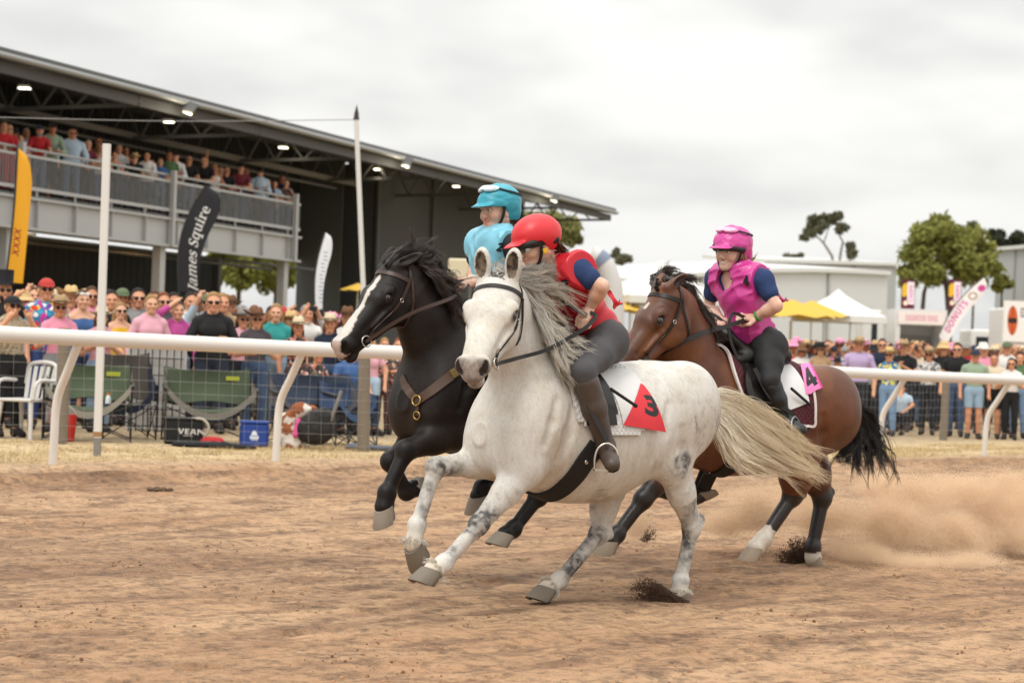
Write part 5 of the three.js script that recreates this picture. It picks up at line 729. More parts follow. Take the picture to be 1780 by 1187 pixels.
function proto(pose, kind) {
  const key = pose + kind; if (protos.has(key)) return protos.get(key);
  const p = POSES[pose], f = kind === 'f', sh = f ? 0.150 : 0.180, dy = p.sit ? -0.47 : 0, lean = p.lean ?? 0, hx = (y) => lean * clamp((y - 0.95) / 0.5), L = (x, y, z) => [x, y + dy, z + hx(y)], P = [], c = (a, b, r1, r2, tag, o = {}) => P.push(cone(a, b, r1, r2, { tag, k: 0.035, ...o }));
  const Z = [0, 0, 1];
  c(L(0, 0.94, 0), L(0, 1.08, 0), f ? 0.145 : 0.14, 0.125, 'hip', { n: Z, q: 1.35 }); c(L(0, 1.08, 0), L(0, 1.28, 0.01), f ? 0.122 : 0.140, f ? 0.145 : 0.160, 'torso', { n: Z, q: 1.4 }); c(L(0, 1.28, 0.01), L(0, 1.40, 0), f ? 0.145 : 0.160, 0.10, 'torso', { n: Z, q: 1.5 });
  if (f) for (const q of [-1, 1]) P.push(ball(L(q * 0.065, 1.24, 0.085), [0.06, 0.06, 0.035], { tag: 'torso', k: 0.05 }));
  c(L(0, 1.40, -0.005), L(0, 1.50, 0.01), 0.058, 0.052, 'neck');
  [0, 1].forEach((i) => {
    const q = i ? -1 : 1, S = L(q * sh, 1.350, -0.01), E = [p.el[i][0], p.el[i][1] + (p.sit ? 0 : dy), p.el[i][2] + (lean ? lean * 0.6 : 0)], Hn = [p.ha[i][0], p.ha[i][1] + (p.sit ? 0 : dy), p.ha[i][2]];
    c(L(q * 0.07, 1.40, -0.005), S, 0.052, 0.054, 'torso'); c(S, E, 0.054, 0.043, 'uparm'); c(E, Hn, 0.042, 0.028, 'forearm'); const d = nrm3(sub3(Hn, E)); c(Hn, add3(Hn, mul3(d, 0.075)), 0.030, 0.032, 'hand', { k: 0.01 }); for (let j = 0; j < 3; j++) c(add3(Hn, add3(mul3(d, 0.07), [0.02 * (j - 1), 0.01, 0.01 * (j - 1)])), add3(Hn, add3(mul3(d, 0.14), [0.024 * (j - 1), 0.012, 0.012 * (j - 1)])), 0.013, 0.010, 'hand', { k: 0.008 }); c(add3(Hn, mul3(d, 0.03)), add3(Hn, add3(mul3(d, 0.075), [-q * 0.045, 0.02, 0])), 0.013, 0.010, 'hand', { k: 0.008 });
    const hp = L(q * 0.085, 0.92, 0), kn = p.sit ? [q * 0.13, 0.47, 0.42] : [q * 0.095, 0.49, 0.02], an = p.sit ? [q * 0.14, 0.09, 0.40] : [q * 0.10, 0.09, -0.02], to = p.sit ? [q * 0.15, 0.04, 0.56] : [q * 0.125, 0.035, 0.14];
    c(hp, kn, f ? 0.092 : 0.088, 0.058, 'thigh'); c(kn, mix3(kn, an, 0.4), 0.058, 0.056, 'shin', { k: 0.02 }); c(mix3(kn, an, 0.4), an, 0.056, 0.038, 'shin', { k: 0.02 }); c(an, to, 0.042, 0.034, 'foot', { k: 0.02 }); c(an, [an[0], 0.045, an[2] - 0.03], 0.042, 0.04, 'foot', { k: 0.02 });
  });
  const hc = L(0, 1.585, 0.025), M = headFrame(hc, [0, lean ? -0.12 : 0.02, 1], [0, 1, 0]); const hp = faceHead(M, 1.0).filter((q) => !/neck/.test(q.tag)); for (const q of hp) q.k = Math.min(q.k, 0.018);
  const cell = 0.020, skinTone = [1, 1, 1], fc0 = faceColor(M, [1, 1, 1], [0.30, 0.24, 0.20]), fc = (x, y, z) => mix3([1, 1, 1], fc0(x, y, z), 0.55);
  const tags = [], G = solid(P, cell, { color: (x, y, z, t, k) => { tags.push([t, k]); return skinTone; } });
  const HG = solid(hp, 0.0095, { color: (x, y, z) => { const d = sub3([x, y, z], M.o), a = d[2], q = Math.abs(d[0]); let c2 = fc(x, y, z); if (a > 0.06 && Math.hypot((q - 0.033) / 1.35, d[1] - 0.004) < 0.011) c2 = [0.16, 0.11, 0.09]; return c2; } });
  const shell = (test, off) => { const ix = G.index.array, out = [], map = new Map(), pos = [], nor = [], pp = G.attributes.position.array, nn = G.attributes.normal.array, get = (v) => { if (!map.has(v)) { map.set(v, pos.length / 3); for (let j = 0; j < 3; j++) { pos.push(pp[v * 3 + j] + nn[v * 3 + j] * off); nor.push(nn[v * 3 + j]); } } return map.get(v); }; for (let i = 0; i < ix.length; i += 3) { const a = ix[i], b = ix[i + 1], d = ix[i + 2]; if ([a, b, d].every((v) => test(...tags[v], pp[v * 3 + 1]))) out.push(get(a), get(b), get(d)); } const g = new THREE.BufferGeometry(); g.setAttribute('position', new THREE.Float32BufferAttribute(pos, 3)); g.setAttribute('normal', new THREE.Float32BufferAttribute(nor, 3)); g.setIndex(out); return g; };
  const S = (re, t = null, k = 1) => (tag2, kk) => re.test(tag2) || (t && t.test(tag2) && kk < k), hem = 0.885 + dy;
  const out = { M, body: merged([G, HG]), short: shell((t, k, y) => /torso/.test(t) || (/hip|thigh/.test(t) && y > hem) || (/uparm/.test(t) && k < 0.62), 0.012), long: shell((t, k, y) => /torso|uparm/.test(t) || (/hip|thigh/.test(t) && y > hem) || (/forearm/.test(t) && k < 0.86), 0.013), tank: shell((t, k, y) => (/hip|thigh/.test(t) && y > hem) || (t === 'torso' && y < 1.36 + dy), 0.016), pants: shell(S(/thigh|shin/), 0.012), shorts: shell(S(/zzz/, /thigh/, 0.78), 0.018), shoes: shell(S(/foot/), 0.008), hips: shell((t, k, y) => /hip|thigh/.test(t) && y > 0.70 + dy && y < 1.02 + dy, 0.0125) };
  protos.set(key, out); return out;
}
const headGear = (() => {
  const lathe = (pts, n = 28) => new THREE.LatheGeometry(pts.map(([x, y]) => new THREE.Vector2(x, y)), n), G = {};
  const shape = (g, sx, f) => { const p = g.attributes.position; for (let i = 0; i < p.count; i++) { let x = p.getX(i), y = p.getY(i), z = p.getZ(i); [x, y, z] = f(x * sx, y, z); p.setXYZ(i, x, y, z); } g.computeVertexNormals(); return g; };
  G.brim = shape(lathe([[0.001, 0.135], [0.05, 0.14], [0.075, 0.128], [0.092, 0.08], [0.100, 0.03], [0.103, 0.018], [0.155, 0.010], [0.190, 0.016], [0.192, 0.022], [0.155, 0.018], [0.11, 0.026], [0.104, 0.036]]), 0.92, (x, y, z) => { const r = Math.hypot(x, z); if (r > 0.11) y += 0.030 * Math.abs(x) / 0.17 * (r - 0.1) / 0.07; if (y > 0.1) y -= 0.018 * Math.exp(-x * x / 0.0009); return [x, y, z * 1.08]; });
  G.cowboy = shape(lathe([[0.001, 0.140], [0.045, 0.145], [0.075, 0.128], [0.095, 0.07], [0.103, 0.016], [0.155, 0.006], [0.20, 0.012], [0.202, 0.018], [0.155, 0.014], [0.11, 0.024]]), 0.95, (x, y, z) => { const r = Math.hypot(x, z); if (r > 0.11) y += 0.085 * Math.pow(Math.abs(x) / 0.19, 2); if (y > 0.1) y -= 0.03 * Math.exp(-x * x / 0.0007); return [x, y, z * 1.12]; });
  G.bucket = shape(lathe([[0.001, 0.120], [0.07, 0.118], [0.095, 0.07], [0.102, 0.02], [0.165, -0.022], [0.168, -0.018], [0.106, 0.026]]), 0.95, (x, y, z) => [x, y, z * 1.06]);
  G.tophat = shape(lathe([[0.001, 0.20], [0.098, 0.20], [0.104, 0.19], [0.098, 0.02], [0.16, 0.012], [0.162, 0.020], [0.102, 0.03]]), 0.95, (x, y, z) => { if (Math.hypot(x, z) > 0.11) y += 0.03 * Math.abs(x) / 0.16; return [x, y, z * 1.1]; });
  G.cap = (() => { const dome = new THREE.SphereGeometry(0.105, 22, 12, 0, 6.2832, 0, Math.PI / 2).scale(0.90, 0.92, 1.06), visor = new THREE.CylinderGeometry(0.085, 0.085, 0.010, 22, 1, false, -Math.PI / 2, Math.PI).rotateY(-0).translate(0, 0, 0).scale(0.95, 1, 1.15).rotateX(0.16).translate(0, 0.008, 0.075); return join([dome, visor]); })();
  G.band = new THREE.CylinderGeometry(0.105, 0.107, 0.026, 24, 1, true).scale(0.92, 1, 1.08).translate(0, 0.038, 0);
  const cap0 = new THREE.SphereGeometry(0.108, 22, 14, 0, 6.2832, 0, 1.80).scale(0.79, 0.93, 0.98).rotateX(-0.88);
  G.shortHair = cap0.clone().translate(0, 0.036, -0.014);
  G.longHair = join([cap0.clone().translate(0, 0.035, -0.012), ...[-1, 1].map((q) => new THREE.CapsuleGeometry(0.036, 0.20, 4, 10).scale(0.8, 1, 1).rotateZ(q * 0.08).translate(q * 0.078, -0.10, -0.03)), new THREE.CapsuleGeometry(0.07, 0.20, 4, 12).scale(1.05, 1, 0.55).translate(0, -0.09, -0.075)]);
  G.tiedHair = join([cap0.clone().translate(0, 0.035, -0.012), new THREE.SphereGeometry(0.04, 12, 8).translate(0, 0.03, -0.13)]);
  const lens = (q) => new THREE.SphereGeometry(0.026, 12, 8).scale(1.15, 0.85, 0.35).translate(q * 0.033, 0.004, 0.098); G.shades = join([lens(-1), lens(1), box(0.15, 0.008, 0.008, 0, 0.014, 0.090), box(0.006, 0.008, 0.09, 0.078, 0.012, 0.045), box(0.006, 0.008, 0.09, -0.078, 0.012, 0.045)]);
  G.beard = new THREE.SphereGeometry(0.062, 14, 10).scale(1, 1.0, 0.8).translate(0, -0.085, 0.045);
  return G;
})();
const SKINS = ['#c98f6f', '#d39c7c', '#b87c5c', '#d8a88a', '#a96d4e'].map((c) => phys(c, 0.55, { vertexColors: true, specularIntensity: 0.4 }));
const floral = (bg, cols, n = 60, seed = 3, s = 14) => canvasTex(128, 128, (x) => { const R = rng(seed); x.fillStyle = bg; x.fillRect(0, 0, 128, 128); for (let i = 0; i < n; i++) { x.fillStyle = cols[i % cols.length]; x.beginPath(); x.ellipse(R() * 128, R() * 128, s * (0.4 + R()), s * (0.3 + 0.5 * R()), R() * 3, 0, 7); x.fill(); } }, [1, 1]);
const PRINTS = { multicolour: floral('#2f7fa8', ['#d8432f', '#e8b32c', '#c9389a', '#e9e2d8', '#6b3fa0', '#37a2c4'], 90, 4, 11), floral: floral('#2a2224', ['#c47f6e', '#e3c8b8', '#7d3f3c', '#d9a08f', '#4e5b4a'], 80, 5, 10), bluefloral: floral('#2f63a0', ['#e3cf45', '#e9dc8a', '#3e83b8', '#d9cf3a'], 46, 6, 14), leopard: floral('#a1927a', ['#6d5f4a', '#c2b49b', '#7c6d55'], 240, 7, 4), patterned: floral('#d8d4cf', ['#2c2a2a', '#55504e'], 120, 8, 7), striped: canvasTex(64, 64, (x) => { x.fillStyle = '#e6e0dc'; x.fillRect(0, 0, 64, 64); x.fillStyle = '#b04a55'; for (let i = 0; i < 8; i++) x.fillRect(0, i * 8, 64, 4); }, [1, 1]) };
function boxUV(g) { const p = g.attributes.position, n = g.attributes.normal, uv = new Float32Array(p.count * 2); for (let i = 0; i < p.count; i++) { const s = Math.abs(n.getX(i)) > Math.abs(n.getZ(i)); uv[2 * i] = (s ? p.getZ(i) : p.getX(i)) / 0.45; uv[2 * i + 1] = p.getY(i) / 0.45; } g.setAttribute('uv', new THREE.BufferAttribute(uv, 2)); return g; }
const clothMat = new Map(); function garment(c) { if (!clothMat.has(c)) clothMat.set(c, PRINTS[c] ? std('#ffffff', 0.9, { map: PRINTS[c] }) : std(c, 0.9)); return clothMat.get(c); }
const TONE = { 'pale pink': '#d9a3b0', pink: '#dd8fa6', magenta: '#bb4e92', black: '#161618', 'dark grey': '#4a444a', white: '#d9d6d2', cream: '#d6c6ae', navy: '#1b2438', red: '#b7262c', maroon: '#6d2430', 'light blue': '#b3c6d6', 'sage green': '#8fa089', teal: '#2e8f8c', lilac: '#b9a4c9', khaki: '#9a8c6e', grey: '#8d8c8c', brown: '#6a4c38', yellow: '#d3a92b', green: '#4f6b47', blue: '#3d5f92', tan: '#a88a68', orange: '#c9692e', multicolour: 'multicolour', floral: 'floral', 'blue and yellow floral': 'bluefloral', leopard: 'leopard', patterned: 'patterned', striped: 'striped' };
const HATC = { straw: '#c9ab78', tan: '#a98d6b', brown: '#6e4a30', black: '#17161a', white: '#d6d2cc', cream: '#cdbd9f', pink: '#dd92b0', grey: '#8a8580', green: '#5c6a4e', red: '#b23a35', navy: '#222b40' };
const HAIRC = { blonde: '#94744a', brown: '#4a3020', 'dark': '#1e1613', grey: '#8f8983', auburn: '#6e3b22' };
const usedLabels = new Set(), lastIn = new Map(); let peopleCount = 0;
// o: shirt, sleeve, legs, legsColor, hat [kind, colour], hair [kind, colour], shades, kind, pose, wide
function person(pos, H, turn, o, zone, group) {
  const pr = proto(o.pose, o.kind), s = H / (o.pose === 'sit' ? 1.24 : 1.715), g = new THREE.Group(); g.name = numbered('person'); g.position.copy(pos); g.rotation.y = turn; g.scale.set(s * (o.wide ?? 1), s, s * (o.wide ?? 1)); scene.add(g); peopleCount++;
  mesh('body', pr.body, SKINS[o.skin ?? 0], g);
  const sg = pr[o.sleeve ?? 'short'], pm = garment(TONE[o.shirt] ?? o.shirt); if (PRINTS[TONE[o.shirt]] && !sg.attributes.uv) boxUV(sg); mesh('shirt', sg, pm, g);
  if (o.legs !== 'bare') { const lg = mesh('trousers', o.legs === 'shorts' ? pr.shorts : pr.pants, garment(o.legsColor ?? '#22262f'), g); mesh('waistband', pr.hips, garment(o.legsColor ?? '#22262f'), lg); } mesh('shoes', pr.shoes, garment(o.shoes ?? '#2a2422'), g);
  const M = pr.M, put = (ge, m, dy = 0, name = 'hat', parent = g) => { const q = mesh(name, ge, m, parent); q.position.set(M.o[0], M.o[1] + dy, M.o[2]); return q; };
  if (o.hair) put(headGear[o.hair[0]], garment(HAIRC[o.hair[1]]), 0, 'hair');
  if (o.hat) { const k = o.hat[0], h = put(headGear[k], garment(HATC[o.hat[1]]), k === 'cap' ? 0.038 : 0.045); if (k === 'brim' || k === 'cowboy' || k === 'tophat') mesh('hat_band', headGear.band, garment(o.hat[1] === 'black' ? '#2b2a2c' : '#3a2c22'), h); }
  if (o.shades) put(headGear.shades, phys('#101012', 0.15), 0, 'sunglasses'); if (o.beard) put(headGear.beard, garment(HAIRC[o.hair?.[1] ?? 'brown']), 0, 'beard');
  if (o.extra) o.extra(g, pr);
  const hatWord = { brim: 'brimmed hat', cowboy: 'cowboy hat', bucket: 'bucket hat', cap: 'cap', tophat: 'top hat' }, bits = [`person in ${o.shirt} ${o.sleeve === 'tank' ? 'strappy top' : o.sleeve === 'long' ? 'long sleeved shirt' : 'top'}`], feat = []; if (o.hat) feat.push(`${o.hat[1]} ${hatWord[o.hat[0]]}`); else if (o.hair) feat.push(`${o.hair[1]} ${o.hair[0] === 'longHair' ? 'long' : o.hair[0] === 'tiedHair' ? 'tied' : 'short'} hair`); if (o.shades) feat.push('sunglasses');
  const base = `${bits[0]}${feat.length ? ' with ' + feat.join(' and ') : ''}`; const near = lastIn.get(zone); lastIn.set(zone, o.hat ? o.hat[1] + ' hat' : o.shirt + ' top'); const tries = [o.label, `${base} ${zone}`, `${base} ${POSES[o.pose].say} ${zone}`, near && `${bits[0]} right of ${near} ${zone}`, near && `${base} right of ${near} ${zone}`].filter(Boolean); let lab = tries.find((t) => !usedLabels.has(t) && t.split(/\s+/).length <= 16); if (!lab) { const t = tries.filter((x) => x.split(/\s+/).length <= 16); lab = t[t.length - 1] ?? `${bits[0]} ${zone}`; }
  usedLabels.add(lab); tag(g, lab, 'person', group); return g;
}
const R9 = rng(777), rp = (a) => pick(a, R9);
function someone(over = {}) {
  const f = R9() < 0.55, kind = f ? 'f' : 'm', hot = R9(), o = { kind, skin: Math.floor(R9() * 5), pose: rp(['stand', 'stand', 'clap', 'drink', 'drink', 'brow', 'phone', 'stand']), wide: 0.94 + R9() * 0.22, shirt: f ? rp(['pale pink', 'pink', 'white', 'black', 'floral', 'light blue', 'cream', 'red', 'sage green', 'navy', 'magenta', 'patterned', 'lilac', 'tan', 'dark grey']) : rp(['white', 'light blue', 'navy', 'black', 'grey', 'khaki', 'maroon', 'green', 'pink', 'dark grey', 'cream', 'blue', 'brown', 'striped']), sleeve: R9() < 0.25 ? 'long' : f && R9() < 0.3 ? 'tank' : 'short', legs: R9() < 0.28 ? 'shorts' : 'pants', legsColor: rp(['#22262f', '#3b4c66', '#6f88a6', '#1a1a1c', '#5d5347', '#8f8371']), hair: f ? [rp(['longHair', 'longHair', 'tiedHair']), rp(['blonde', 'brown', 'dark', 'auburn', 'brown'])] : ['shortHair', rp(['brown', 'dark', 'grey', 'brown'])], hat: hot < 0.42 ? [rp(['brim', 'brim', 'cowboy', 'bucket']), rp(['straw', 'tan', 'cream', 'brown', 'white', 'straw', 'black', 'pink'])] : hot < 0.62 ? ['cap', rp(['black', 'white', 'navy', 'green', 'red', 'grey'])] : null, shades: R9() < 0.4 };
  return Object.assign(o, over);
}
const facing = (p, jit = 0.5) => Math.atan2(1.2 - p.x, -11 - p.z) + (R9() - 0.5) * jit;
function inCrowd(px, pyTop, depth, o, zone, group, opt = {}) { const hatExtra = o.hat ? (o.hat[0] === 'cap' ? 0.02 : 0.07) : 0.0, p = at(px, pyTop, depth), gy = opt.base ?? heightAt(p.x, p.z), H = clamp(p.y - gy - hatExtra, o.pose === 'sit' ? 1.0 : 1.45, o.pose === 'sit' ? 1.45 : 1.95); return person(V(p.x, gy, p.z), H, opt.turn ?? facing(p, 0.35), o, zone, group); }
const DEN = '#8aa3bb', JEAN = '#3e5270', BLK = '#17171a';
{ // the front row at the fence, left
  const Z = 'at the left fence', G = 'spectators at the left fence', F = (px, y, d, o, opt) => inCrowd(px, y, d + 0.7 + px * 0.0085, { skin: 1, ...o }, Z, G, opt);
  F(20, 511, 21.9, { kind: 'f', pose: 'cheer', shirt: 'leopard', sleeve: 'short', legsColor: BLK, hair: ['shortHair', 'brown'], hat: ['cap', 'black'], shades: true, wide: 1.12, label: 'cheering person in leopard shirt and black cap at far left of the fence' });
  F(8, 476, 24.2, { kind: 'm', pose: 'stand', shirt: 'black', legsColor: BLK, hair: ['shortHair', 'dark'], hat: ['tophat', 'black'], shades: true, beard: true, label: 'person in black top hat and sunglasses behind the leopard shirt' });
  F(80, 481, 23.8, { kind: 'm', pose: 'drink', shirt: 'multicolour', sleeve: 'long', legsColor: '#3a4f86', hair: ['shortHair', 'brown'], hat: ['cap', 'red'], shades: true, label: 'tall person in multicoloured jacket with red and white cap' });
  F(104, 508, 22.9, { kind: 'f', pose: 'clap', shirt: 'pink', sleeve: 'short', legsColor: '#8d8d90', hair: ['shortHair', 'brown'], hat: ['brim', 'tan'], shades: true, skin: 0, label: 'person in pink top with tan felt hat and grey jumper at waist' });
  F(143, 504, 24.0, { kind: 'f', pose: 'stand', shirt: 'blue', sleeve: 'tank', legsColor: '#2b3a55', hair: ['tiedHair', 'brown'], skin: 3, label: 'person in dark blue strappy top with white sunglasses on the head', extra: (g, pr) => { const s = mesh('white_sunglasses', headGear.shades, phys('#e4e0d6', 0.3), g); s.position.set(pr.M.o[0], pr.M.o[1] + 0.075, pr.M.o[2] - 0.012); } });
  F(176, 528, 22.8, { kind: 'f', pose: 'clap', shirt: 'pale pink', sleeve: 'short', legsColor: DEN, hair: ['longHair', 'brown'], hat: ['brim', 'cream'], label: 'clapping person in pale pink top and light jeans behind the tall pole' });
  F(193, 505, 25.6, { kind: 'm', pose: 'stand', shirt: 'black', hair: ['shortHair', 'dark'], skin: 1, label: 'dark haired person in black top right of the tall pole' });
  F(208, 525, 25.0, { kind: 'f', pose: 'drink', shirt: 'yellow', sleeve: 'tank', hair: ['longHair', 'blonde'], shades: true, skin: 3, label: 'blonde person in yellow strappy top and sunglasses beside the tall pole' });
  F(262, 512, 23.4, { kind: 'f', pose: 'stand', shirt: 'pale pink', sleeve: 'long', legsColor: '#c9c2ba', hair: ['tiedHair', 'blonde'], skin: 3, label: 'person in pale pink long shirt with hair tied back, left of magenta shirt' });
  F(283, 508, 25.2, { kind: 'm', pose: 'stand', shirt: 'dark grey', hair: ['shortHair', 'auburn'], shades: true, label: 'person in wraparound blue sunglasses behind the two pink shirts' });
  F(308, 523, 23.4, { kind: 'f', pose: 'brow', shirt: 'magenta', sleeve: 'long', legs: 'shorts', legsColor: DEN, hair: ['tiedHair', 'brown'], skin: 3, label: 'person in magenta shirt and denim shorts with a hand on the head' });
  F(331, 502, 25.4, { kind: 'm', pose: 'stand', shirt: 'patterned', hair: ['shortHair', 'dark'], skin: 1, label: 'person in patterned white top turned sideways behind the magenta shirt' });
  F(371, 508, 22.7, { kind: 'f', pose: 'drink', shirt: 'black', sleeve: 'long', legsColor: '#252c3c', hair: ['shortHair', 'blonde'], shades: true, wide: 1.12, label: 'shouting blonde person in black shirt and sunglasses holding a can' });
  F(386, 508, 24.6, { kind: 'm', pose: 'stand', shirt: 'tan', hair: ['shortHair', 'blonde'], label: 'person in tan top just behind the black shirt' });
  F(399, 503, 26.4, { kind: 'm', pose: 'stand', shirt: 'brown', hair: ['shortHair', 'brown'], hat: ['brim', 'brown'], beard: true, label: 'bearded person in wide brown hat behind the tan top' });
  F(422, 532, 24.0, { kind: 'f', pose: 'drink', shirt: 'pale pink', hair: ['longHair', 'dark'], hat: ['brim', 'grey'], shades: true, label: 'person in pale pink top and grey brimmed hat left of the cowboy hat' });
  F(446, 531, 22.8, { kind: 'f', pose: 'drink', shirt: 'dark grey', legsColor: JEAN, hair: ['longHair', 'blonde'], hat: ['cowboy', 'brown'], shades: true, label: 'person in dark grey printed top and brown cowboy hat holding food', extra: (g) => { mesh('shirt_print', new THREE.SphereGeometry(0.075, 12, 8).scale(1.2, 0.6, 0.3).translate(0, 1.22, 0.155), std('#c9a98c', 0.9), g); } });
  F(480, 528, 24.0, { kind: 'f', pose: 'drink', shirt: 'teal', sleeve: 'short', legsColor: DEN, hair: ['longHair', 'blonde'], skin: 3, label: 'blonde person in teal shirt holding a cup' });
  F(532, 530, 25.4, { kind: 'm', pose: 'phone', shirt: 'white', sleeve: 'long', hair: ['shortHair', 'grey'], label: 'person in white shirt holding a camera above the heads' , extra: (g) => mesh('camera', rbox(0.10, 0.07, 0.06, 0.01, -0.02, 1.66, 0.44), mat('#19191b', 0.5), g) });
  F(518, 547, 22.9, { kind: 'f', pose: 'stand', shirt: 'floral', sleeve: 'short', legs: 'pants', legsColor: '#4a3b3a', hair: ['longHair', 'dark'], hat: ['brim', 'cream'], skin: 0, label: 'person in dark floral dress and cream hat left of the rail post' });
  F(505, 537, 24.8, { kind: 'f', pose: 'stand', shirt: 'tan', hair: ['longHair', 'auburn'], hat: ['brim', 'straw'], label: 'person in straw hat right behind the floral dress' });
  F(574, 541, 23.4, { kind: 'f', pose: 'stand', shirt: 'navy', legsColor: JEAN, hair: ['longHair', 'auburn'], hat: ['brim', 'cream'], label: 'person in navy top with long auburn hair and cream hat' });
  F(604, 530, 24.0, { kind: 'm', pose: 'drink', shirt: 'white', hair: ['longHair', 'brown'], hat: ['brim', 'brown'], label: 'person in white top and brown hat beside the black horse nose' });
  F(645, 585, 22.9, { kind: 'f', pose: 'stand', shirt: 'pale pink', sleeve: 'short', legs: 'shorts', legsColor: '#a9c3d6', hair: ['longHair', 'blonde'], shoes: '#d8d5d0', skin: 1, label: 'person in denim shorts and white shoes beside the timber post' });
  F(668, 590, 23.6, { kind: 'f', pose: 'stand', shirt: 'floral', sleeve: 'short', legsColor: '#6b4a44', hair: ['longHair', 'blonde'], label: 'person in floral dress under the black horse chin' });
  F(692, 600, 23.2, { kind: 'f', pose: 'drink', shirt: 'floral', sleeve: 'long', legsColor: '#5a3f3c', hair: ['longHair', 'auburn'], label: 'person in floral outfit against the black horse chest' });
  F(548, 600, 22.6, { kind: 'f', pose: 'sit', shirt: 'floral', sleeve: 'short', legsColor: '#23283a', hair: ['longHair', 'dark'], skin: 0, label: 'person in floral top sitting low behind the bent rail post' }, { turn: 0.9 });
  F(610, 595, 23.0, { kind: 'm', pose: 'sit', shirt: 'blue', sleeve: 'short', legsColor: '#2a3a55', hair: ['shortHair', 'dark'], label: 'person in blue sitting beside the timber post' }, { turn: 0.7 });
  // denser rows behind them
  const rows = (x0, x1, y0, y1, depth, step, zone, group, seed) => { for (let x = x0; x < x1; x += step * (0.75 + 0.5 * R9())) { const t = (x - x0) / (x1 - x0); inCrowd(x, mix(y0, y1, t) + (R9() - 0.5) * 10, depth + (R9() - 0.5) * 1.2, someone(), zone, group); } };
  rows(395, 615, 512, 545, 33, 24, 'in the second row left', 'second row left', 1); rows(385, 610, 502, 530, 37, 20, 'in the packed left crowd', 'packed crowd left', 2); rows(375, 605, 500, 520, 42, 18, 'in front of the shed', 'packed crowd left', 3); rows(380, 600, 490, 508, 48, 17, 'by the dark shed doors', 'far crowd left', 4);
  rows(100, 380, 478, 478, 41, 22, 'in the shade under the balcony', 'spectators under the balcony', 5); rows(110, 330, 470, 468, 47, 24, 'at the back under the balcony', 'spectators under the balcony', 6); rows(5, 380, 496, 496, 29, 30, 'in the second row at left', 'rows behind the left fence', 8); rows(10, 380, 494, 494, 34, 27, 'behind the front row at left', 'rows behind the left fence', 7);
  // on the grassy bank
  for (let i = 0; i < 22; i++) { const px = 375 + R9() * 128, d = 96 + R9() * 12, p = at(px, 470, d), gy = heightAt(p.x, p.z); person(V(p.x, gy, p.z), 1.6 + R9() * 0.2, facing(p, 1), someone(), 'on the grass bank', 'people on the grass bank'); }
}
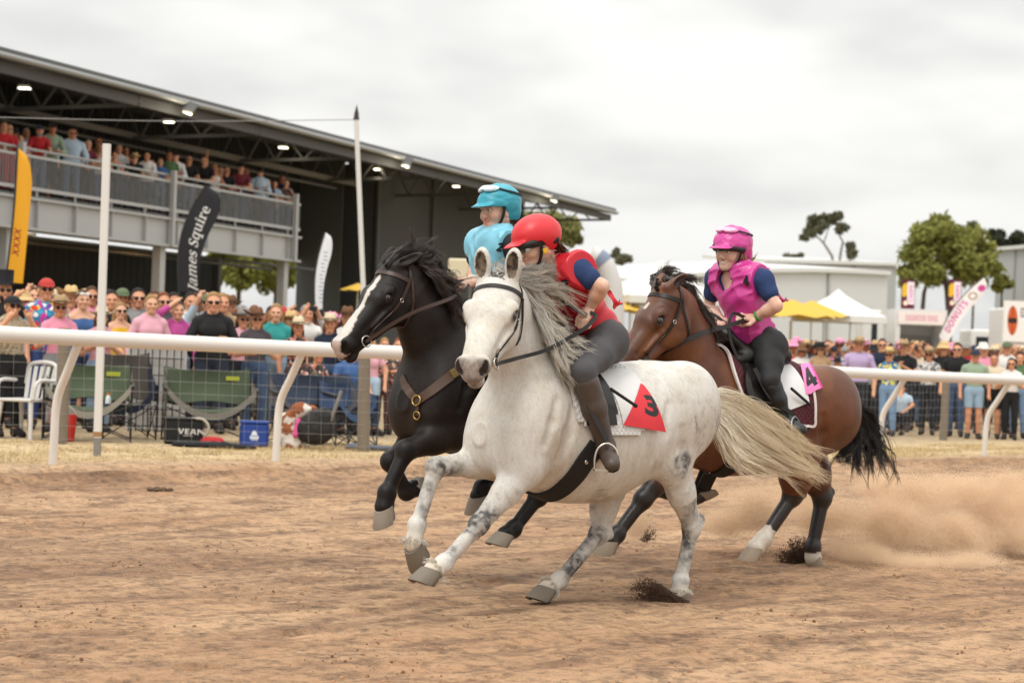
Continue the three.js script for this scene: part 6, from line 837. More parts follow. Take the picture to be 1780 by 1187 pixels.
{ // the balcony
  const { world, S } = ST, bal = 1.1, fl = S(250, 366, bal).y, Z = 'on the balcony', G = 'spectators on the balcony';
  const B = [[3, 212, 'f', 'red', 'long', null, ['longHair', 'blonde'], 0, 'person in red dress at the far left end of the balcony'], [13, 216, 'f', 'red', 'long', null, ['longHair', 'blonde'], 1, 'blonde person in red with sunglasses left of the yellow banner top'], [26, 222, 'm', 'dark grey', 'short', ['cap', 'black'], null, 1], [35, 233, 'f', 'striped', 'short', null, ['tiedHair', 'dark'], 0], [45, 222, 'm', 'light blue', 'short', null, ['shortHair', 'grey'], 0], [68, 218, 'm', 'red', 'short', ['cap', 'navy'], ['shortHair', 'grey'], 0, 'bearded person in red shirt leaning on the balcony rail'], [88, 214, 'm', 'sage green', 'long', ['cap', 'black'], null, 0], [101, 235, 'f', 'navy', 'short', ['cap', 'navy'], ['longHair', 'brown'], 1], [125, 220, 'm', 'light blue', 'long', null, ['shortHair', 'brown'], 1, 'stout person in light blue shirt standing tall on the balcony'], [152, 243, 'f', 'maroon', 'short', null, ['shortHair', 'grey'], 0], [171, 237, 'f', 'brown', 'short', null, ['shortHair', 'brown'], 1], [176, 250, 'f', 'white', 'tank', null, ['longHair', 'blonde'], 0], [198, 262, 'f', 'black', 'tank', null, ['tiedHair', 'brown'], 0], [206, 250, 'm', 'white', 'short', null, ['shortHair', 'grey'], 0], [218, 254, 'f', 'maroon', 'tank', null, ['longHair', 'brown'], 1], [235, 268, 'm', 'black', 'short', ['brim', 'straw'], ['shortHair', 'brown'], 1], [256, 264, 'm', 'white', 'long', null, ['shortHair', 'dark'], 0], [278, 274, 'm', 'blue', 'short', null, ['shortHair', 'blonde'], 0], [294, 262, 'm', 'green', 'short', null, ['shortHair', 'brown'], 0], [304, 264, 'm', 'white', 'long', ['cap', 'black'], null, 0], [328, 270, 'm', 'black', 'short', null, ['shortHair', 'dark'], 1], [356, 272, 'm', 'black', 'short', null, ['shortHair', 'brown'], 0, 'person in black top beside the raised arm'], [373, 284, 'f', 'white', 'tank', null, ['longHair', 'blonde'], 0, 'person with one arm raised high on the balcony'], [384, 288, 'f', 'cream', 'tank', null, ['longHair', 'brown'], 0], [394, 290, 'm', 'black', 'short', null, ['shortHair', 'auburn'], 1], [417, 284, 'm', 'maroon', 'short', ['cap', 'black'], null, 0], [428, 288, 'm', 'maroon', 'short', null, ['shortHair', 'brown'], 0], [452, 288, 'm', 'light blue', 'long', ['cap', 'black'], null, 1], [466, 311, 'f', 'navy', 'short', null, ['shortHair', 'blonde'], 0], [478, 314, 'f', 'light blue', 'short', null, ['longHair', 'brown'], 0], [490, 297, 'm', 'navy', 'short', null, ['shortHair', 'dark'], 0], [497, 312, 'f', 'floral', 'short', null, ['longHair', 'brown'], 0, 'person in floral top at the right end of the balcony']];
  B.forEach(([px, py, kind, shirt, sleeve, hat, hair, shades, label], i) => { const backRow = [2, 4, 7, 10, 13, 14, 23, 26, 30].includes(i), wd = bal + (backRow ? 1.0 : 0.55), q = S(px, py, wd), p = world(q.u, 0, wd), H = clamp(q.y - fl, 1.35, 1.98); person(V(p.x, fl - 0.02, p.z), H, facing(p, 0.3), { kind, shirt, sleeve, hat, hair: hair ?? ['shortHair', 'brown'], shades: !!shades, pose: i === 22 ? 'point' : backRow ? 'stand' : ['lean', 'lean', 'drink', 'stand', 'lean'][i % 5], skin: i % 4, beard: i === 5, label, wide: i === 8 ? 1.25 : 1.02, legsColor: shirt === 'red' && kind === 'f' ? '#a5242a' : ['#22262f', '#39465c', '#5a6b82'][i % 3] }, Z, G); });
}
{ const { world, S } = ST, fl = S(250, 366, 1.1).y; for (let k = 0; k < 14; k++) { const px = 8 + k * 35 + R9() * 14, wd = 2.6 + R9() * 0.9, q = S(px, 250, wd), w2 = world(q.u, 0, wd); person(V(w2.x, fl - 0.02, w2.z), 1.66 + R9() * 0.2, facing(w2, 0.4), someone({ pose: 'stand' }), 'at the balcony back', 'second row on the balcony'); } }
{ // right of the bay horse
  const Z = 'at the right fence', G = 'spectators at the right fence', F = (px, y, d, o, opt) => inCrowd(px, y, d, { skin: 1, ...o }, Z, G, opt);
  F(1548, 600, 37.6, { kind: 'f', pose: 'stand', shirt: 'blue and yellow floral', sleeve: 'short', legsColor: '#6f8cab', hair: ['shortHair', 'brown'], hat: ['brim', 'straw'], shades: true, label: 'person in blue and yellow floral shirt, straw hat and jeans' });
  F(1495, 583, 42.0, { kind: 'm', pose: 'stand', shirt: 'lilac', sleeve: 'long', hair: ['shortHair', 'grey'], hat: ['brim', 'tan'], wide: 1.1, label: 'person in lilac shirt and tan brimmed hat behind the bay rump' });
  F(1428, 592, 43, { kind: 'f', pose: 'stand', shirt: 'tan', hair: ['longHair', 'dark'], hat: ['brim', 'black'], shades: true, label: 'person in wide black hat and sunglasses above the bay croup' });
  F(1457, 618, 40, { kind: 'f', pose: 'stand', shirt: 'white', hair: ['longHair', 'dark'], hat: ['brim', 'black'], label: 'small person in black hat left of the lilac shirt' });
  F(1535, 572, 43.5, { kind: 'm', pose: 'stand', shirt: 'navy', hair: ['shortHair', 'dark'], shades: true, label: 'tall person in navy shirt between lilac and floral shirts' });
  F(1573, 588, 40.5, { kind: 'm', pose: 'clap', shirt: 'black', hair: ['shortHair', 'brown'], hat: ['cowboy', 'tan'], label: 'person in black shirt and tan cowboy hat right of the floral shirt' });
  F(1617, 600, 39, { kind: 'f', pose: 'drink', shirt: 'patterned', hair: ['longHair', 'brown'], hat: ['brim', 'tan'], shades: true, label: 'person in black and white patterned top with tan hat' });
  F(1598, 598, 42, { kind: 'f', pose: 'phone', shirt: 'cream', hair: ['longHair', 'blonde'], hat: ['cap', 'black'], label: 'person in cream top holding up a phone behind the cowboy hat' });
  F(1643, 590, 42, { kind: 'f', pose: 'stand', shirt: 'black', sleeve: 'long', hair: ['longHair', 'blonde'], hat: ['bucket', 'straw'], label: 'person in black long shirt and straw bucket hat above the rail' });
  F(1666, 596, 38.4, { kind: 'm', pose: 'stand', shirt: 'black', legsColor: JEAN, hair: ['shortHair', 'dark'], shades: true, label: 'person in black top and sunglasses left of the sage shirt' });
  F(1697, 606, 37.6, { kind: 'm', pose: 'stand', shirt: 'sage green', sleeve: 'short', legs: 'shorts', legsColor: '#8fa9bf', hair: ['shortHair', 'dark'], hat: ['cap', 'navy'], skin: 0, label: 'person in sage green shirt and denim shorts at the right fence' });
  F(1730, 614, 37.8, { kind: 'm', pose: 'drink', shirt: 'cream', legs: 'shorts', legsColor: '#1c1c1e', hair: ['shortHair', 'brown'], skin: 0, label: 'person in cream top and black shorts right of the sage shirt' });
  F(1760, 622, 37.6, { kind: 'f', pose: 'clap', shirt: 'white', hair: ['longHair', 'dark'], shades: true, legsColor: BLK, label: 'clapping person in white top and sunglasses near the right edge' });
  F(1775, 612, 38.6, { kind: 'f', pose: 'stand', shirt: 'green', hair: ['longHair', 'dark'], legsColor: '#6f88a6', label: 'person in green top at the very right edge' });
  F(1712, 596, 41, { kind: 'm', pose: 'stand', shirt: 'pink', hair: ['shortHair', 'brown'], hat: ['cap', 'white'], label: 'person in pink top and white cap behind the sage shirt' });
  F(1752, 592, 41, { kind: 'm', pose: 'stand', shirt: 'white', hair: ['shortHair', 'brown'], hat: ['cap', 'green'], label: 'person in white top and green cap near the right edge' });
  F(1570, 668, 38.6, { kind: 'm', pose: 'sit', shirt: 'light blue', legsColor: '#20232b', hair: ['shortHair', 'dark'], hat: ['cap', 'black'], label: 'seated person in light blue shirt below the rail' }, { turn: -0.5 });
  F(1386, 574, 50, { kind: 'm', pose: 'stand', shirt: 'white', hair: ['shortHair', 'brown'], hat: ['brim', 'pink'], label: 'person in bright pink hat beside the pink rider' });
  const rows = (x0, x1, y, depth, step, zone) => { for (let x = x0; x < x1; x += step * (0.75 + 0.5 * R9())) inCrowd(x, y + (R9() - 0.5) * 9, depth + (R9() - 0.5) * 1.5, someone(), zone, 'crowd right of the bay horse'); };
  rows(1395, 1790, 596, 45, 26, 'in the right crowd'); rows(1380, 1790, 588, 50, 22, 'mid right crowd'); rows(1370, 1790, 581, 56, 20, 'deep in right crowd'); rows(1365, 1790, 577, 63, 18, 'far in right crowd'); rows(1365, 1790, 573, 71, 17, 'at right crowd back'); rows(1000, 1085, 566, 58, 20, 'glimpsed behind the red rider'); 
}
console.log('people', peopleCount);
// ---------------------------------------------------------------- chairs, coolers and clutter along the fence
const onGround = (px, py, d) => { const p = at(px, py, d); return V(p.x, heightAt(p.x, p.z), p.z); };
function sheet(f, nu, nv, th) { const pos = [], uv = [], idx = [], W = nu + 1; const Pn = (u, v) => { const e = 1e-3, p = f(u, v), a = sub3(f(Math.min(1, u + e), v), f(Math.max(0, u - e), v)), b = sub3(f(u, Math.min(1, v + e)), f(u, Math.max(0, v - e))), n = nrm3(cross3(a, b)); return [p, n]; }; for (const lay of [0.5, -0.5]) for (let j = 0; j <= nv; j++) for (let i = 0; i <= nu; i++) { const [p, n] = Pn(i / nu, j / nv); pos.push(...add3(p, mul3(n, lay * th))); uv.push(i / nu, j / nv); } const S = W * (nv + 1); for (let j = 0; j < nv; j++) for (let i = 0; i < nu; i++) { const a = j * W + i, c = a + W; idx.push(a, a + 1, c + 1, a, c + 1, c, S + a, S + c + 1, S + a + 1, S + a, S + c, S + c + 1); } const g = new THREE.BufferGeometry(); g.setAttribute('position', new THREE.Float32BufferAttribute(pos, 3)); g.setAttribute('uv', new THREE.Float32BufferAttribute(uv, 2)); g.setIndex(idx); g.computeVertexNormals(); return g; }
function campChair(label, pos, turn, w, cloth, trim, o = {}) {
  const g = thing('camp_chair', label, 'chair', pos.toArray(), turn, 'camp chairs at the fence'), m = std(cloth, 0.9), tm = std(trim, 0.9), fm = std('#1c1c1e', 0.5), h = o.back ?? 0.88, sag = o.sag ?? 0.10;
  mesh('backrest', sheet((u, v) => [(u - 0.5) * w * 0.94, mix(0.47, h, v) - 0.05 * Math.sin(u * Math.PI * (o.seats ?? 1)) ** 2 * v - 0.015 * Math.sin(u * 9), -0.20 - 0.16 * v - 0.07 * Math.sin(v * 3.1) * Math.sin(u * Math.PI)], 20, 8, 0.012), m, g);
  mesh('seat', sheet((u, v) => [(u - 0.5) * w * 0.94, mix(0.44, 0.47, v) - sag * Math.sin(u * Math.PI) * (0.6 + 0.4 * v) + 0.02, mix(-0.22, 0.27, v)], 20, 8, 0.012), m, g);
  mesh('front_hem', sheet((u, v) => [(u - 0.5) * w * 0.99, 0.53 + 0.10 * Math.pow(Math.abs(u - 0.5) * 2, 3) - (sag + 0.07) * Math.sin(u * Math.PI) + mix(-0.05, 0.03, v), 0.30 - 0.10 * Math.abs(u - 0.5)], 24, 3, 0.014), tm, g);
  for (const q of [-1, 1]) {
    mesh('side_panel', sheet((u, v) => [q * (w / 2) * (0.985 - 0.03 * Math.sin(u * 3)), mix(mix(0.47, 0.45, u), mix(h - 0.03, 0.62, Math.pow(u, 0.6)), v), mix(-0.28, 0.26, u)], 10, 6, 0.012), tm, g);
    mesh('armrest', tube([V(q * w / 2, 0.66, -0.22), V(q * w / 2 * 1.02, 0.64, 0.02), V(q * w / 2, 0.62, 0.27)], 0.020, 8, 16), fm, g);
    mesh('frame_leg', join([rod(V(q * w / 2, 0, 0.26), V(q * w / 2, 0.62, 0.27), 0.010, 6), rod(V(q * w / 2, 0, -0.30), V(q * w / 2 * 0.97, h, -0.36), 0.010, 6), rod(V(q * w / 2, 0.02, 0.26), V(q * w / 2, 0.44, -0.26), 0.008, 6), rod(V(q * w / 2, 0.02, -0.28), V(q * w / 2, 0.44, 0.26), 0.008, 6)]), fm, g);
  }
  mesh('cross_brace', join([rod(V(-w / 2, 0.02, 0.26), V(w / 2, 0.42, 0.26), 0.008, 6), rod(V(w / 2, 0.02, 0.26), V(-w / 2, 0.42, 0.26), 0.008, 6), rod(V(-w / 2, 0.02, -0.28), V(w / 2, 0.42, -0.28), 0.008, 6), rod(V(w / 2, 0.02, -0.28), V(-w / 2, 0.42, -0.28), 0.008, 6)]), fm, g);
  if (o.badge) mesh('badge', sheet((u, v) => [w * 0.28 + (u - 0.5) * 0.16, h - 0.12 + (v - 0.5) * 0.05, -0.335 + 0.0], 2, 2, 0.016), mat('#a5a838', 0.7), g);
  return g;
}
{
  const d = 23.5;
  campChair('green double camp chair with grey hem, left of the black cooler', onGround(362, 760, d), 0.25, 1.06, new THREE.Color(0.050, 0.066, 0.036), new THREE.Color(0.20, 0.185, 0.155), { badge: true, sag: 0.13 });
  campChair('green camp chair with pale hem behind the bent rail post', onGround(150, 757, 22.7), 0.2, 0.98, new THREE.Color(0.060, 0.080, 0.044), new THREE.Color(0.28, 0.26, 0.22), { badge: true, sag: 0.15 });
  campChair('brown and navy high backed camp chair beside the white panel', onGround(218, 752, 23.6), 0.35, 0.62, new THREE.Color(0.060, 0.050, 0.042), new THREE.Color(0.018, 0.026, 0.055), { back: 1.02 });
  campChair('navy blue double camp chair behind the bent rail post, right', onGround(545, 765, 24.5), 0.35, 1.05, new THREE.Color(0.026, 0.036, 0.060), new THREE.Color(0.10, 0.10, 0.11), { sag: 0.16 });
  campChair('blue framed low chair beside the timber fence post', onGround(604, 762, 24.5), 0.5, 0.55, new THREE.Color(0.030, 0.050, 0.10), new THREE.Color(0.05, 0.09, 0.18), { back: 0.8 });
  // white plastic garden chair, red bucket
  { const p = onGround(42, 758, 22.5), g = thing('plastic_chair', 'white plastic garden chair behind the leopard shirt', 'chair', p.toArray(), -0.4), m = std(new THREE.Color(0.62, 0.60, 0.57), 0.5); mesh('seat', rbox(0.46, 0.035, 0.44, 0.015, 0, 0.44, 0), m, g); for (const q of [-1, 1]) { mesh('leg', rod(V(q * 0.24, 0, 0.22), V(q * 0.2, 0.44, 0.18), 0.022, 8, 0.028), m, g); mesh('leg', rod(V(q * 0.24, 0, -0.26), V(q * 0.2, 0.44, -0.18), 0.022, 8, 0.028), m, g); mesh('armrest', tube([V(q * 0.24, 0.45, 0.2), V(q * 0.26, 0.64, 0.16), V(q * 0.25, 0.66, -0.18)], 0.022, 8, 16), m, g); } for (let k = -2; k <= 2; k++) mesh('back_slat', bar(V(k * 0.075, 0.46, -0.2), V(k * 0.088, 0.82, -0.29), 0.045, 0.014), m, g); mesh('top_rail', tube([V(-0.21, 0.62, -0.24), V(-0.18, 0.83, -0.29), V(0.18, 0.83, -0.29), V(0.21, 0.62, -0.24)], 0.024, 8, 24), m, g); }
  { const p = onGround(108, 760, 22.4), g = thing('bucket', 'red bucket standing behind the timber fence post', 'bucket', p.toArray()); mesh('pail', new THREE.LatheGeometry([[0.001, 0.004], [0.13, 0.004], [0.15, 0.29], [0.158, 0.30], [0.152, 0.305], [0.143, 0.29], [0.124, 0.02]].map((q) => new THREE.Vector2(...q)), 28), std('#c3211c', 0.5), g); mesh('handle', new THREE.TorusGeometry(0.15, 0.005, 6, 24, Math.PI).rotateX(0.6).translate(0, 0.29, 0.02), mat('#d4d0c8', 0.4), g); }
  // coolers
  const vea = canvasTex(256, 192, (x) => { x.fillStyle = '#141415'; x.fillRect(0, 0, 256, 192); x.fillStyle = '#d8d5cf'; x.font = 'bold 74px sans-serif'; x.save(); x.translate(70, 112); x.rotate(0.05); x.fillText('VEAN', 20, 0); x.restore(); x.fillRect(130, 130, 70, 5); });
  { const p = onGround(318, 768, 22.9), g = thing('cooler_bag', 'black cooler bag with white lettering under the green double chair', 'cooler', p.toArray(), 0.1); mesh('body', rbox(0.44, 0.27, 0.26, 0.03, 0, 0.145, 0), std('#161617', 0.8), g); mesh('front_print', box(0.40, 0.22, 0.004, 0, 0.15, 0.132), std('#ffffff', 0.8, { map: vea }), g); mesh('lid', rbox(0.45, 0.035, 0.27, 0.015, 0, 0.295, 0), std('#1b1b1c', 0.8), g); mesh('carry_strap', tube([V(0.10, 0.30, 0.10), V(0.22, 0.30, 0.15), V(0.29, 0.22, 0.17), V(0.26, 0.12, 0.16), V(0.20, 0.16, 0.15)], 0.016, 8, 30), mat('#b0a89a', 0.8), g); }
  const alc = canvasTex(256, 256, (x) => { x.fillStyle = '#1c3f8f'; x.fillRect(0, 0, 256, 256); x.fillStyle = '#dfe4ea'; x.beginPath(); x.moveTo(92, 120); x.lineTo(112, 66); x.lineTo(128, 56); x.lineTo(146, 66); x.lineTo(166, 120); x.closePath(); x.fill(); x.fillRect(84, 128, 92, 44); x.fillStyle = '#1c3f8f'; x.fillRect(96, 142, 70, 6); x.fillStyle = '#dfe4ea'; x.fillRect(94, 182, 74, 8); });
  { const p = onGround(441, 766, 23.2), g = thing('cooler_bag', 'blue cooler bag with a white bottle logo by the rail post', 'cooler', p.toArray(), 0.12); mesh('body', rbox(0.34, 0.27, 0.26, 0.035, 0, 0.14, 0), std('#173680', 0.7), g); mesh('front_print', box(0.28, 0.22, 0.004, 0, 0.135, 0.132), std('#ffffff', 0.7, { map: alc }), g); mesh('lid', rbox(0.345, 0.03, 0.265, 0.015, 0, 0.288, 0), std('#1b3d8e', 0.7), g); }
  { const p = onGround(367, 770, 22.8), g = thing('red_bag', 'small red bag lying beside the black cooler bag', 'bag', p.toArray(), 0.2); mesh('pouch', solid([ball([0, 0.06, 0], [0.13, 0.055, 0.09], { k: 0.02 }), ball([0.08, 0.05, 0.02], [0.07, 0.05, 0.07], { k: 0.03 })], 0.012, { extra: folds(0.008, 14, 14, 14, 3) }), std('#b01e22', 0.8), g); }
  { const p = onGround(372, 776, 22.6), g = thing('dropped_jacket', 'dark jacket lying on the straw below the black cooler', 'jacket', p.toArray(), 0.1); mesh('cloth', solid([cone([-0.4, 0.03, 0], [0.1, 0.03, 0.05], 0.08, 0.10, { n: [0, 1, 0], q: 2.2, k: 0.03 }), cone([0.1, 0.03, 0.05], [0.42, 0.02, 0.02], 0.09, 0.04, { n: [0, 1, 0], q: 2.2, k: 0.03 })], 0.014, { extra: folds(0.022, 10, 10, 16, 8) }), std('#15171d', 0.9), g); }
  { const p = onGround(655, 790, 23.9), g = thing('dropped_jacket', 'grey clothes lying at the foot of the timber post', 'clothes', p.toArray(), 0.1); mesh('cloth', solid([cone([-0.3, 0.03, 0], [0.3, 0.03, 0.03], 0.09, 0.06, { n: [0, 1, 0], q: 1.8, k: 0.03 })], 0.014, { extra: folds(0.02, 10, 10, 16, 5) }), std('#5a5f6c', 0.9), g); }
  // white barrier panel with a black wire grid
  { const a = onGround(222, 748, 24.6), b = onGround(310, 748, 24.6), g = thing('barrier', 'white board behind a black wire grid left of the denim shorts', 'panel', a.toArray()), w = b.x - a.x; mesh('board', rbox(w + 0.1, 1.12, 0.06, 0.01, w / 2, 0.62, -0.08), std(new THREE.Color(0.50, 0.48, 0.45), 0.8), g); const wires = []; for (let k = 0; k <= 7; k++) wires.push(rod(V(w * k / 7, 0.05, 0), V(w * k / 7, 1.22, 0), 0.009, 6)); for (let k = 0; k < 6; k++) wires.push(rod(V(-0.03, 0.12 + k * 0.21, 0.008), V(w + 0.03, 0.12 + k * 0.21, 0.008), 0.008, 6)); for (const wv of wires) mesh('wire', wv, mat('#232323', 0.6), g); }
  // bottle in the chair, paper cup on the hem
  { const p = at(187, 700, 22.8), g = thing('drink_bottle', 'clear drink bottle with an orange cap in the green chair', 'bottle', p.toArray()); mesh('bottle', new THREE.LatheGeometry([[0.001, -0.1], [0.033, -0.1], [0.034, 0.04], [0.02, 0.08], [0.014, 0.09]].map((q) => new THREE.Vector2(...q)), 18), phys('#dfe3e6', 0.15), g); mesh('cap', new THREE.CylinderGeometry(0.017, 0.017, 0.03, 14).translate(0, 0.10, 0), mat('#d9762a', 0.5), g); mesh('label_band', new THREE.CylinderGeometry(0.0355, 0.0355, 0.06, 18, 1, true).translate(0, -0.04, 0), mat('#2f3552', 0.6), g); }
  // bags and a scarf heaped in front of the navy chair
  { const p = onGround(548, 772, 23.4), g = thing('shoulder_bag', 'black shoulder bag with grey strap in front of the navy chair', 'bag', p.toArray(), 0.2); mesh('bag_body', solid([ball([0, 0.24, 0], [0.22, 0.2, 0.13], { k: 0.05 }), ball([0.06, 0.38, 0], [0.15, 0.12, 0.1], { k: 0.05 })], 0.016, { extra: folds(0.02, 9, 9, 9, 4) }), std('#1a1918', 0.7), g); mesh('strap', tube([V(0.16, 0.34, 0.05), V(0.22, 0.52, 0.06), V(0.28, 0.70, 0.02)], 0.022, 8, 20), mat('#77716c', 0.8), g); }
  { const p = onGround(516, 772, 23.5), g = thing('scarf', 'brown and white scarf bundled left of the black shoulder bag', 'scarf', p.toArray(), 0.1), C = (x, y, z) => (fbm(x * 9, y * 9, z * 9, 3) > 0.5 ? sr('#d8d0c4') : sr('#8a4f2c')); mesh('cloth', solid([cone([-0.16, 0.30, 0], [0.02, 0.44, 0.03], 0.09, 0.10, { k: 0.04, tag: 'a' }), cone([0.02, 0.44, 0.03], [0.16, 0.46, 0], 0.09, 0.06, { k: 0.04, tag: 'a' }), cone([-0.12, 0.30, 0], [-0.05, 0.04, 0], 0.10, 0.16, { k: 0.04, tag: 'a' })], 0.016, { extra: folds(0.022, 9, 9, 9, 6), color: C }), std('#ffffff', 0.9, { vertexColors: true }), g); mesh('pink_pouch', solid([cone([0.01, 0.32, 0.13], [-0.02, 0.16, 0.15], 0.032, 0.036, { k: 0.02 })], 0.01), mat('#d9458f', 0.7), g); }
}
function makeHorse(spec) {
  const fr = spec.frame, { J, D, dir } = fr, P = [];
  P.push(loft(spec.trunk, { k: 0.05 }));
  for (const b of spec.mass) P.push(b);
  // neck
  const N = spec.neck; for (let i = 0; i < N.length - 1; i++) P.push(cone(N[i][0], N[i + 1][0], N[i][1], N[i + 1][1], { k: i ? 0.06 : 0.12, tag: 'neck', n: spec.neckSide ?? LAT, q: N[i][2] ?? 1.5 }));
  // head
  const h = spec.head, xw = V(...h.dir).normalize(), up = V(0, 1, 0), a = h.pitch * Math.PI / 180, Fh = V(-Math.cos(h.yaw * Math.PI / 180), 0, Math.sin(h.yaw * Math.PI / 180));
  const X = Fh.clone().multiplyScalar(Math.cos(a)).addScaledVector(up, -Math.sin(a)), Y = Fh.clone().multiplyScalar(Math.sin(a)).addScaledVector(up, Math.cos(a));
  if (h.roll) { Y.applyAxisAngle(X, h.roll * Math.PI / 180); }
  const M = { o: h.poll, x: dir(X), y: dir(Y) }; M.z = cross3(M.x, M.y);
  const hp = headPrims(M, { size: h.size, wide: h.wide }); P.push(...hp.prims.filter((p) => !p.sub));
  for (const q of [-1, 1]) { const e = h.ears[q < 0 ? 0 : 1]; P.push(...earPrims(hp.w(e.at?.[0] ?? 0.005, e.at?.[1] ?? 0.015, q * (e.at?.[2] ?? 0.058)), e.dir, e.open, e.len ?? 0.16, e.wid ?? 0.036)); }
  P.push(...foreLeg('FL', spec.legs.FL), ...foreLeg('FR', spec.legs.FR), ...hindLeg('HL', spec.legs.HL), ...hindLeg('HR', spec.legs.HR));
  P.push(...(spec.extra ?? []));
  { const F0 = field(P), gx = spec.lines; for (const [a, b, r] of gx) for (const q of [-1, 1]) { const A = onto(F0, [a[0], a[1], q * a[2]], 0.006, 6), B = onto(F0, [b[0], b[1], q * b[2]], 0.006, 6), C = onto(F0, mix3(A, B, 0.5), 0.004, 6); P.push(cone(A, C, 0.004, r, { sub: true, k: 0.045 }), cone(C, B, r, 0.004, { sub: true, k: 0.045 })); } }
  P.push(...hp.prims.filter((p) => p.sub)); P.push(...(spec.grooves ?? []));
  const G = solid(P, spec.cell ?? 0.009, { color: (x, y, z, t, k, nx, ny, nz) => { const d = sub3([x, y, z], M.o); return spec.color(x, y, z, t, k, [dot3(d, M.x) / h.size, dot3(d, M.y) / h.size, dot3(d, M.z) / h.size / (h.wide ?? 1)], nx, ny, nz); } });
  const F = G.userData.field;
  const g = thing(spec.name, spec.label, 'horse', fr.O.toArray(), fr.turn);
  // fine coat hair: box-mapped
  const G2 = G.toNonIndexed(), pp = G2.attributes.position, nn = G2.attributes.normal, uv = new Float32Array(pp.count * 2);
  for (let t = 0; t < pp.count; t += 3) {
    const sum = (f) => Math.abs(f(t) + f(t + 1) + f(t + 2)), ax = sum((i) => nn.getX(i)), ay = sum((i) => nn.getY(i)), az = sum((i) => nn.getZ(i));
    for (let i = t; i < t + 3; i++) { const side = az >= ax && az >= ay, front = !side && ax >= ay; uv[2 * i] = front ? pp.getZ(i) : pp.getX(i); uv[2 * i + 1] = side || front ? pp.getY(i) : pp.getZ(i); }
  }
  G2.setAttribute('uv', new THREE.BufferAttribute(uv, 2));
  const body = mesh('body', G2, spec.coat, g);
  for (const leg of ['FL', 'FR', 'HL', 'HR']) { const L = spec.legs[leg]; mesh('hoof', hoofGeometry(L.Fl, L.C, L.tweak ?? 0, L.h), spec.hoof, g); }
  for (const q of [-1, 1]) { const r = 0.0265 * h.size, c = add3(hp.w(0.207, -0.041, 0), mul3(M.z, q * (0.1070 * (h.wide ?? 1) * h.size + 0.001 - r))); mesh('eye', new THREE.SphereGeometry(r, 20, 14).translate(...c), EYE_MAT, g); }
  return { g, F, M, hw: hp.w, fr, spec, body, hit: (px, py) => { const d = sight(px, py); let t = 6; for (let i = 0; i < 260; i++) { const p = fr.toLocal(d.clone().multiplyScalar(t).add(camera.position)), e = F(...p); if (e < 0.002) return p; t += Math.max(0.002, e * 0.6); if (t > 20) return null; } return null; } };
}
const EYE_MAT = phys('#140b07', 0.08, { clearcoat: 1, clearcoatRoughness: 0.04 });
const FUR_BUMP = dataTex(512, 512, (u, v) => { let s = 0; for (let i = 0; i < 3; i++) s += tnoise(u, v * 0.999, [96, 160, 220][i], 5 + i) * [0.4, 0.35, 0.25][i]; return s; }, false, [4, 1.6]);
const FUR_MAP = dataTex(512, 512, (u, v) => { const k = 0.82 + 0.30 * (0.45 * tnoise(u, v * 0.999, 180, 3) + 0.35 * tfbm(u, v, 40, 3, 4) + 0.2 * tnoise(u, v, 12, 6)); return [k, k * 0.995, k * 0.98]; }, true, [5, 1.7]);
const coatMat = (rough, spec = 1) => phys('#ffffff', rough, { vertexColors: true, map: FUR_MAP, bumpMap: FUR_BUMP, bumpScale: 0.0014, specularIntensity: spec });
const LEATHER = phys('#17120f', 0.42, { specularIntensity: 0.8 }), LEATHER_BROWN = phys('#3a251b', 0.45), STEEL = std('#c9c4ba', 0.22, { metalness: 1 });
const tack = (H, name, label, category) => thing(name, label, category, H.fr.O.toArray(), H.fr.turn);

const bodyLines = (dx, dy) => [[[0.27, 1.10, 0.4], [0.34, 0.74, 0.4], 0.017], [[-0.40, 1.12, 0.4], [-0.34, 0.76, 0.4], 0.022], [[0.40, 1.14, 0.4], [0.47, 0.86, 0.4], 0.010], [[-0.50, 0.95, 0.4], [-0.56, 0.72, 0.4], 0.012]].map(([a, b, r]) => [[a[0] + dx, a[1] + dy, a[2]], [b[0] + dx, b[1] + dy, b[2]], r]);
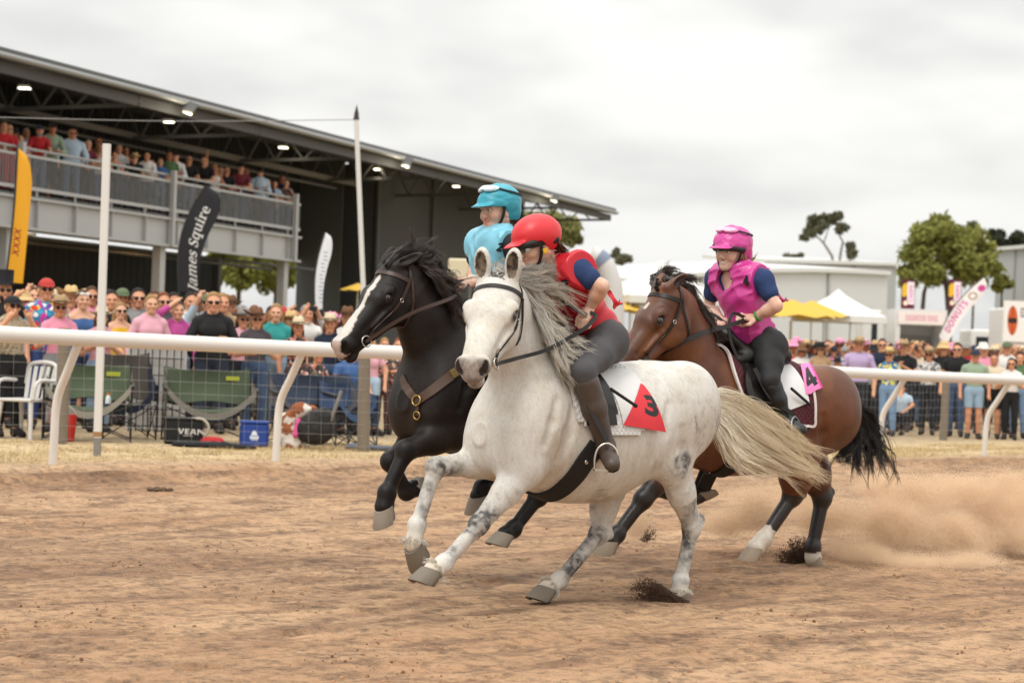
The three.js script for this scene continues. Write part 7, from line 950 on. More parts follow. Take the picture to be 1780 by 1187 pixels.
// ---- grey
const GREY = (() => {
  const fr = frameOf(1005, 632, 10.65, 42), { J, D } = fr;
  const white = [0.655, 0.64, 0.61], cream = [0.55, 0.495, 0.42], dark = [0.085, 0.082, 0.085], mid = [0.36, 0.335, 0.31], pink = [0.30, 0.235, 0.21];
  const FL = { S: J(902, 748, 0.165), E: J(915, 812, 0.15), K: J(832, 912, 0.13), Fl: J(773, 977, 0.12), C: J(752, 992, 0.12), s: 1.12 };
  const FR = { S: J(850, 748, -0.165), E: J(868, 800, -0.15), K: J(757, 812, -0.15), Fl: J(724, 912, -0.15), C: J(719, 946, -0.15), tweak: -18, h: 0.1, s: 1.12 };
  const HL = { Hp: J(1188, 700, 0.165), St: J(1168, 800, 0.185), H: J(1203, 917, 0.14), Fl: J(1183, 1008, 0.12), C: J(1181, 1031, 0.12), s: 1.1 };
  const HR = { Hp: J(1108, 712, -0.165), St: J(1058, 840, -0.185), H: J(1041, 928, -0.14), Fl: J(974, 1006, -0.13), C: J(952, 1023, -0.13), s: 1.1 };
  const trunk = [[-0.955, 1.05, 0.97, 0.03], [-0.93, 1.13, 0.90, 0.11], [-0.86, 1.215, 0.82, 0.20], [-0.74, 1.285, 0.75, 0.265], [-0.57, 1.325, 0.70, 0.295], [-0.38, 1.315, 0.615, 0.305], [-0.15, 1.285, 0.545, 0.325], [0.08, 1.270, 0.550, 0.315], [0.26, 1.285, 0.600, 0.275], [0.42, 1.250, 0.68, 0.245], [0.54, 1.16, 0.74, 0.21], [0.63, 1.06, 0.80, 0.14], [0.675, 0.98, 0.87, 0.05]];
  const mass = [
    ball([0.44, 0.99, -0.15], [0.15, 0.26, 0.11], { k: 0.08, tag: 'shoulder', axes: [[0.9, 0.43, 0], [-0.43, 0.9, 0], LAT] }), ball([0.44, 0.99, 0.15], [0.15, 0.26, 0.11], { k: 0.08, tag: 'shoulder', axes: [[0.9, 0.43, 0], [-0.43, 0.9, 0], LAT] }),
    ball([0.575, 0.83, -0.085], [0.09, 0.14, 0.095], { k: 0.09, tag: 'breast' }), ball([0.575, 0.83, 0.085], [0.09, 0.14, 0.095], { k: 0.09, tag: 'breast' }),
    ball([-0.68, 1.06, -0.15], [0.25, 0.26, 0.155], { k: 0.08, tag: 'haunch' }), ball([-0.68, 1.06, 0.15], [0.25, 0.26, 0.155], { k: 0.08, tag: 'haunch' }),
    ball([0.05, 1.285, 0], [0.20, 0.04, 0.07], { k: 0.06, tag: 'trunk' }),
  ];
  const poll = D(866, 489, 10.15);
  const neck = [[[0.30, 1.05, 0], 0.25, 1.35], [[0.44, 1.36, 0.0], 0.180, 1.45], [mix3([0.44, 1.36, 0.0], poll, 0.62), 0.135, 1.4], [add3(poll, [-0.045, -0.075, 0]), 0.098, 1.2]];
  const color = (x, y, z, t, k, h, nx, ny, nz) => {
    const n1 = fbm(x * 8 + 5, y * 8, z * 8, 3), n2 = fbm(x * 40, y * 40, z * 40 + 7, 3), n3 = fbm(x * 3.1 + 2, y * 3.1, z * 3.1, 3); let c = mixc(white, cream, clamp(smooth(0.45, 0.7, n3) * 0.6 + smooth(0.48, 0.68, n1) * 0.35)); c = mixc(c, [0.30, 0.265, 0.23], smooth(0.60, 0.74, n2) * 0.12);
    const nf = 0.5 * n2 + 0.5 * fbm(x * 75, y * 75, z * 75, 3), blot = (amt) => { const a = clamp(amt) * (0.72 + 0.4 * smooth(0.35, 0.6, nf)); c = mixc(c, mixc([0.27, 0.255, 0.24], dark, smooth(0.36, 0.60, nf)), clamp(a)); };
    const side = t?.slice(-2), part = t?.slice(0, -2);
    if (/knee/.test(t)) blot(0.35 + smooth(0.30, 0.6, n1) * 0.6);
    if (/forearm2/.test(t)) blot(smooth(0.25, 0.8, k) * smooth(0.32, 0.66, n1) * 0.9 + 0.14 * smooth(0.5, 0.7, n2));
    if (/forearm(F)/.test(t)) blot(smooth(0.52, 0.72, n1) * 0.35);
    if (/cannon/.test(t)) blot(smooth(0.34, 0.66, n1) * 0.8 + 0.12);
    if (/hindcannon/.test(t)) blot(smooth(0.5, 0.2, k) * 0.35 * smooth(0.4, 0.6, n1));
    if (/fetlock/.test(t)) blot(smooth(0.38, 0.66, n1) * 0.75);
    if (/hock/.test(t)) blot(smooth(0.32, 0.62, n1) * 0.85);
    if (/gaskin2/.test(t)) blot(smooth(0.40, 0.68, n1) * 0.65);
    if (/gaskin(H)|thigh|haunch/.test(t) && y < 1.12) blot(smooth(0.50, 0.72, fbm(x * 7, y * 7 + 3, z * 7, 3)) * 0.75 * smooth(1.20, 0.85, y) + smooth(0.52, 0.68, n2) * 0.14);
    if (t === 'trunk' && y < 0.64) blot(smooth(0.44, 0.66, n1) * 0.34);
    if (t === 'trunk' && x < -0.2) blot(smooth(0.56, 0.75, n1) * 0.14);
    if (/pastern/.test(t)) c = mixc(c, [0.66, 0.58, 0.47], smooth(0.2, 0.9, k) * 0.8);
    // muzzle: dark skin round nostrils and lips, dark skin rims at the eyes
    if (/muzzle|nostril|chin/.test(t) || (h[0] > 0.5 && /face|jaw/.test(t))) { const m = smooth(0.535, 0.578, h[0] + (n1 - 0.5) * 0.05 - (Math.abs(h[2]) < 0.016 ? 0.0 : 0)) * 0.85; c = mixc(c, mixc(pink, [0.16, 0.13, 0.12], smooth(0.4, 0.6, n2)), clamp(m)); if (/nostril/.test(t)) c = mixc(c, [0.10, 0.085, 0.08], 0.5 * smooth(0.53, 0.57, h[0])); }
    if (/jowl|neck/.test(t)) c = mixc(c, cream, 0.25 * smooth(0.4, 0.65, n1));
    const ed = Math.hypot((h[0] - 0.207) / 1.5, h[1] + 0.041, (Math.abs(h[2]) - 0.102)); if (ed < 0.034) c = mixc([0.09, 0.082, 0.078], c, smooth(0.018, 0.034, ed));
    if (t === 'hole') c = [0.035, 0.028, 0.025];
    if (t === 'earin') c = mixc([0.045, 0.032, 0.024], [0.20, 0.15, 0.11], smooth(0.35, 0.65, n2));
    return c;
  };
  const H = makeHorse({ name: 'grey_horse', label: 'white grey horse with cream tail galloping nearest the camera', frame: fr, trunk, mass, neck, legs: { FL, FR, HL, HR }, color, cell: 0.0085, lines: bodyLines(0.0, 0), coat: coatMat(0.72, 0.5), hoof: phys('#6f6558', 0.6, { bumpMap: FUR_BUMP, bumpScale: 0.001 }),
    head: { poll, dir: [0, 0, 0], yaw: 76, pitch: 38, size: 1.1, wide: 1.2, roll: 0, ears: [{ dir: fr.dir(V(0.06, 1, 0.16)), open: fr.dir(V(-0.25, 0.1, 1)), len: 0.165, wid: 0.046 }, { dir: fr.dir(V(-0.06, 1, 0.16)), open: fr.dir(V(-0.45, 0.1, 1)), len: 0.165, wid: 0.046 }] } });
  const F = H.F, g = H.g, lock = (pts, n, o = {}) => ({ pts, n, ...o });
  // mane: roots along the crest, blown back to the near side; forelock between the ears
  const crest = (t) => { const a = H.hw(-0.02, 0.03, 0), b = [0.12, 1.305, 0]; const p = mix3(a, b, t); p[1] += Math.sin(t * Math.PI) * 0.085; p[0] += Math.sin(t * Math.PI) * 0.02; return onto(F, p, 0.002, 4); };
  const mane = [], M4 = (px, py, lat) => J(px, py, lat), seg = (a, b) => [crest(a), crest(b)];
  const add = (t0, t1, mids, n, o = {}) => mane.push({ pts: [crest((t0 + t1) / 2), ...mids.map((m) => J(...m))], root: seg(t0, t1), n, spread: [0.024, 0.085], cut: 0.62, ...o });
  add(0.0, 0.14, [[925, 468, 0.05], [962, 462, 0.09], [1000, 484, 0.13]], 351, { spread: [0.02, 0.11] });
  add(0.0, 0.18, [[918, 480, 0.07], [955, 482, 0.10], [992, 506, 0.14]], 351, { spread: [0.02, 0.10] }); add(0.05, 0.22, [[925, 500, 0.10], [965, 508, 0.15], [1005, 540, 0.2]], 270, { spread: [0.02, 0.09] });
  add(0.0, 0.14, [[915, 492, 0.08], [945, 497, 0.11], [985, 505, 0.14]], 162, { spread: [0.012, 0.06] });
  add(0.1, 0.25, [[930, 508, 0.10], [955, 535, 0.16], [1000, 578, 0.22]], 202, { spread: [0.012, 0.06] });
  add(0.2, 0.40, [[940, 540, 0.14], [965, 575, 0.20], [1022, 588, 0.24]], 243);
  add(0.3, 0.50, [[950, 565, 0.16], [972, 600, 0.22], [1012, 618, 0.25]], 243);
  add(0.4, 0.62, [[958, 580, 0.17], [980, 620, 0.23], [1018, 648, 0.25]], 263);
  add(0.35, 0.7, [[955, 590, 0.18], [970, 630, 0.235], [1002, 668, 0.26]], 263, { spread: [0.015, 0.055] });
  add(0.5, 0.85, [[975, 610, 0.18], [985, 640, 0.24], [992, 690, 0.27]], 222, { spread: [0.015, 0.05] });
  const fore = (px, py, lat, tx, ty, n) => mane.push({ pts: [H.hw(0.01, 0.045, 0), J(px, py, lat), J(tx, ty, lat)], root: [H.hw(0.0, 0.04, 0.04), H.hw(0.03, 0.04, -0.04)], n, spread: [0.014, 0.04], cut: 0.5 });
  fore(868, 462, 0.0, 876, 446, 60); fore(880, 470, 0.02, 905, 455, 70); fore(878, 480, 0.05, 912, 478, 60); fore(855, 478, 0.05, 842, 492, 20);
  const mc = (R) => { const v = R(); return v < 0.45 ? mixc([0.40, 0.38, 0.355], [0.22, 0.21, 0.20], R()) : mixc([0.66, 0.635, 0.595], [0.46, 0.43, 0.39], R()); };
  mesh('mane', hairGeometry(mane, { color: mc, tip: (R) => mixc([0.74, 0.67, 0.56], [0.52, 0.47, 0.40], R()), r: 0.0018, wave: 0.045 }, 11), phys('#ffffff', 0.5, { vertexColors: true }), g);
  const tail = [], T = (pts, n, o = {}) => tail.push({ pts: pts.map((p) => J(p[0], p[1], p[2] ?? 0.0)), n, spread: [0.022, 0.06], cut: 0.65, ...o });
  const top = [[1216, 683], [1254, 684, 0.02], [1306, 704, 0.05], [1366, 748, 0.08], [1440, 800, 0.1]], low = [[1222, 702], [1246, 756, 0.04], [1272, 806, 0.06], [1322, 822, 0.08], [1386, 810, 0.1]], tmid = [[1220, 692], [1258, 712, 0.04], [1310, 756, 0.08], [1374, 800, 0.1], [1444, 840, 0.12]];
  const blend = (p, q, t) => p.map((v, i) => [0, 1, 2].map((k) => mix(v[k] ?? 0, q[i][k] ?? 0, t)));
  for (let k = 0; k <= 10; k++) { const t = k / 10, L = t < 0.5 ? blend(top, tmid, t * 2) : blend(tmid, low, t * 2 - 1); T(L, k === 10 ? 130 : 300, { spread: [0.020, 0.075], cut: 0.45 }); }
  T(top, 90, { spread: [0.02, 0.15], cut: 0.5 }); T(tmid, 90, { spread: [0.02, 0.2], cut: 0.6 });
  mesh('tail', hairGeometry(tail, { color: (R) => mixc([0.93, 0.90, 0.84], [0.84, 0.77, 0.65], R()), tip: (R) => mixc([0.92, 0.82, 0.62], [0.80, 0.66, 0.44], R()), r: 0.0017, wave: 0.05, seg: 16 }, 12), phys('#ffffff', 0.5, { vertexColors: true }), g);
  const tufts = []; for (const L of [FL, FR, HL, HR]) { const pa = nrm3(sub3(L.C, L.Fl)), fw = turn2(pa, 90), sd = cross3(pa, fw); for (let k = 0; k < 14; k++) { const w = k / 14 * 6.283, o = add3(mul3(fw, Math.cos(w)), mul3(sd, Math.sin(w))), b = add3(mix3(L.Fl, L.C, 0.72), mul3(o, 0.044)), e = add3(L.C, add3(mul3(o, 0.060 + (Math.cos(w) < -0.3 ? 0.022 : 0)), mul3(pa, 0.008))); tufts.push({ pts: [b, add3(mix3(b, e, 0.5), mul3(o, 0.008)), e], n: 16, spread: [0.012, 0.010], cut: 0.5 }); } }
  mesh('fetlock_hair', hairGeometry(tufts, { color: (R) => mixc([0.72, 0.67, 0.58], [0.56, 0.50, 0.41], R()), r: 0.0014, wave: 0.004, seg: 4 }, 14), phys('#ffffff', 0.6, { vertexColors: true }), g);
  const dock = [cone([-0.93, 1.14, 0], J(1248, 690, 0.01), 0.05, 0.03, { k: 0.02 })]; mesh('tail_dock', solid(dock, 0.012), std(new THREE.Color(0.55, 0.51, 0.44), 0.7), g);
  return H;
})();
// ---- black
const BLACK = (() => {
  const fr = frameOf(850, 560, 11.7, 42), { J, D } = fr;
  const FL = { S: J(765, 700, 0.175), E: J(792, 750, 0.16), K: J(705, 783, 0.15), Fl: J(672, 856, 0.14), C: J(668, 880, 0.14), s: 1.3 };
  const FR = { S: J(718, 690, -0.165), E: J(745, 748, -0.15), K: J(678, 802, -0.15), Fl: J(706, 856, -0.15), C: J(720, 849, -0.15), tweak: 10, s: 1.25 };
  const HL = { Hp: [-0.62, 1.16, -0.165], St: [-0.40, 0.80, -0.185], H: J(936, 862, 0.14), Fl: J(893, 918, 0.13), C: J(879, 929, 0.13) };
  const HR = { Hp: [-0.62, 1.16, 0.165], St: [-0.36, 0.88, 0.185], H: [-0.36, 0.66, 0.14], Fl: J(838, 846, -0.13), C: J(832, 862, -0.13) };
  const up = 0.14, trunk = [[-0.955, 1.05, 0.97, 0.03], [-0.93, 1.13, 0.90, 0.11], [-0.86, 1.215, 0.82, 0.20], [-0.74, 1.285, 0.75, 0.265], [-0.57, 1.325, 0.72, 0.285], [-0.38, 1.315, 0.66, 0.29], [-0.15, 1.285, 0.60, 0.30], [0.08, 1.285, 0.58, 0.29], [0.26, 1.31, 0.600, 0.26], [0.40, 1.28, 0.66, 0.235], [0.50, 1.20, 0.70, 0.205], [0.58, 1.08, 0.76, 0.14], [0.62, 0.98, 0.85, 0.05]].map(([x, a, b, w]) => [x, a + up, b + up, w]);
  const ax = [[0.9, 0.43, 0], [-0.43, 0.9, 0], LAT];
  const mass = [-1, 1].flatMap((q) => [ball([0.40, 1.12, q * 0.15], [0.15, 0.27, 0.11], { k: 0.08, tag: 'shoulder', axes: ax }), ball([0.515, 0.96, q * 0.085], [0.09, 0.15, 0.095], { k: 0.09, tag: 'breast' }), ball([-0.68, 1.2, q * 0.15], [0.25, 0.26, 0.155], { k: 0.08, tag: 'haunch' })]);
  const poll = D(684, 463, 11.25);
  const neck = [[[0.26, 1.20, 0], 0.28, 1.35], [[0.44, 1.50, 0.0], 0.215, 1.5], [mix3([0.44, 1.50, 0.0], poll, 0.55), 0.165, 1.45], [add3(poll, [-0.06, -0.085, 0]), 0.108, 1.2]];
  const k0 = [0.013, 0.0098, 0.0088], k1 = [0.024, 0.017, 0.0145], wh = [0.60, 0.57, 0.53];
  const color = (x, y, z, t, k, h) => {
    const n = fbm(x * 8, y * 8, z * 8, 3); let c = mixc(k0, k1, smooth(0.35, 0.7, n)); if (/knee|cannon|fetlock|pastern|hock/.test(t)) c = mixc(c, [0.012, 0.011, 0.012], 0.7);
    // blaze down the face, widening over the nose
    const wob = (fbm(x * 30, y * 30, z * 30, 2) - 0.5) * 0.014, wdt = h[0] < 0.1 ? 0 : (0.020 - 0.004 * smooth(0.12, 0.25, h[0]) + 0.020 * smooth(0.3, 0.5, h[0])) * smooth(0.10, 0.13, h[0]);
    if (h[1] > -0.11 && h[0] > 0.08 && Math.abs(h[2] + 0.006) < wdt + wob && /face|brow|muzzle|nostril/.test(t)) c = h[0] > 0.565 ? mixc(wh, [0.42, 0.27, 0.22], 0.7) : wh;
    if (t === 'hole') c = [0.008, 0.007, 0.007]; if (t === 'earin') c = [0.02, 0.016, 0.014];
    return c;
  };
  const H = makeHorse({ name: 'black_horse', label: 'black horse with a white blaze and brown breastplate, mane flying', frame: fr, trunk, mass, neck, legs: { FL, FR, HL, HR }, color, cell: 0.0095, lines: bodyLines(-0.04, up), coat: coatMat(0.44, 0.45), hoof: phys('#8d8375', 0.6, { bumpMap: FUR_BUMP, bumpScale: 0.001 }),
    head: { poll, dir: [0, 0, 0], yaw: 42, pitch: 46, size: 1.03, wide: 1.08, roll: 0, ears: [{ dir: fr.dir(V(0.85, 0.42, 0.1)), open: fr.dir(V(0.1, 0.3, 1)), len: 0.15, wid: 0.030 }, { dir: fr.dir(V(0.35, 0.8, -0.2)), open: fr.dir(V(-0.3, 0.1, -1)), len: 0.12, wid: 0.03 }] } });
  const F = H.F, g = H.g;
  const crest = (t) => { const a = H.hw(-0.03, 0.03, 0), b = [0.10, 1.46, 0], p = mix3(a, b, t); p[1] += Math.sin(t * Math.PI) * 0.07; p[0] += Math.sin(t * Math.PI) * 0.02; return onto(F, p, 0.002, 4); };
  const mane = [], add = (t0, t1, mids, n, o = {}) => mane.push({ pts: [crest((t0 + t1) / 2), ...mids.map((m) => J(...m))], root: [crest(t0), crest(t1)], n, spread: [0.02, 0.06], cut: 0.62, ...o });
  add(0.0, 0.1, [[705, 438, 0.0], [716, 420, 0.0], [720, 398, 0.0]], 150, { spread: [0.02, 0.05] });
  add(0.0, 0.12, [[715, 445, 0.02], [735, 428, 0.02], [762, 408, 0.02]], 120, { spread: [0.02, 0.06] });
  add(0.02, 0.2, [[730, 447, 0.05], [748, 440, 0.06], [772, 450, 0.08]], 150, { spread: [0.02, 0.07] });
  add(0.1, 0.3, [[745, 455, 0.08], [765, 462, 0.12], [782, 492, 0.15]], 220, { spread: [0.025, 0.07] });
  add(0.2, 0.45, [[760, 470, 0.12], [785, 490, 0.16], [812, 500, 0.18]], 240, { spread: [0.025, 0.07] });
  add(0.3, 0.6, [[765, 492, 0.15], [785, 520, 0.19], [806, 545, 0.21]], 260, { spread: [0.025, 0.07] });
  add(0.4, 0.75, [[775, 510, 0.16], [795, 535, 0.2], [812, 572, 0.22]], 240, { spread: [0.025, 0.06] });
  add(0.5, 0.95, [[790, 515, 0.16], [808, 530, 0.2], [822, 548, 0.22]], 200, { spread: [0.025, 0.07] });
  mane.push({ pts: [H.hw(0.0, 0.05, 0), J(700, 432, -0.02), J(735, 440, 0.0), J(755, 455, 0.0)], root: [H.hw(-0.02, 0.04, 0.05), H.hw(0.06, 0.05, -0.04)], n: 200, spread: [0.018, 0.05], cut: 0.5 });
  mesh('mane', hairGeometry(mane, { color: (R) => mixc([0.014, 0.011, 0.010], [0.035, 0.025, 0.020], R()), tip: (R) => (R() < 0.4 ? mixc([0.11, 0.07, 0.05], [0.05, 0.032, 0.024], R()) : [0.022, 0.017, 0.015]), r: 0.0022, wave: 0.045 }, 21), phys('#ffffff', 0.36, { vertexColors: true }), g);
  const tail = [{ pts: [[-0.95, 1.28, 0], [-1.1, 1.24, 0], [-1.3, 1.05, -0.03], [-1.5, 0.85, -0.05]], n: 160, spread: [0.02, 0.1], cut: 0.6 }];
  mesh('tail', hairGeometry(tail, { color: (R) => mixc([0.014, 0.011, 0.010], [0.03, 0.022, 0.018], R()), r: 0.003, wave: 0.03 }, 22), phys('#ffffff', 0.36, { vertexColors: true }), g);
  return H;
})();
// ---- bay
const BAY = (() => {
  const fr = frameOf(1262, 600, 12.6, 31), { J, D } = fr;
  const FL = { S: J(1150, 735, 0.17), E: J(1185, 790, 0.155), K: J(1118, 868, 0.14), Fl: J(1073, 927, 0.13), C: J(1062, 941, 0.13), s: 1.3 };
  const FR = { S: J(1120, 735, -0.165), E: J(1150, 790, -0.15), K: J(1135, 850, -0.15), Fl: J(1200, 870, -0.15), C: J(1214, 862, -0.15), tweak: 10 };
  const HL = { Hp: J(1425, 700, 0.17), St: J(1392, 795, 0.19), H: J(1378, 862, 0.14), Fl: J(1328, 936, 0.13), C: J(1314, 952, 0.13), h: 0.09, s: 1.3, gs: 1.25 };
  const HR = { Hp: J(1418, 705, -0.165), St: J(1405, 790, -0.185), H: J(1430, 866, -0.14), Fl: J(1413, 950, -0.13), C: J(1414, 968, -0.13), s: 1.3, gs: 1.2 };
  const W = J(1262, 598, 0), Cr = J(1405, 628, 0), Dk = J(1480, 692, 0), Bt = J(1468, 740, 0), Ch = J(1128, 720, 0), Be = J(1300, 827, 0), Bf = J(1390, 818, 0), Gi = J(1190, 810, 0);
  const trunk = [[Bt[0] - 0.04, 1.00, 0.92, 0.03], [Bt[0] - 0.015, 1.07, 0.86, 0.11], [Bt[0] + 0.06, 1.16, 0.79, 0.20], [Bt[0] + 0.20, 1.27, 0.74, 0.26], [Cr[0] + 0.04, 1.335, 0.70, 0.29], [Cr[0] + 0.22, 1.335, 0.655, 0.295], [Be[0] - 0.05, 1.315, 0.615, 0.30], [Be[0] + 0.18, 1.33, 0.605, 0.295], [0.06, 1.395, 0.62, 0.27], [0.24, 1.37, 0.66, 0.245], [Ch[0] - 0.10, 1.24, 0.72, 0.215], [Ch[0] - 0.02, 1.10, 0.78, 0.15], [Ch[0] + 0.03, 1.0, 0.88, 0.05]];
  const ax = [[0.9, 0.43, 0], [-0.43, 0.9, 0], LAT], hc = J(1412, 712, 0);
  const mass = [-1, 1].flatMap((q) => [ball([Ch[0] - 0.17, 1.06, q * 0.15], [0.15, 0.29, 0.11], { k: 0.08, tag: 'shoulder', axes: ax }), ball([Ch[0] - 0.05, 0.90, q * 0.085], [0.09, 0.14, 0.095], { k: 0.09, tag: 'breast' }), ball([hc[0], 1.05, q * 0.155], [0.25, 0.27, 0.155], { k: 0.08, tag: 'haunch' })]);
  const poll = D(1158, 499, 12.1);
  const neck = [[[0.26, 1.13, 0], 0.28, 1.35], [mix3([0.24, 1.2, 0], poll, 0.40), 0.205, 1.5], [mix3([0.24, 1.2, 0], poll, 0.75), 0.155, 1.45], [add3(poll, [-0.05, -0.09, 0]), 0.105, 1.2]];
  const b0 = [0.115, 0.036, 0.0135], b1 = [0.165, 0.056, 0.020], b2 = [0.055, 0.018, 0.009], kk = [0.020, 0.015, 0.013], wh = [0.58, 0.53, 0.46];
  const color = (x, y, z, t, k, h) => {
    const n = fbm(x * 5, y * 5, z * 5, 3), n2 = fbm(x * 25, y * 25, z * 25, 3); let c = mixc(b0, b1, smooth(0.4, 0.68, n)); c = mixc(c, b2, smooth(0.5, 0.75, fbm(x * 3 + 9, y * 3, z * 3, 3)) * 0.6);
    const dk = (a) => { c = mixc(c, kk, clamp(a)); };
    if (/knee|^cannon|^fetlock|^pastern|forearm2/.test(t)) dk(/forearm2/.test(t) ? smooth(0.1, 0.7, k + (n2 - 0.5) * 0.4) : 1);
    if (/hock|hindcannon|hindfetlock|hindpastern/.test(t)) dk(1); if (/gaskin2/.test(t)) dk(smooth(0.1, 0.9, k + (n2 - 0.5) * 0.4) * 0.75);
    if (/hindpasternHL|hindfetlockHL/.test(t) || (/hindcannonHL/.test(t) && k > 0.78 + (n2 - 0.5) * 0.15)) c = wh; if (/hindpasternHR/.test(t) && k > 0.5) c = wh;
    if (/muzzle|nostril|chin/.test(t)) dk(smooth(0.5, 0.57, h[0]) * 0.8); if (h[0] > 0.1 && h[0] < 0.5 && h[1] > -0.06 && /face/.test(t)) dk(0.25);
    if (/face|jowl|eyelid|brow/.test(t)) c = mixc(c, [0.21, 0.085, 0.032], 0.45 * smooth(0.4, 0.65, n));
    const st = Math.hypot((h[0] - 0.16) / 1.6, h[2] + 0.0) + (n2 - 0.5) * 0.02; if (h[1] > -0.06 && st < 0.014 && /face|brow/.test(t)) c = wh;
    const ed = Math.hypot((h[0] - 0.207) / 1.5, h[1] + 0.041, Math.abs(h[2]) - 0.102); if (ed < 0.028) c = mixc(kk, c, smooth(0.015, 0.028, ed));
    if (t === 'hole') c = [0.008, 0.007, 0.007]; if (t === 'earin') c = [0.03, 0.02, 0.015];
    return c;
  };
  const H = makeHorse({ name: 'bay_horse', label: 'bay horse with black legs and one white sock, last of the three', frame: fr, trunk, mass, neck, legs: { FL, FR, HL, HR }, color, cell: 0.0095, lines: bodyLines(Ch[0] - 0.62, 0.05), coat: coatMat(0.38, 0.8), hoof: phys('#8b7c69', 0.6, { bumpMap: FUR_BUMP, bumpScale: 0.001 }),
    head: { poll, dir: [0, 0, 0], yaw: 30, pitch: 50, size: 1.12, wide: 1.08, roll: 0, ears: [{ dir: fr.dir(V(0.80, 0.62, -0.1)), open: fr.dir(V(0.5, -0.3, 1)), len: 0.125, wid: 0.025 }, { dir: fr.dir(V(0.3, 0.6, -0.4)), open: fr.dir(V(-0.3, 0.1, -1)), len: 0.10, wid: 0.026 }] } });
  const F = H.F, g = H.g;
  const crest = (t) => { const a = H.hw(-0.03, 0.03, 0), b = [0.06, 1.42, 0], p = mix3(a, b, t); p[1] += Math.sin(t * Math.PI) * 0.05; p[0] += Math.sin(t * Math.PI) * 0.02; return onto(F, p, 0.002, 4); };
  const mane = [], add = (t0, t1, mids, n, o = {}) => mane.push({ pts: [crest((t0 + t1) / 2), ...mids.map((m) => J(...m))], root: [crest(t0), crest(t1)], n, spread: [0.02, 0.05], cut: 0.62, ...o });
  add(0.0, 0.1, [[1150, 474, 0.0], [1165, 468, 0.0], [1182, 474, 0.0]], 210, { spread: [0.025, 0.075] }); add(0.0, 0.15, [[1175, 482, 0.03], [1195, 482, 0.04], [1215, 496, 0.05]], 210, { spread: [0.025, 0.075] });
  add(0.1, 0.3, [[1190, 495, 0.06], [1205, 505, 0.1], [1212, 532, 0.12]], 300, { spread: [0.025, 0.075] }); add(0.2, 0.5, [[1205, 515, 0.1], [1218, 530, 0.13], [1224, 560, 0.15]], 360, { spread: [0.025, 0.075] });
  add(0.4, 0.7, [[1215, 535, 0.12], [1230, 555, 0.15], [1240, 585, 0.17]], 330, { spread: [0.025, 0.075] }); add(0.6, 0.95, [[1232, 555, 0.12], [1244, 575, 0.14], [1252, 600, 0.16]], 270, { spread: [0.025, 0.075] });
  mane.push({ pts: [H.hw(0.0, 0.05, 0), J(1142, 480, -0.02), J(1165, 476, 0.0), J(1180, 490, 0.02)], root: [H.hw(-0.02, 0.04, 0.05), H.hw(0.07, 0.05, -0.04)], n: 220, spread: [0.018, 0.04], cut: 0.5 });
  mesh('mane', hairGeometry(mane, { color: (R) => mixc([0.020, 0.015, 0.013], [0.055, 0.035, 0.025], R()), tip: (R) => mixc([0.075, 0.047, 0.032], [0.03, 0.02, 0.016], R()), r: 0.0021, wave: 0.035 }, 31), phys('#ffffff', 0.4, { vertexColors: true }), g);
  const tail = [], T = (pts, n, o = {}) => tail.push({ pts: pts.map((p) => J(p[0], p[1], p[2] ?? 0.0)), n, spread: [0.02, 0.05], cut: 0.6, ...o });
  T([[1478, 700], [1500, 715], [1525, 755, 0.03], [1545, 832, 0.05]], 468, { spread: [0.025, 0.085] }); T([[1480, 705], [1500, 735], [1515, 775, 0.03], [1525, 836, 0.05]], 468, { spread: [0.025, 0.085] }); T([[1480, 710], [1490, 745], [1492, 785, 0.03], [1500, 830, 0.05]], 396, { spread: [0.025, 0.085] }); T([[1478, 712], [1478, 750], [1468, 790, 0.03], [1466, 820, 0.05]], 270, { spread: [0.025, 0.085] });
  mesh('tail', hairGeometry(tail, { color: (R) => mixc([0.010, 0.009, 0.009], [0.024, 0.019, 0.017], R()), r: 0.0026, wave: 0.06 }, 32), phys('#ffffff', 0.34, { vertexColors: true }), g);
  return H;
})();
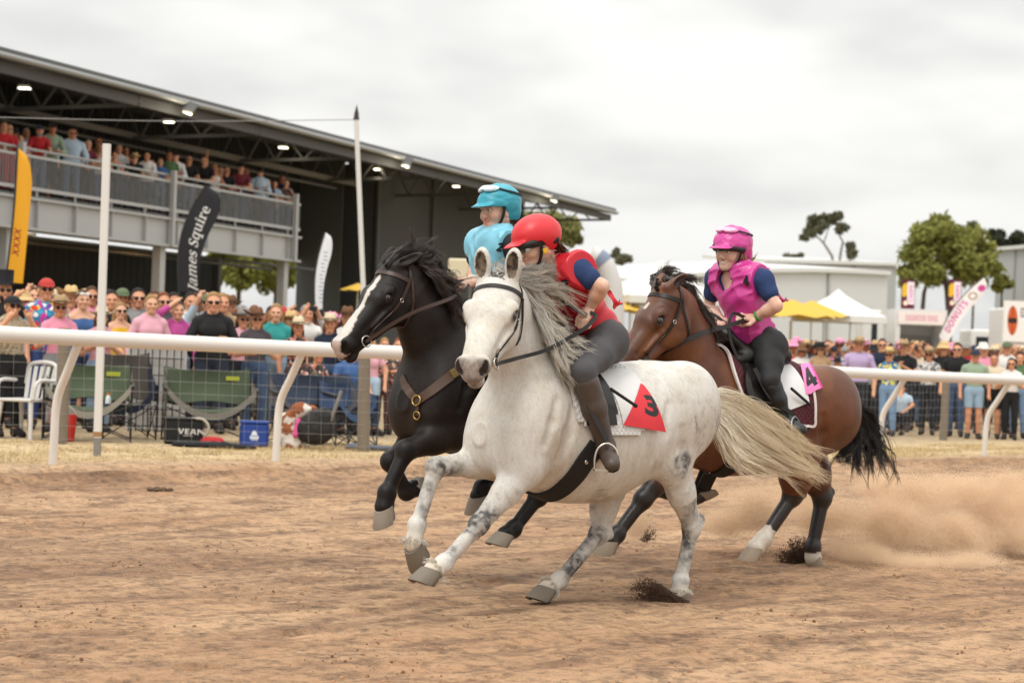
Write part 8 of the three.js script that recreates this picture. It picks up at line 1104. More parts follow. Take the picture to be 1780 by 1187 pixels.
// ---------------------------------------------------------------- tack
function bridle(H, o) {
  const { F, hw, M } = H, g = tack(H, 'bridle', o.label, 'bridle'), m = o.leather, w = (a) => hw(...a), S = (pts, wd, off = 0.004) => strap(pts.map(w), wd, 0.0045, F, off), mir = (p) => [p[0], p[1], -p[2]];
  mesh('browband', S([[0.04, -0.07, -0.10], [0.065, -0.015, -0.085], [0.085, 0.03, -0.04], [0.088, 0.04, 0], [0.085, 0.03, 0.04], [0.065, -0.015, 0.085], [0.04, -0.07, 0.10]], 0.024), m, g);
  mesh('headpiece', S([[0.03, -0.08, -0.10], [-0.03, -0.03, -0.085], [-0.055, 0.02, -0.04], [-0.06, 0.03, 0], [-0.055, 0.02, 0.04], [-0.03, -0.03, 0.085], [0.03, -0.08, 0.10]], 0.024), m, g);
  for (const q of [-1, 1]) {
    const e = (p) => [p[0], p[1], -p[2] * q];
    mesh('cheek_strap', S([[0.03, -0.075, -0.10], [0.13, -0.11, -0.10], [0.25, -0.125, -0.09], [0.36, -0.128, -0.075], [0.435, -0.130, -0.062]].map(e), 0.018, 0.005), m, g);
    mesh('throat_strap', S([[0.02, -0.08, -0.10], [0.08, -0.16, -0.09], [0.135, -0.235, -0.05], [0.15, -0.255, 0]].map(e), 0.013, 0.008), m, g);
    mesh('buckle', new THREE.TorusGeometry(0.011, 0.0025, 6, 10).translate(...onto(F, w(e([0.15, -0.115, -0.10])), 0.010)), STEEL, g);
    const c = onto(F, w(e([0.455, -0.130, -0.07])), 0.014), n = add3(mul3(M.z, q), mul3(M.y, 0.15)); mesh('bit_ring', ringGeometry(c, n, 0.030 * (o.ring ?? 1), 0.0042), STEEL, g);
    if (q < 0) g.userData.bitL = c; else g.userData.bitR = c;
  }
  const bit = [g.userData.bitL, g.userData.bitR]; mesh('bit', rod(V(...bit[0]), V(...bit[1]), 0.007), STEEL, g); delete g.userData.bitL; delete g.userData.bitR;
  if (o.noseband) mesh('noseband', S([[0.40, -0.16, 0], [0.36, -0.14, -0.07], [0.35, -0.06, -0.06], [0.345, -0.02, 0], [0.35, -0.06, 0.06], [0.36, -0.14, 0.07], [0.40, -0.16, 0]], 0.02), m, g);
  return { g, bit };
}
const shoulderPoint = (yc) => (x, phi) => { const a = phi * Math.PI / 180; return [x, yc + 0.36 * Math.cos(a), -0.33 * Math.sin(a)]; };
// saddle seat, flaps and panels
function saddle(H, o) {
  const { F } = H, g = tack(H, 'saddle', o.label, 'saddle'), m = o.leather, ps = shoulderPoint(o.yc), x0 = o.x, top = (x) => onto(F, [x, o.yc + 0.5, 0], 0, 10)[1];
  const y = (x) => top(x), A = [x0 + 0.16, y(x0 + 0.16) + 0.085, 0], B = [x0 + 0.02, y(x0 + 0.02) + 0.060, 0], C = [x0 - 0.14, y(x0 - 0.14) + 0.065, 0], Dd = [x0 - 0.235, y(x0 - 0.235) + 0.115, 0];
  const P = [cone(A, B, 0.045, 0.060, { k: 0.04, n: LAT, q: 0.55 }), cone(B, C, 0.055, 0.065, { k: 0.05, n: LAT, q: 0.42 }), cone(C, Dd, 0.06, 0.032, { k: 0.05, n: LAT, q: 0.36 }), ball(A, [0.05, 0.06, 0.05], { k: 0.04 })];
  for (const q of [-1, 1]) P.push(cone([x0 + 0.1, y(x0) + 0.02, q * 0.09], [x0 - 0.24, y(x0 - 0.24) + 0.045, q * 0.115], 0.045, 0.052, { k: 0.03 }));
  mesh('seat', solid(P, 0.012), m, g);
  for (const q of [-1, 1]) {
    const fl = patch(F, (u, v) => { const phi = 20 + 62 * v, x = x0 + mix(0.13, -0.07, u) + (o.flap ?? 0.03) * Math.sin(v * 2.2) * (1 - u), p = ps(x, phi); p[2] *= -q; return p; }, 14, 14, 0.026, 0.008, (u, v) => Math.hypot(Math.max(0, Math.abs(u - 0.5) - 0.28) / 0.22, Math.max(0, v - 0.75) / 0.25) < 1);
    mesh('flap', fl, m, g);
    const kr = patch(F, (u, v) => { const p = ps(x0 + 0.135 + (o.flap ?? 0.03) * Math.sin(v * 2.4) - 0.04 * u, 28 + 42 * v); p[2] *= -q; return p; }, 4, 10, 0.034, 0.022); mesh('knee_roll', kr, m, g);
  }
  return g;
}
function cloth(H, o) {                                             // o.front(v), o.back(v): edges in x; v = 0 at one hem over the back to 1 at the other
  const ps = shoulderPoint(o.yc); return patch(H.F, (u, v) => { const phi = mix(-o.phi, o.phi, v), s = Math.abs(phi) / o.phi; return ps(mix(o.front(s), o.back(s), u), phi); }, o.nu ?? 16, o.nv ?? 48, o.off, o.thick, o.inside && ((u, v) => o.inside(u, Math.abs(v * 2 - 1))));
}
// a panel given by corners in (x, degrees round the trunk); bilinear
function panel(H, yc, c, nu, nv, off, thick, uvf) { const ps = shoulderPoint(yc); return patch(H.F, (u, v) => { const a = mix3([...c[0], 0], [...c[1], 0], u), b = mix3([...c[3], 0], [...c[2], 0], u), p = mix3(a, b, v); return ps(p[0], p[1]); }, nu, nv, off, thick, null, uvf); }
function stirrup(g, top, dirDown, fwd, material, s = 1) {            // an iron hanging from "top": arch, two sides and a tread
  const d = nrm3(dirDown), f = nrm3(sub3(fwd, mul3(d, dot3(fwd, d)))), q = cross3(d, f), at2 = (a, b) => V(...add3(top, add3(mul3(q, a * s), mul3(d, b * s))));
  const arch = tube([at2(-0.058, 0.135), at2(-0.056, 0.075), at2(-0.040, 0.030), at2(0, 0.008), at2(0.040, 0.030), at2(0.056, 0.075), at2(0.058, 0.135)], 0.0065, 8, 36);
  const iron = mesh('stirrup', join([arch, bar(at2(-0.060, 0.137), at2(0.060, 0.137), 0.045, 0.012, V(...d))]), material, g); return iron;
}
const COTTON = std(new THREE.Color(0.62, 0.61, 0.59), 0.9, { bumpMap: dataTex(128, 128, (u, v) => { const a = Math.abs(((u + v) * 8) % 1 - 0.5), b = Math.abs(((u - v + 4) * 8) % 1 - 0.5); return clamp(Math.min(a, b) * 3.2); }, false, [2, 4]), bumpScale: 0.003 });
const satin = (c, r = 0.38) => phys(c, r, { sheen: 0.4, sheenColor: new THREE.Color(c).lerp(new THREE.Color('#ffffff'), 0.4), sheenRoughness: 0.4 });
function numberTex(bg, ink, text, ax, ay, size, turn, paint) { return canvasTex(256, 256, (x) => { x.fillStyle = bg; x.fillRect(0, 0, 256, 256); if (paint) paint(x); x.save(); x.translate(ax, ay); x.rotate(turn); x.fillStyle = ink; x.font = `bold ${size}px sans-serif`; x.textAlign = 'center'; x.textBaseline = 'middle'; x.lineWidth = size * 0.07; x.strokeStyle = ink; x.strokeText(text, 0, 0); x.fillText(text, 0, 0); x.restore(); }); }

const glyph = (t) => std('#ffffff', 0.7, { alphaTest: 0.5, map: canvasTex(96, 128, (x) => { x.clearRect(0, 0, 96, 128); x.fillStyle = x.strokeStyle = '#0b0a0b'; x.font = 'bold 124px sans-serif'; x.textAlign = 'center'; x.textBaseline = 'middle'; x.lineWidth = 7; x.fillText(t, 48, 68); x.strokeText(t, 48, 68); }) });
function flap(g, c, m) { if (c.length === 3) c = [c[0], c[2], c[2], c[1]]; mesh('vest_flap', sheet((u, v) => { const p = mix3(mix3(c[0], c[1], u), mix3(c[3], c[2], u), v); p[1] += 0.018 * Math.sin(u * 5 + v * 2); p[2] += 0.015 * Math.sin(v * 6 + u * 3); return p; }, 8, 8, 0.003), m, g); }
const SKIN1 = [0.66, 0.43, 0.33], NAVY = std(new THREE.Color(0.012, 0.035, 0.115), 0.85);
const RED = (() => {
  const { J, D, dir } = GREY.fr, H = GREY, up = [0, 1, 0];
  const sh = [J(1004, 470, 0.18), J(945, 482, -0.17)], el = [J(1046, 498, 0.30), J(912, 540, -0.26)], ha = [J(1026, 534, 0.20), J(962, 548, -0.06)];
  const neck = J(968, 470, 0.02), chest = J(985, 510, 0), waist = J(1018, 556, 0), pelvis = J(1038, 588, 0);
  const hip = [J(1056, 594, 0.13), J(1012, 590, -0.13)], kn = [J(1014, 646, 0.31), add3(J(1014, 646, 0.31), [0, 0, 0.62])], an = [J(1052, 772, 0.34), add3(J(1052, 772, 0.34), [0, 0, 0.68])], toe = [J(1064, 806, 0.46), add3(an[1], [0.10, -0.08, 0.05])];
  const fwd = dir(V(-0.86, -0.30, 0.42)), head = headFrame(J(934, 425, 0.02), fwd, dir(V(-0.28, 1, 0.12)));
  const R = makeRider(H, { label: 'rider in a red vest and red helmet crouched over the white horse', skin: SKIN1, hair: sr('#5a3a22'), pelvis, waist, chest, neck, sh, el, ha, hip, kn, an, toe, head, fore: nrm3(cross3(nrm3(sub3(neck, pelvis)), LAT)), hf: [dir(V(-0.45, -0.85, 0.25)), [0.9, -0.3, 0.1]], hu: [dir(V(-0.5, 0.35, 0.8)), up], ht: [dir(V(-0.8, 0.3, 0.2)), [0, 0, -1]], shirtMat: NAVY, vestMat: satin(new THREE.Color(0.52, 0.010, 0.022)), breechMat: std(new THREE.Color(0.055, 0.053, 0.056), 0.75), bootMat: phys(new THREE.Color(0.058, 0.040, 0.030), 0.45), hem: -0.05, fold: [5, 15, 0.9], loose: 0.034, vw: 0.205, cap: 0.056 });
  const h = helmet(R, R.g, { material: phys(new THREE.Color(0.62, 0.018, 0.026), 0.42, { sheen: 0.3, sheenColor: new THREE.Color('#ff8888') }), s: 1.06, fold: 0.0016 });
  chinStrap(h, R.g, R.M, 1.05); const M = R.M;
  mesh('helmet_harness', solid([cone(M.w(0.06, 0.018, -0.085), M.w(-0.07, 0.005, -0.088), 0.022, 0.02, { k: 0.01, n: M.z, q: 2 }), cone(M.w(0.112, 0.018, -0.05), M.w(0.06, 0.018, -0.085), 0.020, 0.022, { k: 0.01 }), cone(M.w(0.112, 0.018, 0.05), M.w(0.112, 0.018, -0.05), 0.02, 0.02, { k: 0.01 })], 0.007), mat('#131212', 0.6), R.g);
  // goggles over the eyes
  const gp = (sc, off) => solid([ball(M.w(0.088 + off, 0.000, -0.036), [0.026, 0.026 * sc, 0.036 * sc], { axes: [M.x, M.y, M.z], k: 0.012 }), ball(M.w(0.088 + off, 0.000, 0.036), [0.026, 0.026 * sc, 0.036 * sc], { axes: [M.x, M.y, M.z], k: 0.012 })], 0.005);
  const gg = mesh('goggles', gp(1.08, 0), phys('#b9b7b2', 0.3), R.g); mesh('goggles_lens', gp(0.9, 0.007), phys('#2b2523', 0.12, { clearcoat: 1 }), gg);
  mesh('yellow_tag', rbox(0.026, 0.026, 0.010, 0.003).applyMatrix4(new THREE.Matrix4().makeBasis(V(...M.x), V(...M.y), V(...M.z))).translate(...M.w(0.010, -0.035, -0.095)), mat('#d9a611', 0.6), R.g);
  const hair = [{ pts: [M.w(-0.09, -0.02, 0), M.w(-0.13, -0.06, 0), M.w(-0.15, -0.12, -0.02)], root: [M.w(-0.09, -0.01, 0.05), M.w(-0.07, -0.02, -0.08)], n: 240, spread: [0.015, 0.035], cut: 0.7 }];
  mesh('hair', hairGeometry(hair, { color: (R2) => mixc(sr('#6b4526'), sr('#3b2413'), R2()), r: 0.0022, wave: 0.01, seg: 7 }, 41), phys('#ffffff', 0.5, { vertexColors: true }), R.g);
  // number on the breast, the loose hem behind and the shoulder flap
  mesh('vest_number', badge(R.vestF, GREY.fr, [[972, 482], [990, 480], [992, 512], [976, 512]], 8, 12, 0.003, 0.002), glyph('3'), R.g);
  flap(R.g, [J(1058, 505, 0.0), J(1064, 540, 0.0), J(1080, 524, 0.02)], R.g.getObjectByName('vest').material); flap(R.g, [J(985, 448, 0.06), J(1022, 452, 0.12), J(1036, 474, 0.10), J(1005, 462, 0.14)], R.g.getObjectByName('vest').material);
  R.ha = ha; return R;
})();
const BLUE = (() => {
  const { J, dir } = BLACK.fr, H = BLACK, up = [0, 1, 0];
  const sh = [J(892, 428, 0.18), J(830, 426, -0.18)], el = [J(905, 470, 0.26), J(824, 470, -0.24)], ha = [J(868, 505, 0.10), J(822, 492, -0.04)];
  const neck = J(863, 410, 0.0), chest = J(862, 452, 0), waist = J(868, 500, 0), pelvis = J(876, 548, 0), hip = [J(895, 560, 0.13), J(857, 556, -0.13)], k0 = J(850, 615, 0.30), a0 = J(880, 720, 0.33), kn = [k0, add3(k0, [0, 0, 0.6])], an = [a0, add3(a0, [0, 0, 0.66])], toe = [add3(a0, [0.13, -0.06, -0.04]), add3(an[1], [0.13, -0.06, 0.04])];
  const head = headFrame(J(864, 367, 0.0), dir(V(-0.74, -0.06, 0.66)), dir(V(-0.04, 1, 0.0)));
  const R = makeRider(H, { label: 'rider in a light blue satin vest and turquoise cap on the black horse', skin: [0.66, 0.43, 0.33], hair: sr('#4a2f1c'), pelvis, waist, chest, neck, sh, el, ha, hip, kn, an, toe, head, fore: nrm3(cross3(nrm3(sub3(neck, pelvis)), LAT)), hf: [[0.9, -0.3, 0.1], dir(V(-0.9, -0.1, 0.35))], hu: [up, dir(V(0.1, 0.6, 0.8))], ht: [[0, 0, 1], dir(V(-0.3, 0.9, 0))], shirtMat: std('#15161a', 0.8), vestMat: satin(new THREE.Color(0.20, 0.52, 0.66), 0.34), breechMat: std('#1b1b1d', 0.75), bootMat: phys('#161210', 0.45), hem: -0.02 });
  const h = helmet(R, R.g, { material: satin(new THREE.Color(0.035, 0.33, 0.43), 0.4), s: 1.0, fold: 0.005, puff: true });
  chinStrap(h, R.g, R.M, 1.05);
  gogglesOn(h, R.g, { el: 0.72, h: 0.34, frame: phys('#b8cfd6', 0.35), lens: phys('#c7d3d6', 0.15, { clearcoat: 1 }), drop: -0.45 });
  const M = R.M, hair = [{ pts: [M.w(-0.10, -0.05, 0), M.w(-0.16, -0.07, -0.02), M.w(-0.22, -0.05, -0.05)], root: [M.w(-0.09, -0.03, 0.03), M.w(-0.09, -0.05, -0.05)], n: 220, spread: [0.012, 0.05], cut: 0.6 }];
  mesh('hair', hairGeometry(hair, { color: (q) => mixc(sr('#6a4526'), sr('#2f1c10'), q()), r: 0.0022, wave: 0.02, seg: 7 }, 42), phys('#ffffff', 0.5, { vertexColors: true }), R.g);
  mesh('wristband', new THREE.TorusGeometry(0.034, 0.009, 8, 20).applyQuaternion(new THREE.Quaternion().setFromUnitVectors(V(0, 0, 1), V(...nrm3(sub3(ha[1], el[1]))))).translate(...mix3(ha[1], el[1], 0.10)), mat('#d9d2c0', 0.6), R.g);
  mesh('vest_number', badge(R.vestF, BLACK.fr, [[866, 418], [880, 420], [872, 440], [860, 438]], 6, 8, 0.003, 0.002), glyph('2'), R.g);
  R.ha = ha; return R;
})();
const PINK = (() => {
  const { J, dir } = BAY.fr, H = BAY, up = [0, 1, 0];
  const sh = [J(1327, 487, 0.18), J(1245, 484, -0.18)], el = [J(1350, 532, 0.28), J(1232, 535, -0.28)], ha = [J(1313, 551, 0.14), J(1258, 560, -0.06)];
  const neck = J(1284, 470, 0.0), chest = J(1288, 512, 0), waist = J(1302, 562, 0), pelvis = J(1318, 598, 0), hip = [J(1338, 604, 0.14), J(1300, 600, -0.14)], k0 = J(1338, 662, 0.31), a0 = J(1362, 728, 0.34), kn = [k0, add3(k0, [0, 0, 0.62])], an = [a0, add3(a0, [0, 0, 0.68])], toe = [J(1392, 747, 0.45), add3(an[1], [0.13, -0.06, 0.04])];
  const head = headFrame(J(1271, 438, 0.0), dir(V(-0.62, -0.06, 0.78)), dir(V(0.02, 1, 0.05)));
  const R = makeRider(H, { label: 'smiling rider in a hot pink satin vest with number 4 on the bay horse', skin: [0.70, 0.47, 0.37], hair: sr('#b08a58'), pelvis, waist, chest, neck, sh, el, ha, hip, kn, an, toe, head, open: 0.0095, fore: nrm3(cross3(nrm3(sub3(neck, pelvis)), LAT)), hf: [dir(V(-0.95, -0.05, 0.25)), [0.9, -0.3, 0.1]], hu: [dir(V(0.0, 0.85, 0.5)), up], ht: [dir(V(0, 0.1, 1)), [0, 0, -1]], shirtMat: NAVY, vestMat: satin(new THREE.Color(0.56, 0.045, 0.27), 0.32), breechMat: std('#101012', 0.7), bootMat: phys('#131212', 0.4), hem: -0.02, fold: [5, 22, 0.15] });
  const M = R.M; mesh('teeth', solid([cone(M.w(0.0845, -0.0625, -0.020), M.w(0.090, -0.0665, 0), 0.0065, 0.0075, { k: 0.01 }), cone(M.w(0.090, -0.0665, 0), M.w(0.0845, -0.0625, 0.020), 0.0075, 0.0065, { k: 0.01 })], 0.004), phys('#d9d2c6', 0.3), R.g);
  const h = helmet(R, R.g, { material: satin(new THREE.Color(0.58, 0.055, 0.29), 0.36), s: 1.03, fold: 0.006, puff: true });
  mesh('helmet_band', solid([cone(M.w(0.10, 0.030, 0.055), M.w(0.118, 0.028, 0), 0.020, 0.020, { k: 0.01, n: M.x, q: 1.2 }), cone(M.w(0.118, 0.028, 0), M.w(0.10, 0.030, -0.055), 0.020, 0.020, { k: 0.01, n: M.x, q: 1.2 }), cone(M.w(0.10, 0.030, -0.055), M.w(0.02, 0.018, -0.104), 0.020, 0.019, { k: 0.01 }), cone(M.w(0.10, 0.030, 0.055), M.w(0.02, 0.018, 0.104), 0.020, 0.019, { k: 0.01 })], 0.006), phys('#1a1c1b', 0.5), R.g);
  chinStrap(h, R.g, R.M, 1.05);
  gogglesOn(h, R.g, { el: 0.78, h: 0.32, frame: phys(new THREE.Color(0.62, 0.20, 0.42), 0.25), lens: phys(new THREE.Color(0.68, 0.36, 0.50), 0.12, { clearcoat: 1 }), drop: -0.4 });
  const hair = [{ pts: [M.w(-0.10, -0.04, 0), M.w(-0.15, -0.06, -0.02), M.w(-0.19, -0.03, -0.04)], root: [M.w(-0.09, -0.03, 0.03), M.w(-0.09, -0.04, -0.05)], n: 140, spread: [0.012, 0.05], cut: 0.6 }, { pts: [M.w(-0.01, 0.0, -0.085), M.w(-0.02, -0.05, -0.088), M.w(-0.03, -0.09, -0.08)], n: 120, spread: [0.02, 0.02], cut: 0.7 }];
  mesh('hair', hairGeometry(hair, { color: (q) => mixc(sr('#c29a63'), sr('#8b6437'), q()), r: 0.0022, wave: 0.02, seg: 7 }, 43), phys('#ffffff', 0.5, { vertexColors: true }), R.g);
  mesh('wristband', new THREE.TorusGeometry(0.033, 0.008, 8, 20).applyQuaternion(new THREE.Quaternion().setFromUnitVectors(V(0, 0, 1), V(...nrm3(sub3(ha[0], el[0]))))).translate(...mix3(ha[0], el[0], 0.14)), mat('#3f8a3c', 0.6), R.g);
  mesh('vest_number', badge(R.vestF, BAY.fr, [[1291, 476], [1303, 474], [1305, 500], [1291, 498]], 6, 10, 0.003, 0.002), glyph('4'), R.g);
  const crim = satin(new THREE.Color(0.36, 0.010, 0.075), 0.4); flap(R.g, [J(1345, 506, 0.02), J(1348, 532, 0.02), J(1369, 519, 0.04)], crim); flap(R.g, [J(1318, 464, 0.05), J(1338, 464, 0.08), J(1342, 492, 0.10), J(1332, 478, 0.12)], crim); flap(R.g, [J(1298, 458, 0.05), J(1336, 460, 0.06), J(1340, 470, 0.10), J(1312, 474, 0.16)], R.g.getObjectByName('vest').material); flap(R.g, [J(1342, 566, 0.1), J(1346, 586, 0.1), J(1362, 580, 0.1)], NAVY);
  R.ha = ha; return R;
})();
function J2(H, px, py, lat) { return H.fr.J(px, py, lat); }
// ---- grey's tack
const GREY_BR = bridle(GREY, { leather: LEATHER, label: 'black leather bridle with loose ring bit on the white horse' });
const GREY_SADDLE = (() => {
  const H = GREY, yc = 0.93, pad = tack(H, 'saddle_pad', 'white quilted saddle pad with red number 3 panel', 'saddle pad');
  mesh('quilted_pad', cloth(H, { yc, phi: 90, front: (s) => 0.285 - 0.03 * s * s, back: (s) => -0.24 - 0.0 * s, off: 0.006, thick: 0.014, inside: (u, s) => !(s > 0.86 && (u < (s - 0.86) * 1.9 || u > 1 - (s - 0.86) * 1.5)) }), COTTON, pad);
  mesh('cover_cloth', panel(H, yc, [[0.02, 22], [-0.235, 26], [-0.245, 60], [-0.02, 84]], 12, 12, 0.024, 0.003), std(new THREE.Color(0.66, 0.655, 0.645), 0.85), pad);
  const num = numberTex('#cf1f2c', '#0c0a0b', '3', 158, 128, 150, 0.12);
  const tri = panel(H, yc, [[-0.225, 45], [-0.240, 47], [-0.338, 87.5], [-0.012, 82]], 14, 14, 0.029, 0.003, (u, v) => [0.04 + (0.5 + (u - 0.62) * (0.10 + 0.9 * v)) * 1.0 + 0.02, 1 - v]);
  mesh('number_panel', tri, phys('#ffffff', 0.5, { map: num }), pad);
  const s = saddle(H, { leather: LEATHER, yc, x: 0.085, label: 'black leather saddle with steel stirrups on the white horse' });
  // girth: a wide black band under the belly
  const gp = []; for (let k = 0; k <= 12; k++) { const phi = 86 + (274 - 86) * k / 12, c = Math.sin((k / 12) * Math.PI); gp.push(onto(H.F, shoulderPoint(0.85)(0.145 + 0.135 * Math.pow(c, 0.6), phi), 0.006)); }
  mesh('girth', strap(gp, 0.105, 0.014, H.F, 0.010, 5), std('#12100f', 0.7), s);
  mesh('girth_stud', new THREE.SphereGeometry(0.013, 12, 8).scale(1, 1, 0.5).translate(...onto(H.F, gp[1], 0.02)), STEEL, s);
  const top = J2(GREY, 1055, 768, 0.42), lt = J2(GREY, 1018, 690, 0.33); mesh('stirrup_leather', strap([J2(GREY, 1012, 650, 0.27), lt, add3(top, [0, 0.005, 0])], 0.026, 0.005, null, 0, 6, [0.2, 0, -1]), LEATHER, s);
  stirrup(s, add3(top, [0, 0.0, 0]), [0.0, -1, -0.02], GREY.fr.dir(V(0.1, 0, 1)), STEEL, 1.05);
  return s;
})();
function rein(g, pts, m, w = 0.020, H) { if (H) { const c = new THREE.CatmullRomCurve3(pts.map((p) => V(...p))); pts = []; for (let i = 0; i <= 20; i++) { const p = c.getPoint(i / 20).toArray(); pts.push(i > 0 && i < 20 && H.F(...p) < 0.016 ? onto(H.F, p, 0.018, 6) : p); } } return mesh('rein', strap(pts, w, 0.006, null, 0, 4, [0.15, 0.25, -1]), m, g); }
{
  const b = GREY_BR, J = GREY.fr.J, h0 = RED.ha[0], h1 = RED.ha[1];
  rein(b.g, [b.bit[0], J(905, 621, 0.20), J(945, 610, 0.24), J(990, 587, 0.26), J(1022, 566, 0.27), J(1036, 548, 0.25), J(1026, 543, 0.235)], LEATHER, 0.02, GREY);
  rein(b.g, [J(1020, 548, 0.22), J(985, 528, 0.16), J(955, 508, 0.08), J(925, 488, -0.02), J(905, 520, -0.14), b.bit[1]], LEATHER);
}
// ---- whip stick under the red rider's knee
{ const H = GREY, a = J2(H, 1062, 676, 0.37), b = J2(H, 1105, 705, 0.37), g = tack(H, 'riding_whip', 'short black riding whip across the white number cloth', 'whip'); mesh('shaft', rod(V(...a), V(...b), 0.0085, 10), mat('#141212', 0.6), g); mesh('tip', rod(V(...mix3(a, b, 0.96)), V(...mix3(a, b, 1.03)), 0.011, 10), mat('#1d1a19', 0.7), g); }
// ---- black's tack
const BLACK_BR = bridle(BLACK, { leather: LEATHER_BROWN, label: 'brown leather bridle on the black horse' });
{
  const H = BLACK, J = H.fr.J; rein(BLACK_BR.g, [BLACK_BR.bit[0], J(690, 558, 0.14), J(725, 540, 0.2), J(780, 520, 0.22), J(806, 505, 0.18), J(815, 495, 0.05)], LEATHER_BROWN, 0.02, H);
  rein(BLACK_BR.g, [BLACK_BR.bit[1], J(700, 540, -0.2), J(780, 505, -0.16), J(814, 495, -0.06)], LEATHER_BROWN);
  const g = tack(H, 'breastplate', 'brown leather breastplate with brass rings across the black horse chest', 'breastplate');
  const ctr = H.hit(727, 697), L = [[727, 697], [750, 680], [775, 660], [800, 640], [818, 625]].map((p) => H.hit(...p)), Rr = [[727, 697], [714, 684], [704, 668], [699, 655]].map((p) => H.hit(...p)).filter(Boolean), brown = phys('#48301f', 0.5);
  mesh('chest_strap', strap(L, 0.055, 0.010, H.F, 0.008), brown, g); mesh('chest_strap', strap(Rr, 0.045, 0.010, H.F, 0.008), brown, g);
  mesh('ring', ringGeometry(onto(H.F, ctr, 0.022), grad(H.F, ctr, 0.01), 0.028, 0.005), std('#b49a5e', 0.3, { metalness: 1 }), g); const c2 = H.hit(727, 722); mesh('hanging_strap', strap([ctr, mix3(ctr, c2, 0.5), c2], 0.022, 0.006, H.F, 0.010), brown, g); mesh('ring', ringGeometry(onto(H.F, c2, 0.016), grad(H.F, c2, 0.01), 0.022, 0.0045), std('#b49a5e', 0.3, { metalness: 1 }), g);
  const p = H.hit(788, 650); mesh('badge', rbox(0.05, 0.035, 0.008, 0.003).applyQuaternion(new THREE.Quaternion().setFromUnitVectors(V(0, 0, 1), V(...grad(H.F, p, 0.01)))).translate(...onto(H.F, p, 0.016)), std('#8c7c4c', 0.35, { metalness: 0.9 }), g);
  const s = saddle(H, { leather: LEATHER, yc: 1.07, x: -0.08, label: 'black leather saddle mostly hidden behind the white horse' });
  const pad = tack(H, 'saddle_pad', 'red saddle cloth edge showing behind the white horse head', 'saddle pad'); mesh('saddle_cloth', cloth(H, { yc: 1.07, phi: 86, front: () => 0.20, back: () => -0.34, off: 0.006, thick: 0.012 }), std(new THREE.Color(0.42, 0.012, 0.02), 0.85), pad);
}
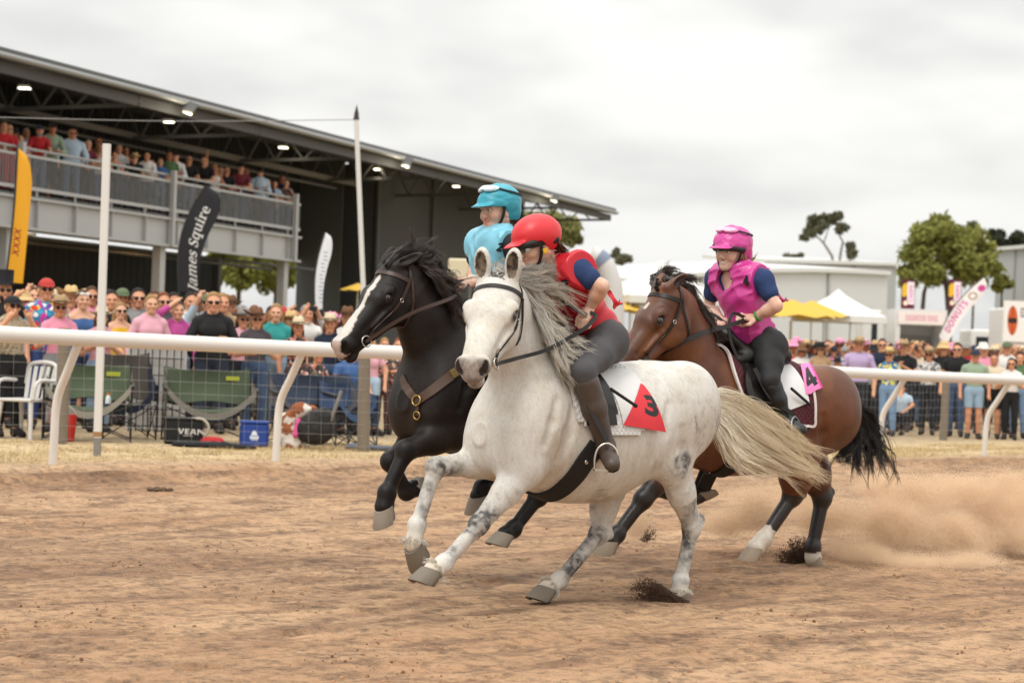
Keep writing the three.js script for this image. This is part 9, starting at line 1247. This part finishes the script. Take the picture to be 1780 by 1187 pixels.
// ---- bay's tack
const BAY_BR = bridle(BAY, { leather: LEATHER, label: 'black leather bridle with large steel ring bit on the bay horse', ring: 1.15 });
{
  const H = BAY, J = H.fr.J, yc = 0.98; rein(BAY_BR.g, [BAY_BR.bit[0], J(1130, 607, 0.13), J(1165, 597, 0.2), J(1215, 580, 0.22), J(1260, 568, 0.2), J(1296, 556, 0.15)], LEATHER, 0.026, H);
  rein(BAY_BR.g, [J(1296, 552, 0.14), J(1275, 545, 0.16), J(1268, 560, 0.18), J(1270, 590, 0.2), J(1282, 622, 0.22)], LEATHER); rein(BAY_BR.g, [BAY_BR.bit[1], J(1190, 560, -0.16), J(1235, 545, -0.1), J(1262, 562, -0.02)], LEATHER);
  mesh('rein_stop', new THREE.TorusGeometry(0.016, 0.007, 8, 14).rotateY(1.2).translate(...J(1194, 589, 0.215)), mat('#171413', 0.7), BAY_BR.g);
  const maroon = std(new THREE.Color(0.075, 0.010, 0.016), 0.9, { bumpMap: COTTON.bumpMap, bumpScale: 0.005 }), pad = tack(H, 'saddle_pad', 'maroon quilted saddle pad with white piping and pink number 4 panel', 'saddle pad'), P = (x, y) => H.hit(x, y);
  const fe = (s) => 0.115 - 0.10 * s * s, be = (s) => -0.50 + 0.02 * s, o = { yc, phi: 96, front: fe, back: be, off: 0.006, thick: 0.014 }; mesh('quilted_pad', cloth(H, o), maroon, pad);
  const ps = shoulderPoint(yc), edge = []; for (let k = 0; k <= 10; k++) edge.push(ps(fe(k / 10), 96 * k / 10)); for (let k = 1; k <= 8; k++) edge.push(ps(mix(fe(1), be(1), k / 8), 96)); for (let k = 9; k >= 4; k--) edge.push(ps(be(k / 10), 96 * k / 10)); mesh('piping', strap(edge, 0.016, 0.016, H.F, 0.018, 4), mat('#cfc6c0', 0.8), pad);
  mesh('cover_cloth', panel(H, yc, [[-0.02, 18], [-0.42, 22], [-0.44, 72], [-0.20, 84]], 12, 12, 0.024, 0.003), std(new THREE.Color(0.66, 0.65, 0.64), 0.85), pad);
  mesh('number_panel', badge(H.F, H.fr, [[1390, 640], [1410, 639], [1428, 676], [1398, 688]], 12, 14, 0.030, 0.003), phys('#ffffff', 0.5, { map: canvasTex(128, 192, (x) => { x.fillStyle = '#ee7ab4'; x.fillRect(0, 0, 128, 192); x.save(); x.translate(62, 100); x.rotate(-0.25); x.fillStyle = x.strokeStyle = '#0b0a0b'; x.font = 'bold 170px sans-serif'; x.textAlign = 'center'; x.textBaseline = 'middle'; x.lineWidth = 10; x.fillText('4', 0, 0); x.strokeText('4', 0, 0); x.restore(); x.fillStyle = '#d83a94'; x.fillRect(114, 0, 14, 192); }) }), pad);
  const s = saddle(H, { leather: LEATHER, yc, x: -0.14, flap: 0.06, label: 'black leather saddle with steel stirrup irons on the bay horse' });
  const top = J2(H, 1382, 722, 0.42), iron = std('#8b8f90', 0.35, { metalness: 0.9 }); mesh('stirrup_leather', strap([J2(H, 1312, 640, 0.28), J2(H, 1340, 690, 0.35), top], 0.028, 0.005, null, 0, 6, [0.2, 0, -1]), LEATHER, s); stirrup(s, top, [0.0, -1, -0.25], H.fr.dir(V(0.8, -0.2, 0.6)), iron, 1.15);
  const gp = []; for (let k = 0; k <= 12; k++) gp.push(onto(H.F, shoulderPoint(0.9)(0.02 + 0.05 * Math.sin(k / 12 * Math.PI), 92 + 176 * k / 12), 0.006)); mesh('girth', strap(gp, 0.09, 0.012, H.F, 0.010, 5), std('#171312', 0.7), s);
  const wh = tack(H, 'riding_whip', 'thin black riding whip across the maroon saddle pad', 'whip'), a = J2(H, 1376, 675, 0.33), b = J2(H, 1408, 703, 0.33); mesh('shaft', rod(V(...a), V(...b), 0.010, 8), mat('#161414', 0.6), wh); mesh('tip', rod(V(...mix3(a, b, 0.97)), V(...mix3(a, b, 1.02)), 0.012, 8), mat('#201d1c', 0.7), wh);
}

// ---------------------------------------------------------------- dust and clods thrown up by the hooves: grains of earth in the air and on the ground
{
  const R = rng(4242), gs = () => { let s = 0; for (let i = 0; i < 4; i++) s += R(); return (s - 2) / 1.16; };
  // dust: very fine grains, far too many to count, in puffs shaped like the photograph's plume
  const grain = new THREE.TetrahedronGeometry(1, 0), puffs = [];
  const puff = (px, py, depth, rx, ry, n) => puffs.push([at(px, py, depth), rx * depth / FPX, ry * depth / FPX, Math.round(n / 6.2)]);
  globalThis.DUST = { puffs, puff };
  puff(1320, 900, 13.6, 70, 34, 5200); puff(1260, 905, 13.8, 52, 26, 3600); puff(1440, 900, 13.9, 80, 44, 9000); puff(1540, 905, 14.0, 90, 60, 14000); puff(1640, 930, 14.2, 100, 58, 17000); puff(1735, 930, 14.4, 90, 55, 15000); puff(1600, 862, 14.4, 110, 44, 11000); puff(1500, 970, 13.6, 70, 28, 9000); puff(1580, 985, 13.5, 80, 24, 9000); puff(1680, 985, 13.6, 80, 22, 9000); puff(1110, 915, 13.2, 34, 26, 2600); puff(1390, 860, 14.5, 100, 34, 6000); puff(1740, 880, 14.6, 90, 46, 12000); puff(1460, 1005, 13.2, 60, 14, 3600); puff(1660, 845, 14.6, 120, 34, 9000); puff(1530, 850, 14.3, 60, 36, 5000); puff(1300, 880, 13.9, 60, 40, 4500); puff(1770, 850, 14.8, 70, 40, 7000);
  const GR = 56, cp = []; for (let i = 0; i < GR; i++) { const s = 0.0011 + 0.0009 * R() * R(), t = grain.clone().rotateX(R() * 6).rotateY(R() * 6).scale(s, s, s).translate(gs() * 0.05, gs() * 0.04, gs() * 0.05); cp.push(t); }
  const cluster = join(cp), total = puffs.reduce((s, p) => s + p[3], 0), im = new THREE.InstancedMesh(cluster, std(new THREE.Color(0.80, 0.61, 0.42), 1.0), total), m4 = new THREE.Matrix4(), q = new THREE.Quaternion(), e = new THREE.Euler(); let k = 0;
  for (const [c, rx, ry, n] of puffs) for (let i = 0; i < n; i++) {
    let x, y, z, p, tries = 0; do { x = gs() * rx * 0.66; y = gs() * ry * 0.66; z = gs() * 0.32; p = V(c.x + x, c.y + y, c.z + z); tries++; } while (tries < 9 && (p.y < heightAt(p.x, p.z) + 0.03 || fbm(p.x * 2.6, p.y * 3.4, p.z * 2.6, 3) < 0.38 + 0.24 * R()));
    e.set(R() * 6, R() * 6, R() * 6); q.setFromEuler(e); const s = 0.7 + 0.9 * R(); m4.compose(p, q, V(s, s, s)); im.setMatrixAt(k++, m4);
  }
  im.name = 'dust'; im.castShadow = im.receiveShadow = true; scene.add(im); tag(im, 'pale brown dust hanging behind the bay horse hooves', 'dust', null, 'stuff');
  // dark clods bursting from the hooves that strike the ground
  const burst = (label, px, py, depth, n, from, to, reach) => { const g = new THREE.DodecahedronGeometry(1, 0), b = new THREE.InstancedMesh(g, std(new THREE.Color(0.085, 0.047, 0.028), 1.0), n); let i = 0; while (i < n) { const an = mix(from, to, R()), L = reach(an) * (0.35 + 0.65 * Math.pow(R(), 0.6)), wob = (R() - 0.5) * 8, m = 14 + Math.floor(R() * 30), dz = gs() * 0.09, bx = gs() * 9; for (let j = 0; j < m && i < n; j++) { const t = Math.pow(R(), 0.8), x = px + bx * (1 - t) + Math.cos(an) * L * t + gs() * 2.2, y = py - Math.sin(an) * L * t + wob * t * t + gs() * 2.2, p = at(x, y, depth + dz * t + gs() * 0.02); p.y = Math.max(p.y, heightAt(p.x, p.z) + 0.002); e.set(R() * 6, R() * 6, R() * 6); q.setFromEuler(e); const s = (0.0012 + 0.005 * Math.pow(R(), 4)) * (1 - 0.35 * t); m4.compose(p, q, V(s, s, s)); b.setMatrixAt(i++, m4); } } b.name = numbered('thrown_earth'); b.castShadow = b.receiveShadow = true; scene.add(b); tag(b, label, 'thrown earth', null, 'stuff'); };
  burst('dark spray of earth at the white horse hind hoof', 1190, 1048, 10.95, 15000, Math.PI * 0.80, Math.PI * 1.0, (a) => 70 + 34 * Math.sin((a / Math.PI - 0.78) * 12)); burst('dark clump of earth behind the bay horse white sock', 1396, 984, 13.3, 13000, Math.PI * 0.42, Math.PI * 0.97, (a) => 54); burst('small dark puff of earth by the bay foreleg', 1120, 940, 13.0, 900, 0.2, 1.6, () => 30);
  // loose crumbs and clods lying on the track
  const crumbs = 7000, cg = new THREE.DodecahedronGeometry(1, 0), cr = new THREE.InstancedMesh(cg, std(new THREE.Color(0.30, 0.17, 0.095), 1.0), crumbs), cc = new THREE.Color(); for (let i = 0; i < crumbs; i++) { let d, x, z, tr = 0; do { d = 7.2 + 15 * Math.pow(R(), 1.35); x = (R() * 2 - 1) * d * 0.30; z = -d; } while (tr++ < 8 && fbm(x * 1.6, 4, z * 1.6, 3) < 0.52 + 0.1 * R()); const s = 0.0018 + 0.008 * Math.pow(R(), 8); e.set(R() * 6, R() * 6, R() * 6); q.setFromEuler(e); m4.compose(V(x, groundY(x, z) + s * 0.35, z), q, V(s * 1.3, s * 0.8, s)); cr.setMatrixAt(i, m4); const v = 0.55 + 0.9 * R(); cr.setColorAt(i, cc.setRGB(v, v * 0.98, v * 0.95)); } cr.name = 'loose_earth'; cr.receiveShadow = cr.castShadow = true; scene.add(cr); tag(cr, 'crumbs of loose earth scattered over the racetrack', 'earth', null, 'stuff');
  const lumps = [[280, 818, 17.6, 16]]; lumps.forEach(([px, py, d, n], i) => { const p = at(px, py, d), g = thing('earth_clod', 'dark clod of earth near the edge of the track at left', 'clod', [p.x, groundY(p.x, p.z), p.z], 0, 'clods on the track'); for (let k2 = 0; k2 < n; k2++) { const s = 0.012 + 0.022 * R(); mesh('lump', new THREE.DodecahedronGeometry(s, 0).scale(1.3, 0.7, 1).rotateY(R() * 6).translate(gs() * 0.12, s * 0.4, gs() * 0.06), std(new THREE.Color(0.11, 0.065, 0.04), 1), g); } });
  // dry grass and straw behind the rail
  const blades = 70000, bg = new THREE.BufferGeometry(); bg.setAttribute('position', new THREE.Float32BufferAttribute([-0.5, 0, 0, 0.5, 0, 0, 0.1, 1, 0.25], 3)); bg.computeVertexNormals(); const st = new THREE.InstancedMesh(bg, std(new THREE.Color(0.50, 0.375, 0.20), 0.9, { side: THREE.DoubleSide }), blades); let j = 0; for (let i = 0; i < blades; i++) { let a, s, x, z; do { a = -5 + R() * 28; s = 0.05 + 2.6 * Math.pow(R(), 0.8); x = RA.x + RU.x * a + RN.x * s; z = RA.z + RU.z * a + RN.z * s; } while (fbm(a * 0.8, 3, s * 2, 3) < 0.34 + 0.2 * R()); const flat = R() < 0.7, len = flat ? 0.03 + 0.06 * R() : 0.02 + 0.055 * R(); e.set(flat ? (R() < 0.5 ? 1.35 : -1.35) : (R() - 0.5) * 1.0, R() * 6.28, flat ? 0 : (R() - 0.5) * 0.8, 'YXZ'); q.setFromEuler(e); m4.compose(V(x, groundY(x, z) + (flat ? 0.006 : -0.005), z), q, V(0.004 + 0.004 * R(), len, len)); st.setMatrixAt(i, m4); const v = 0.6 + 0.7 * R(); st.setColorAt(i, cc.setRGB(v, v * 0.98, v * 0.9)); } st.name = 'dry_grass'; st.castShadow = st.receiveShadow = true; scene.add(st); tag(st, 'dry straw and grass on the verge behind the rail', 'straw', null, 'stuff');
}
renderer.render(scene, camera);
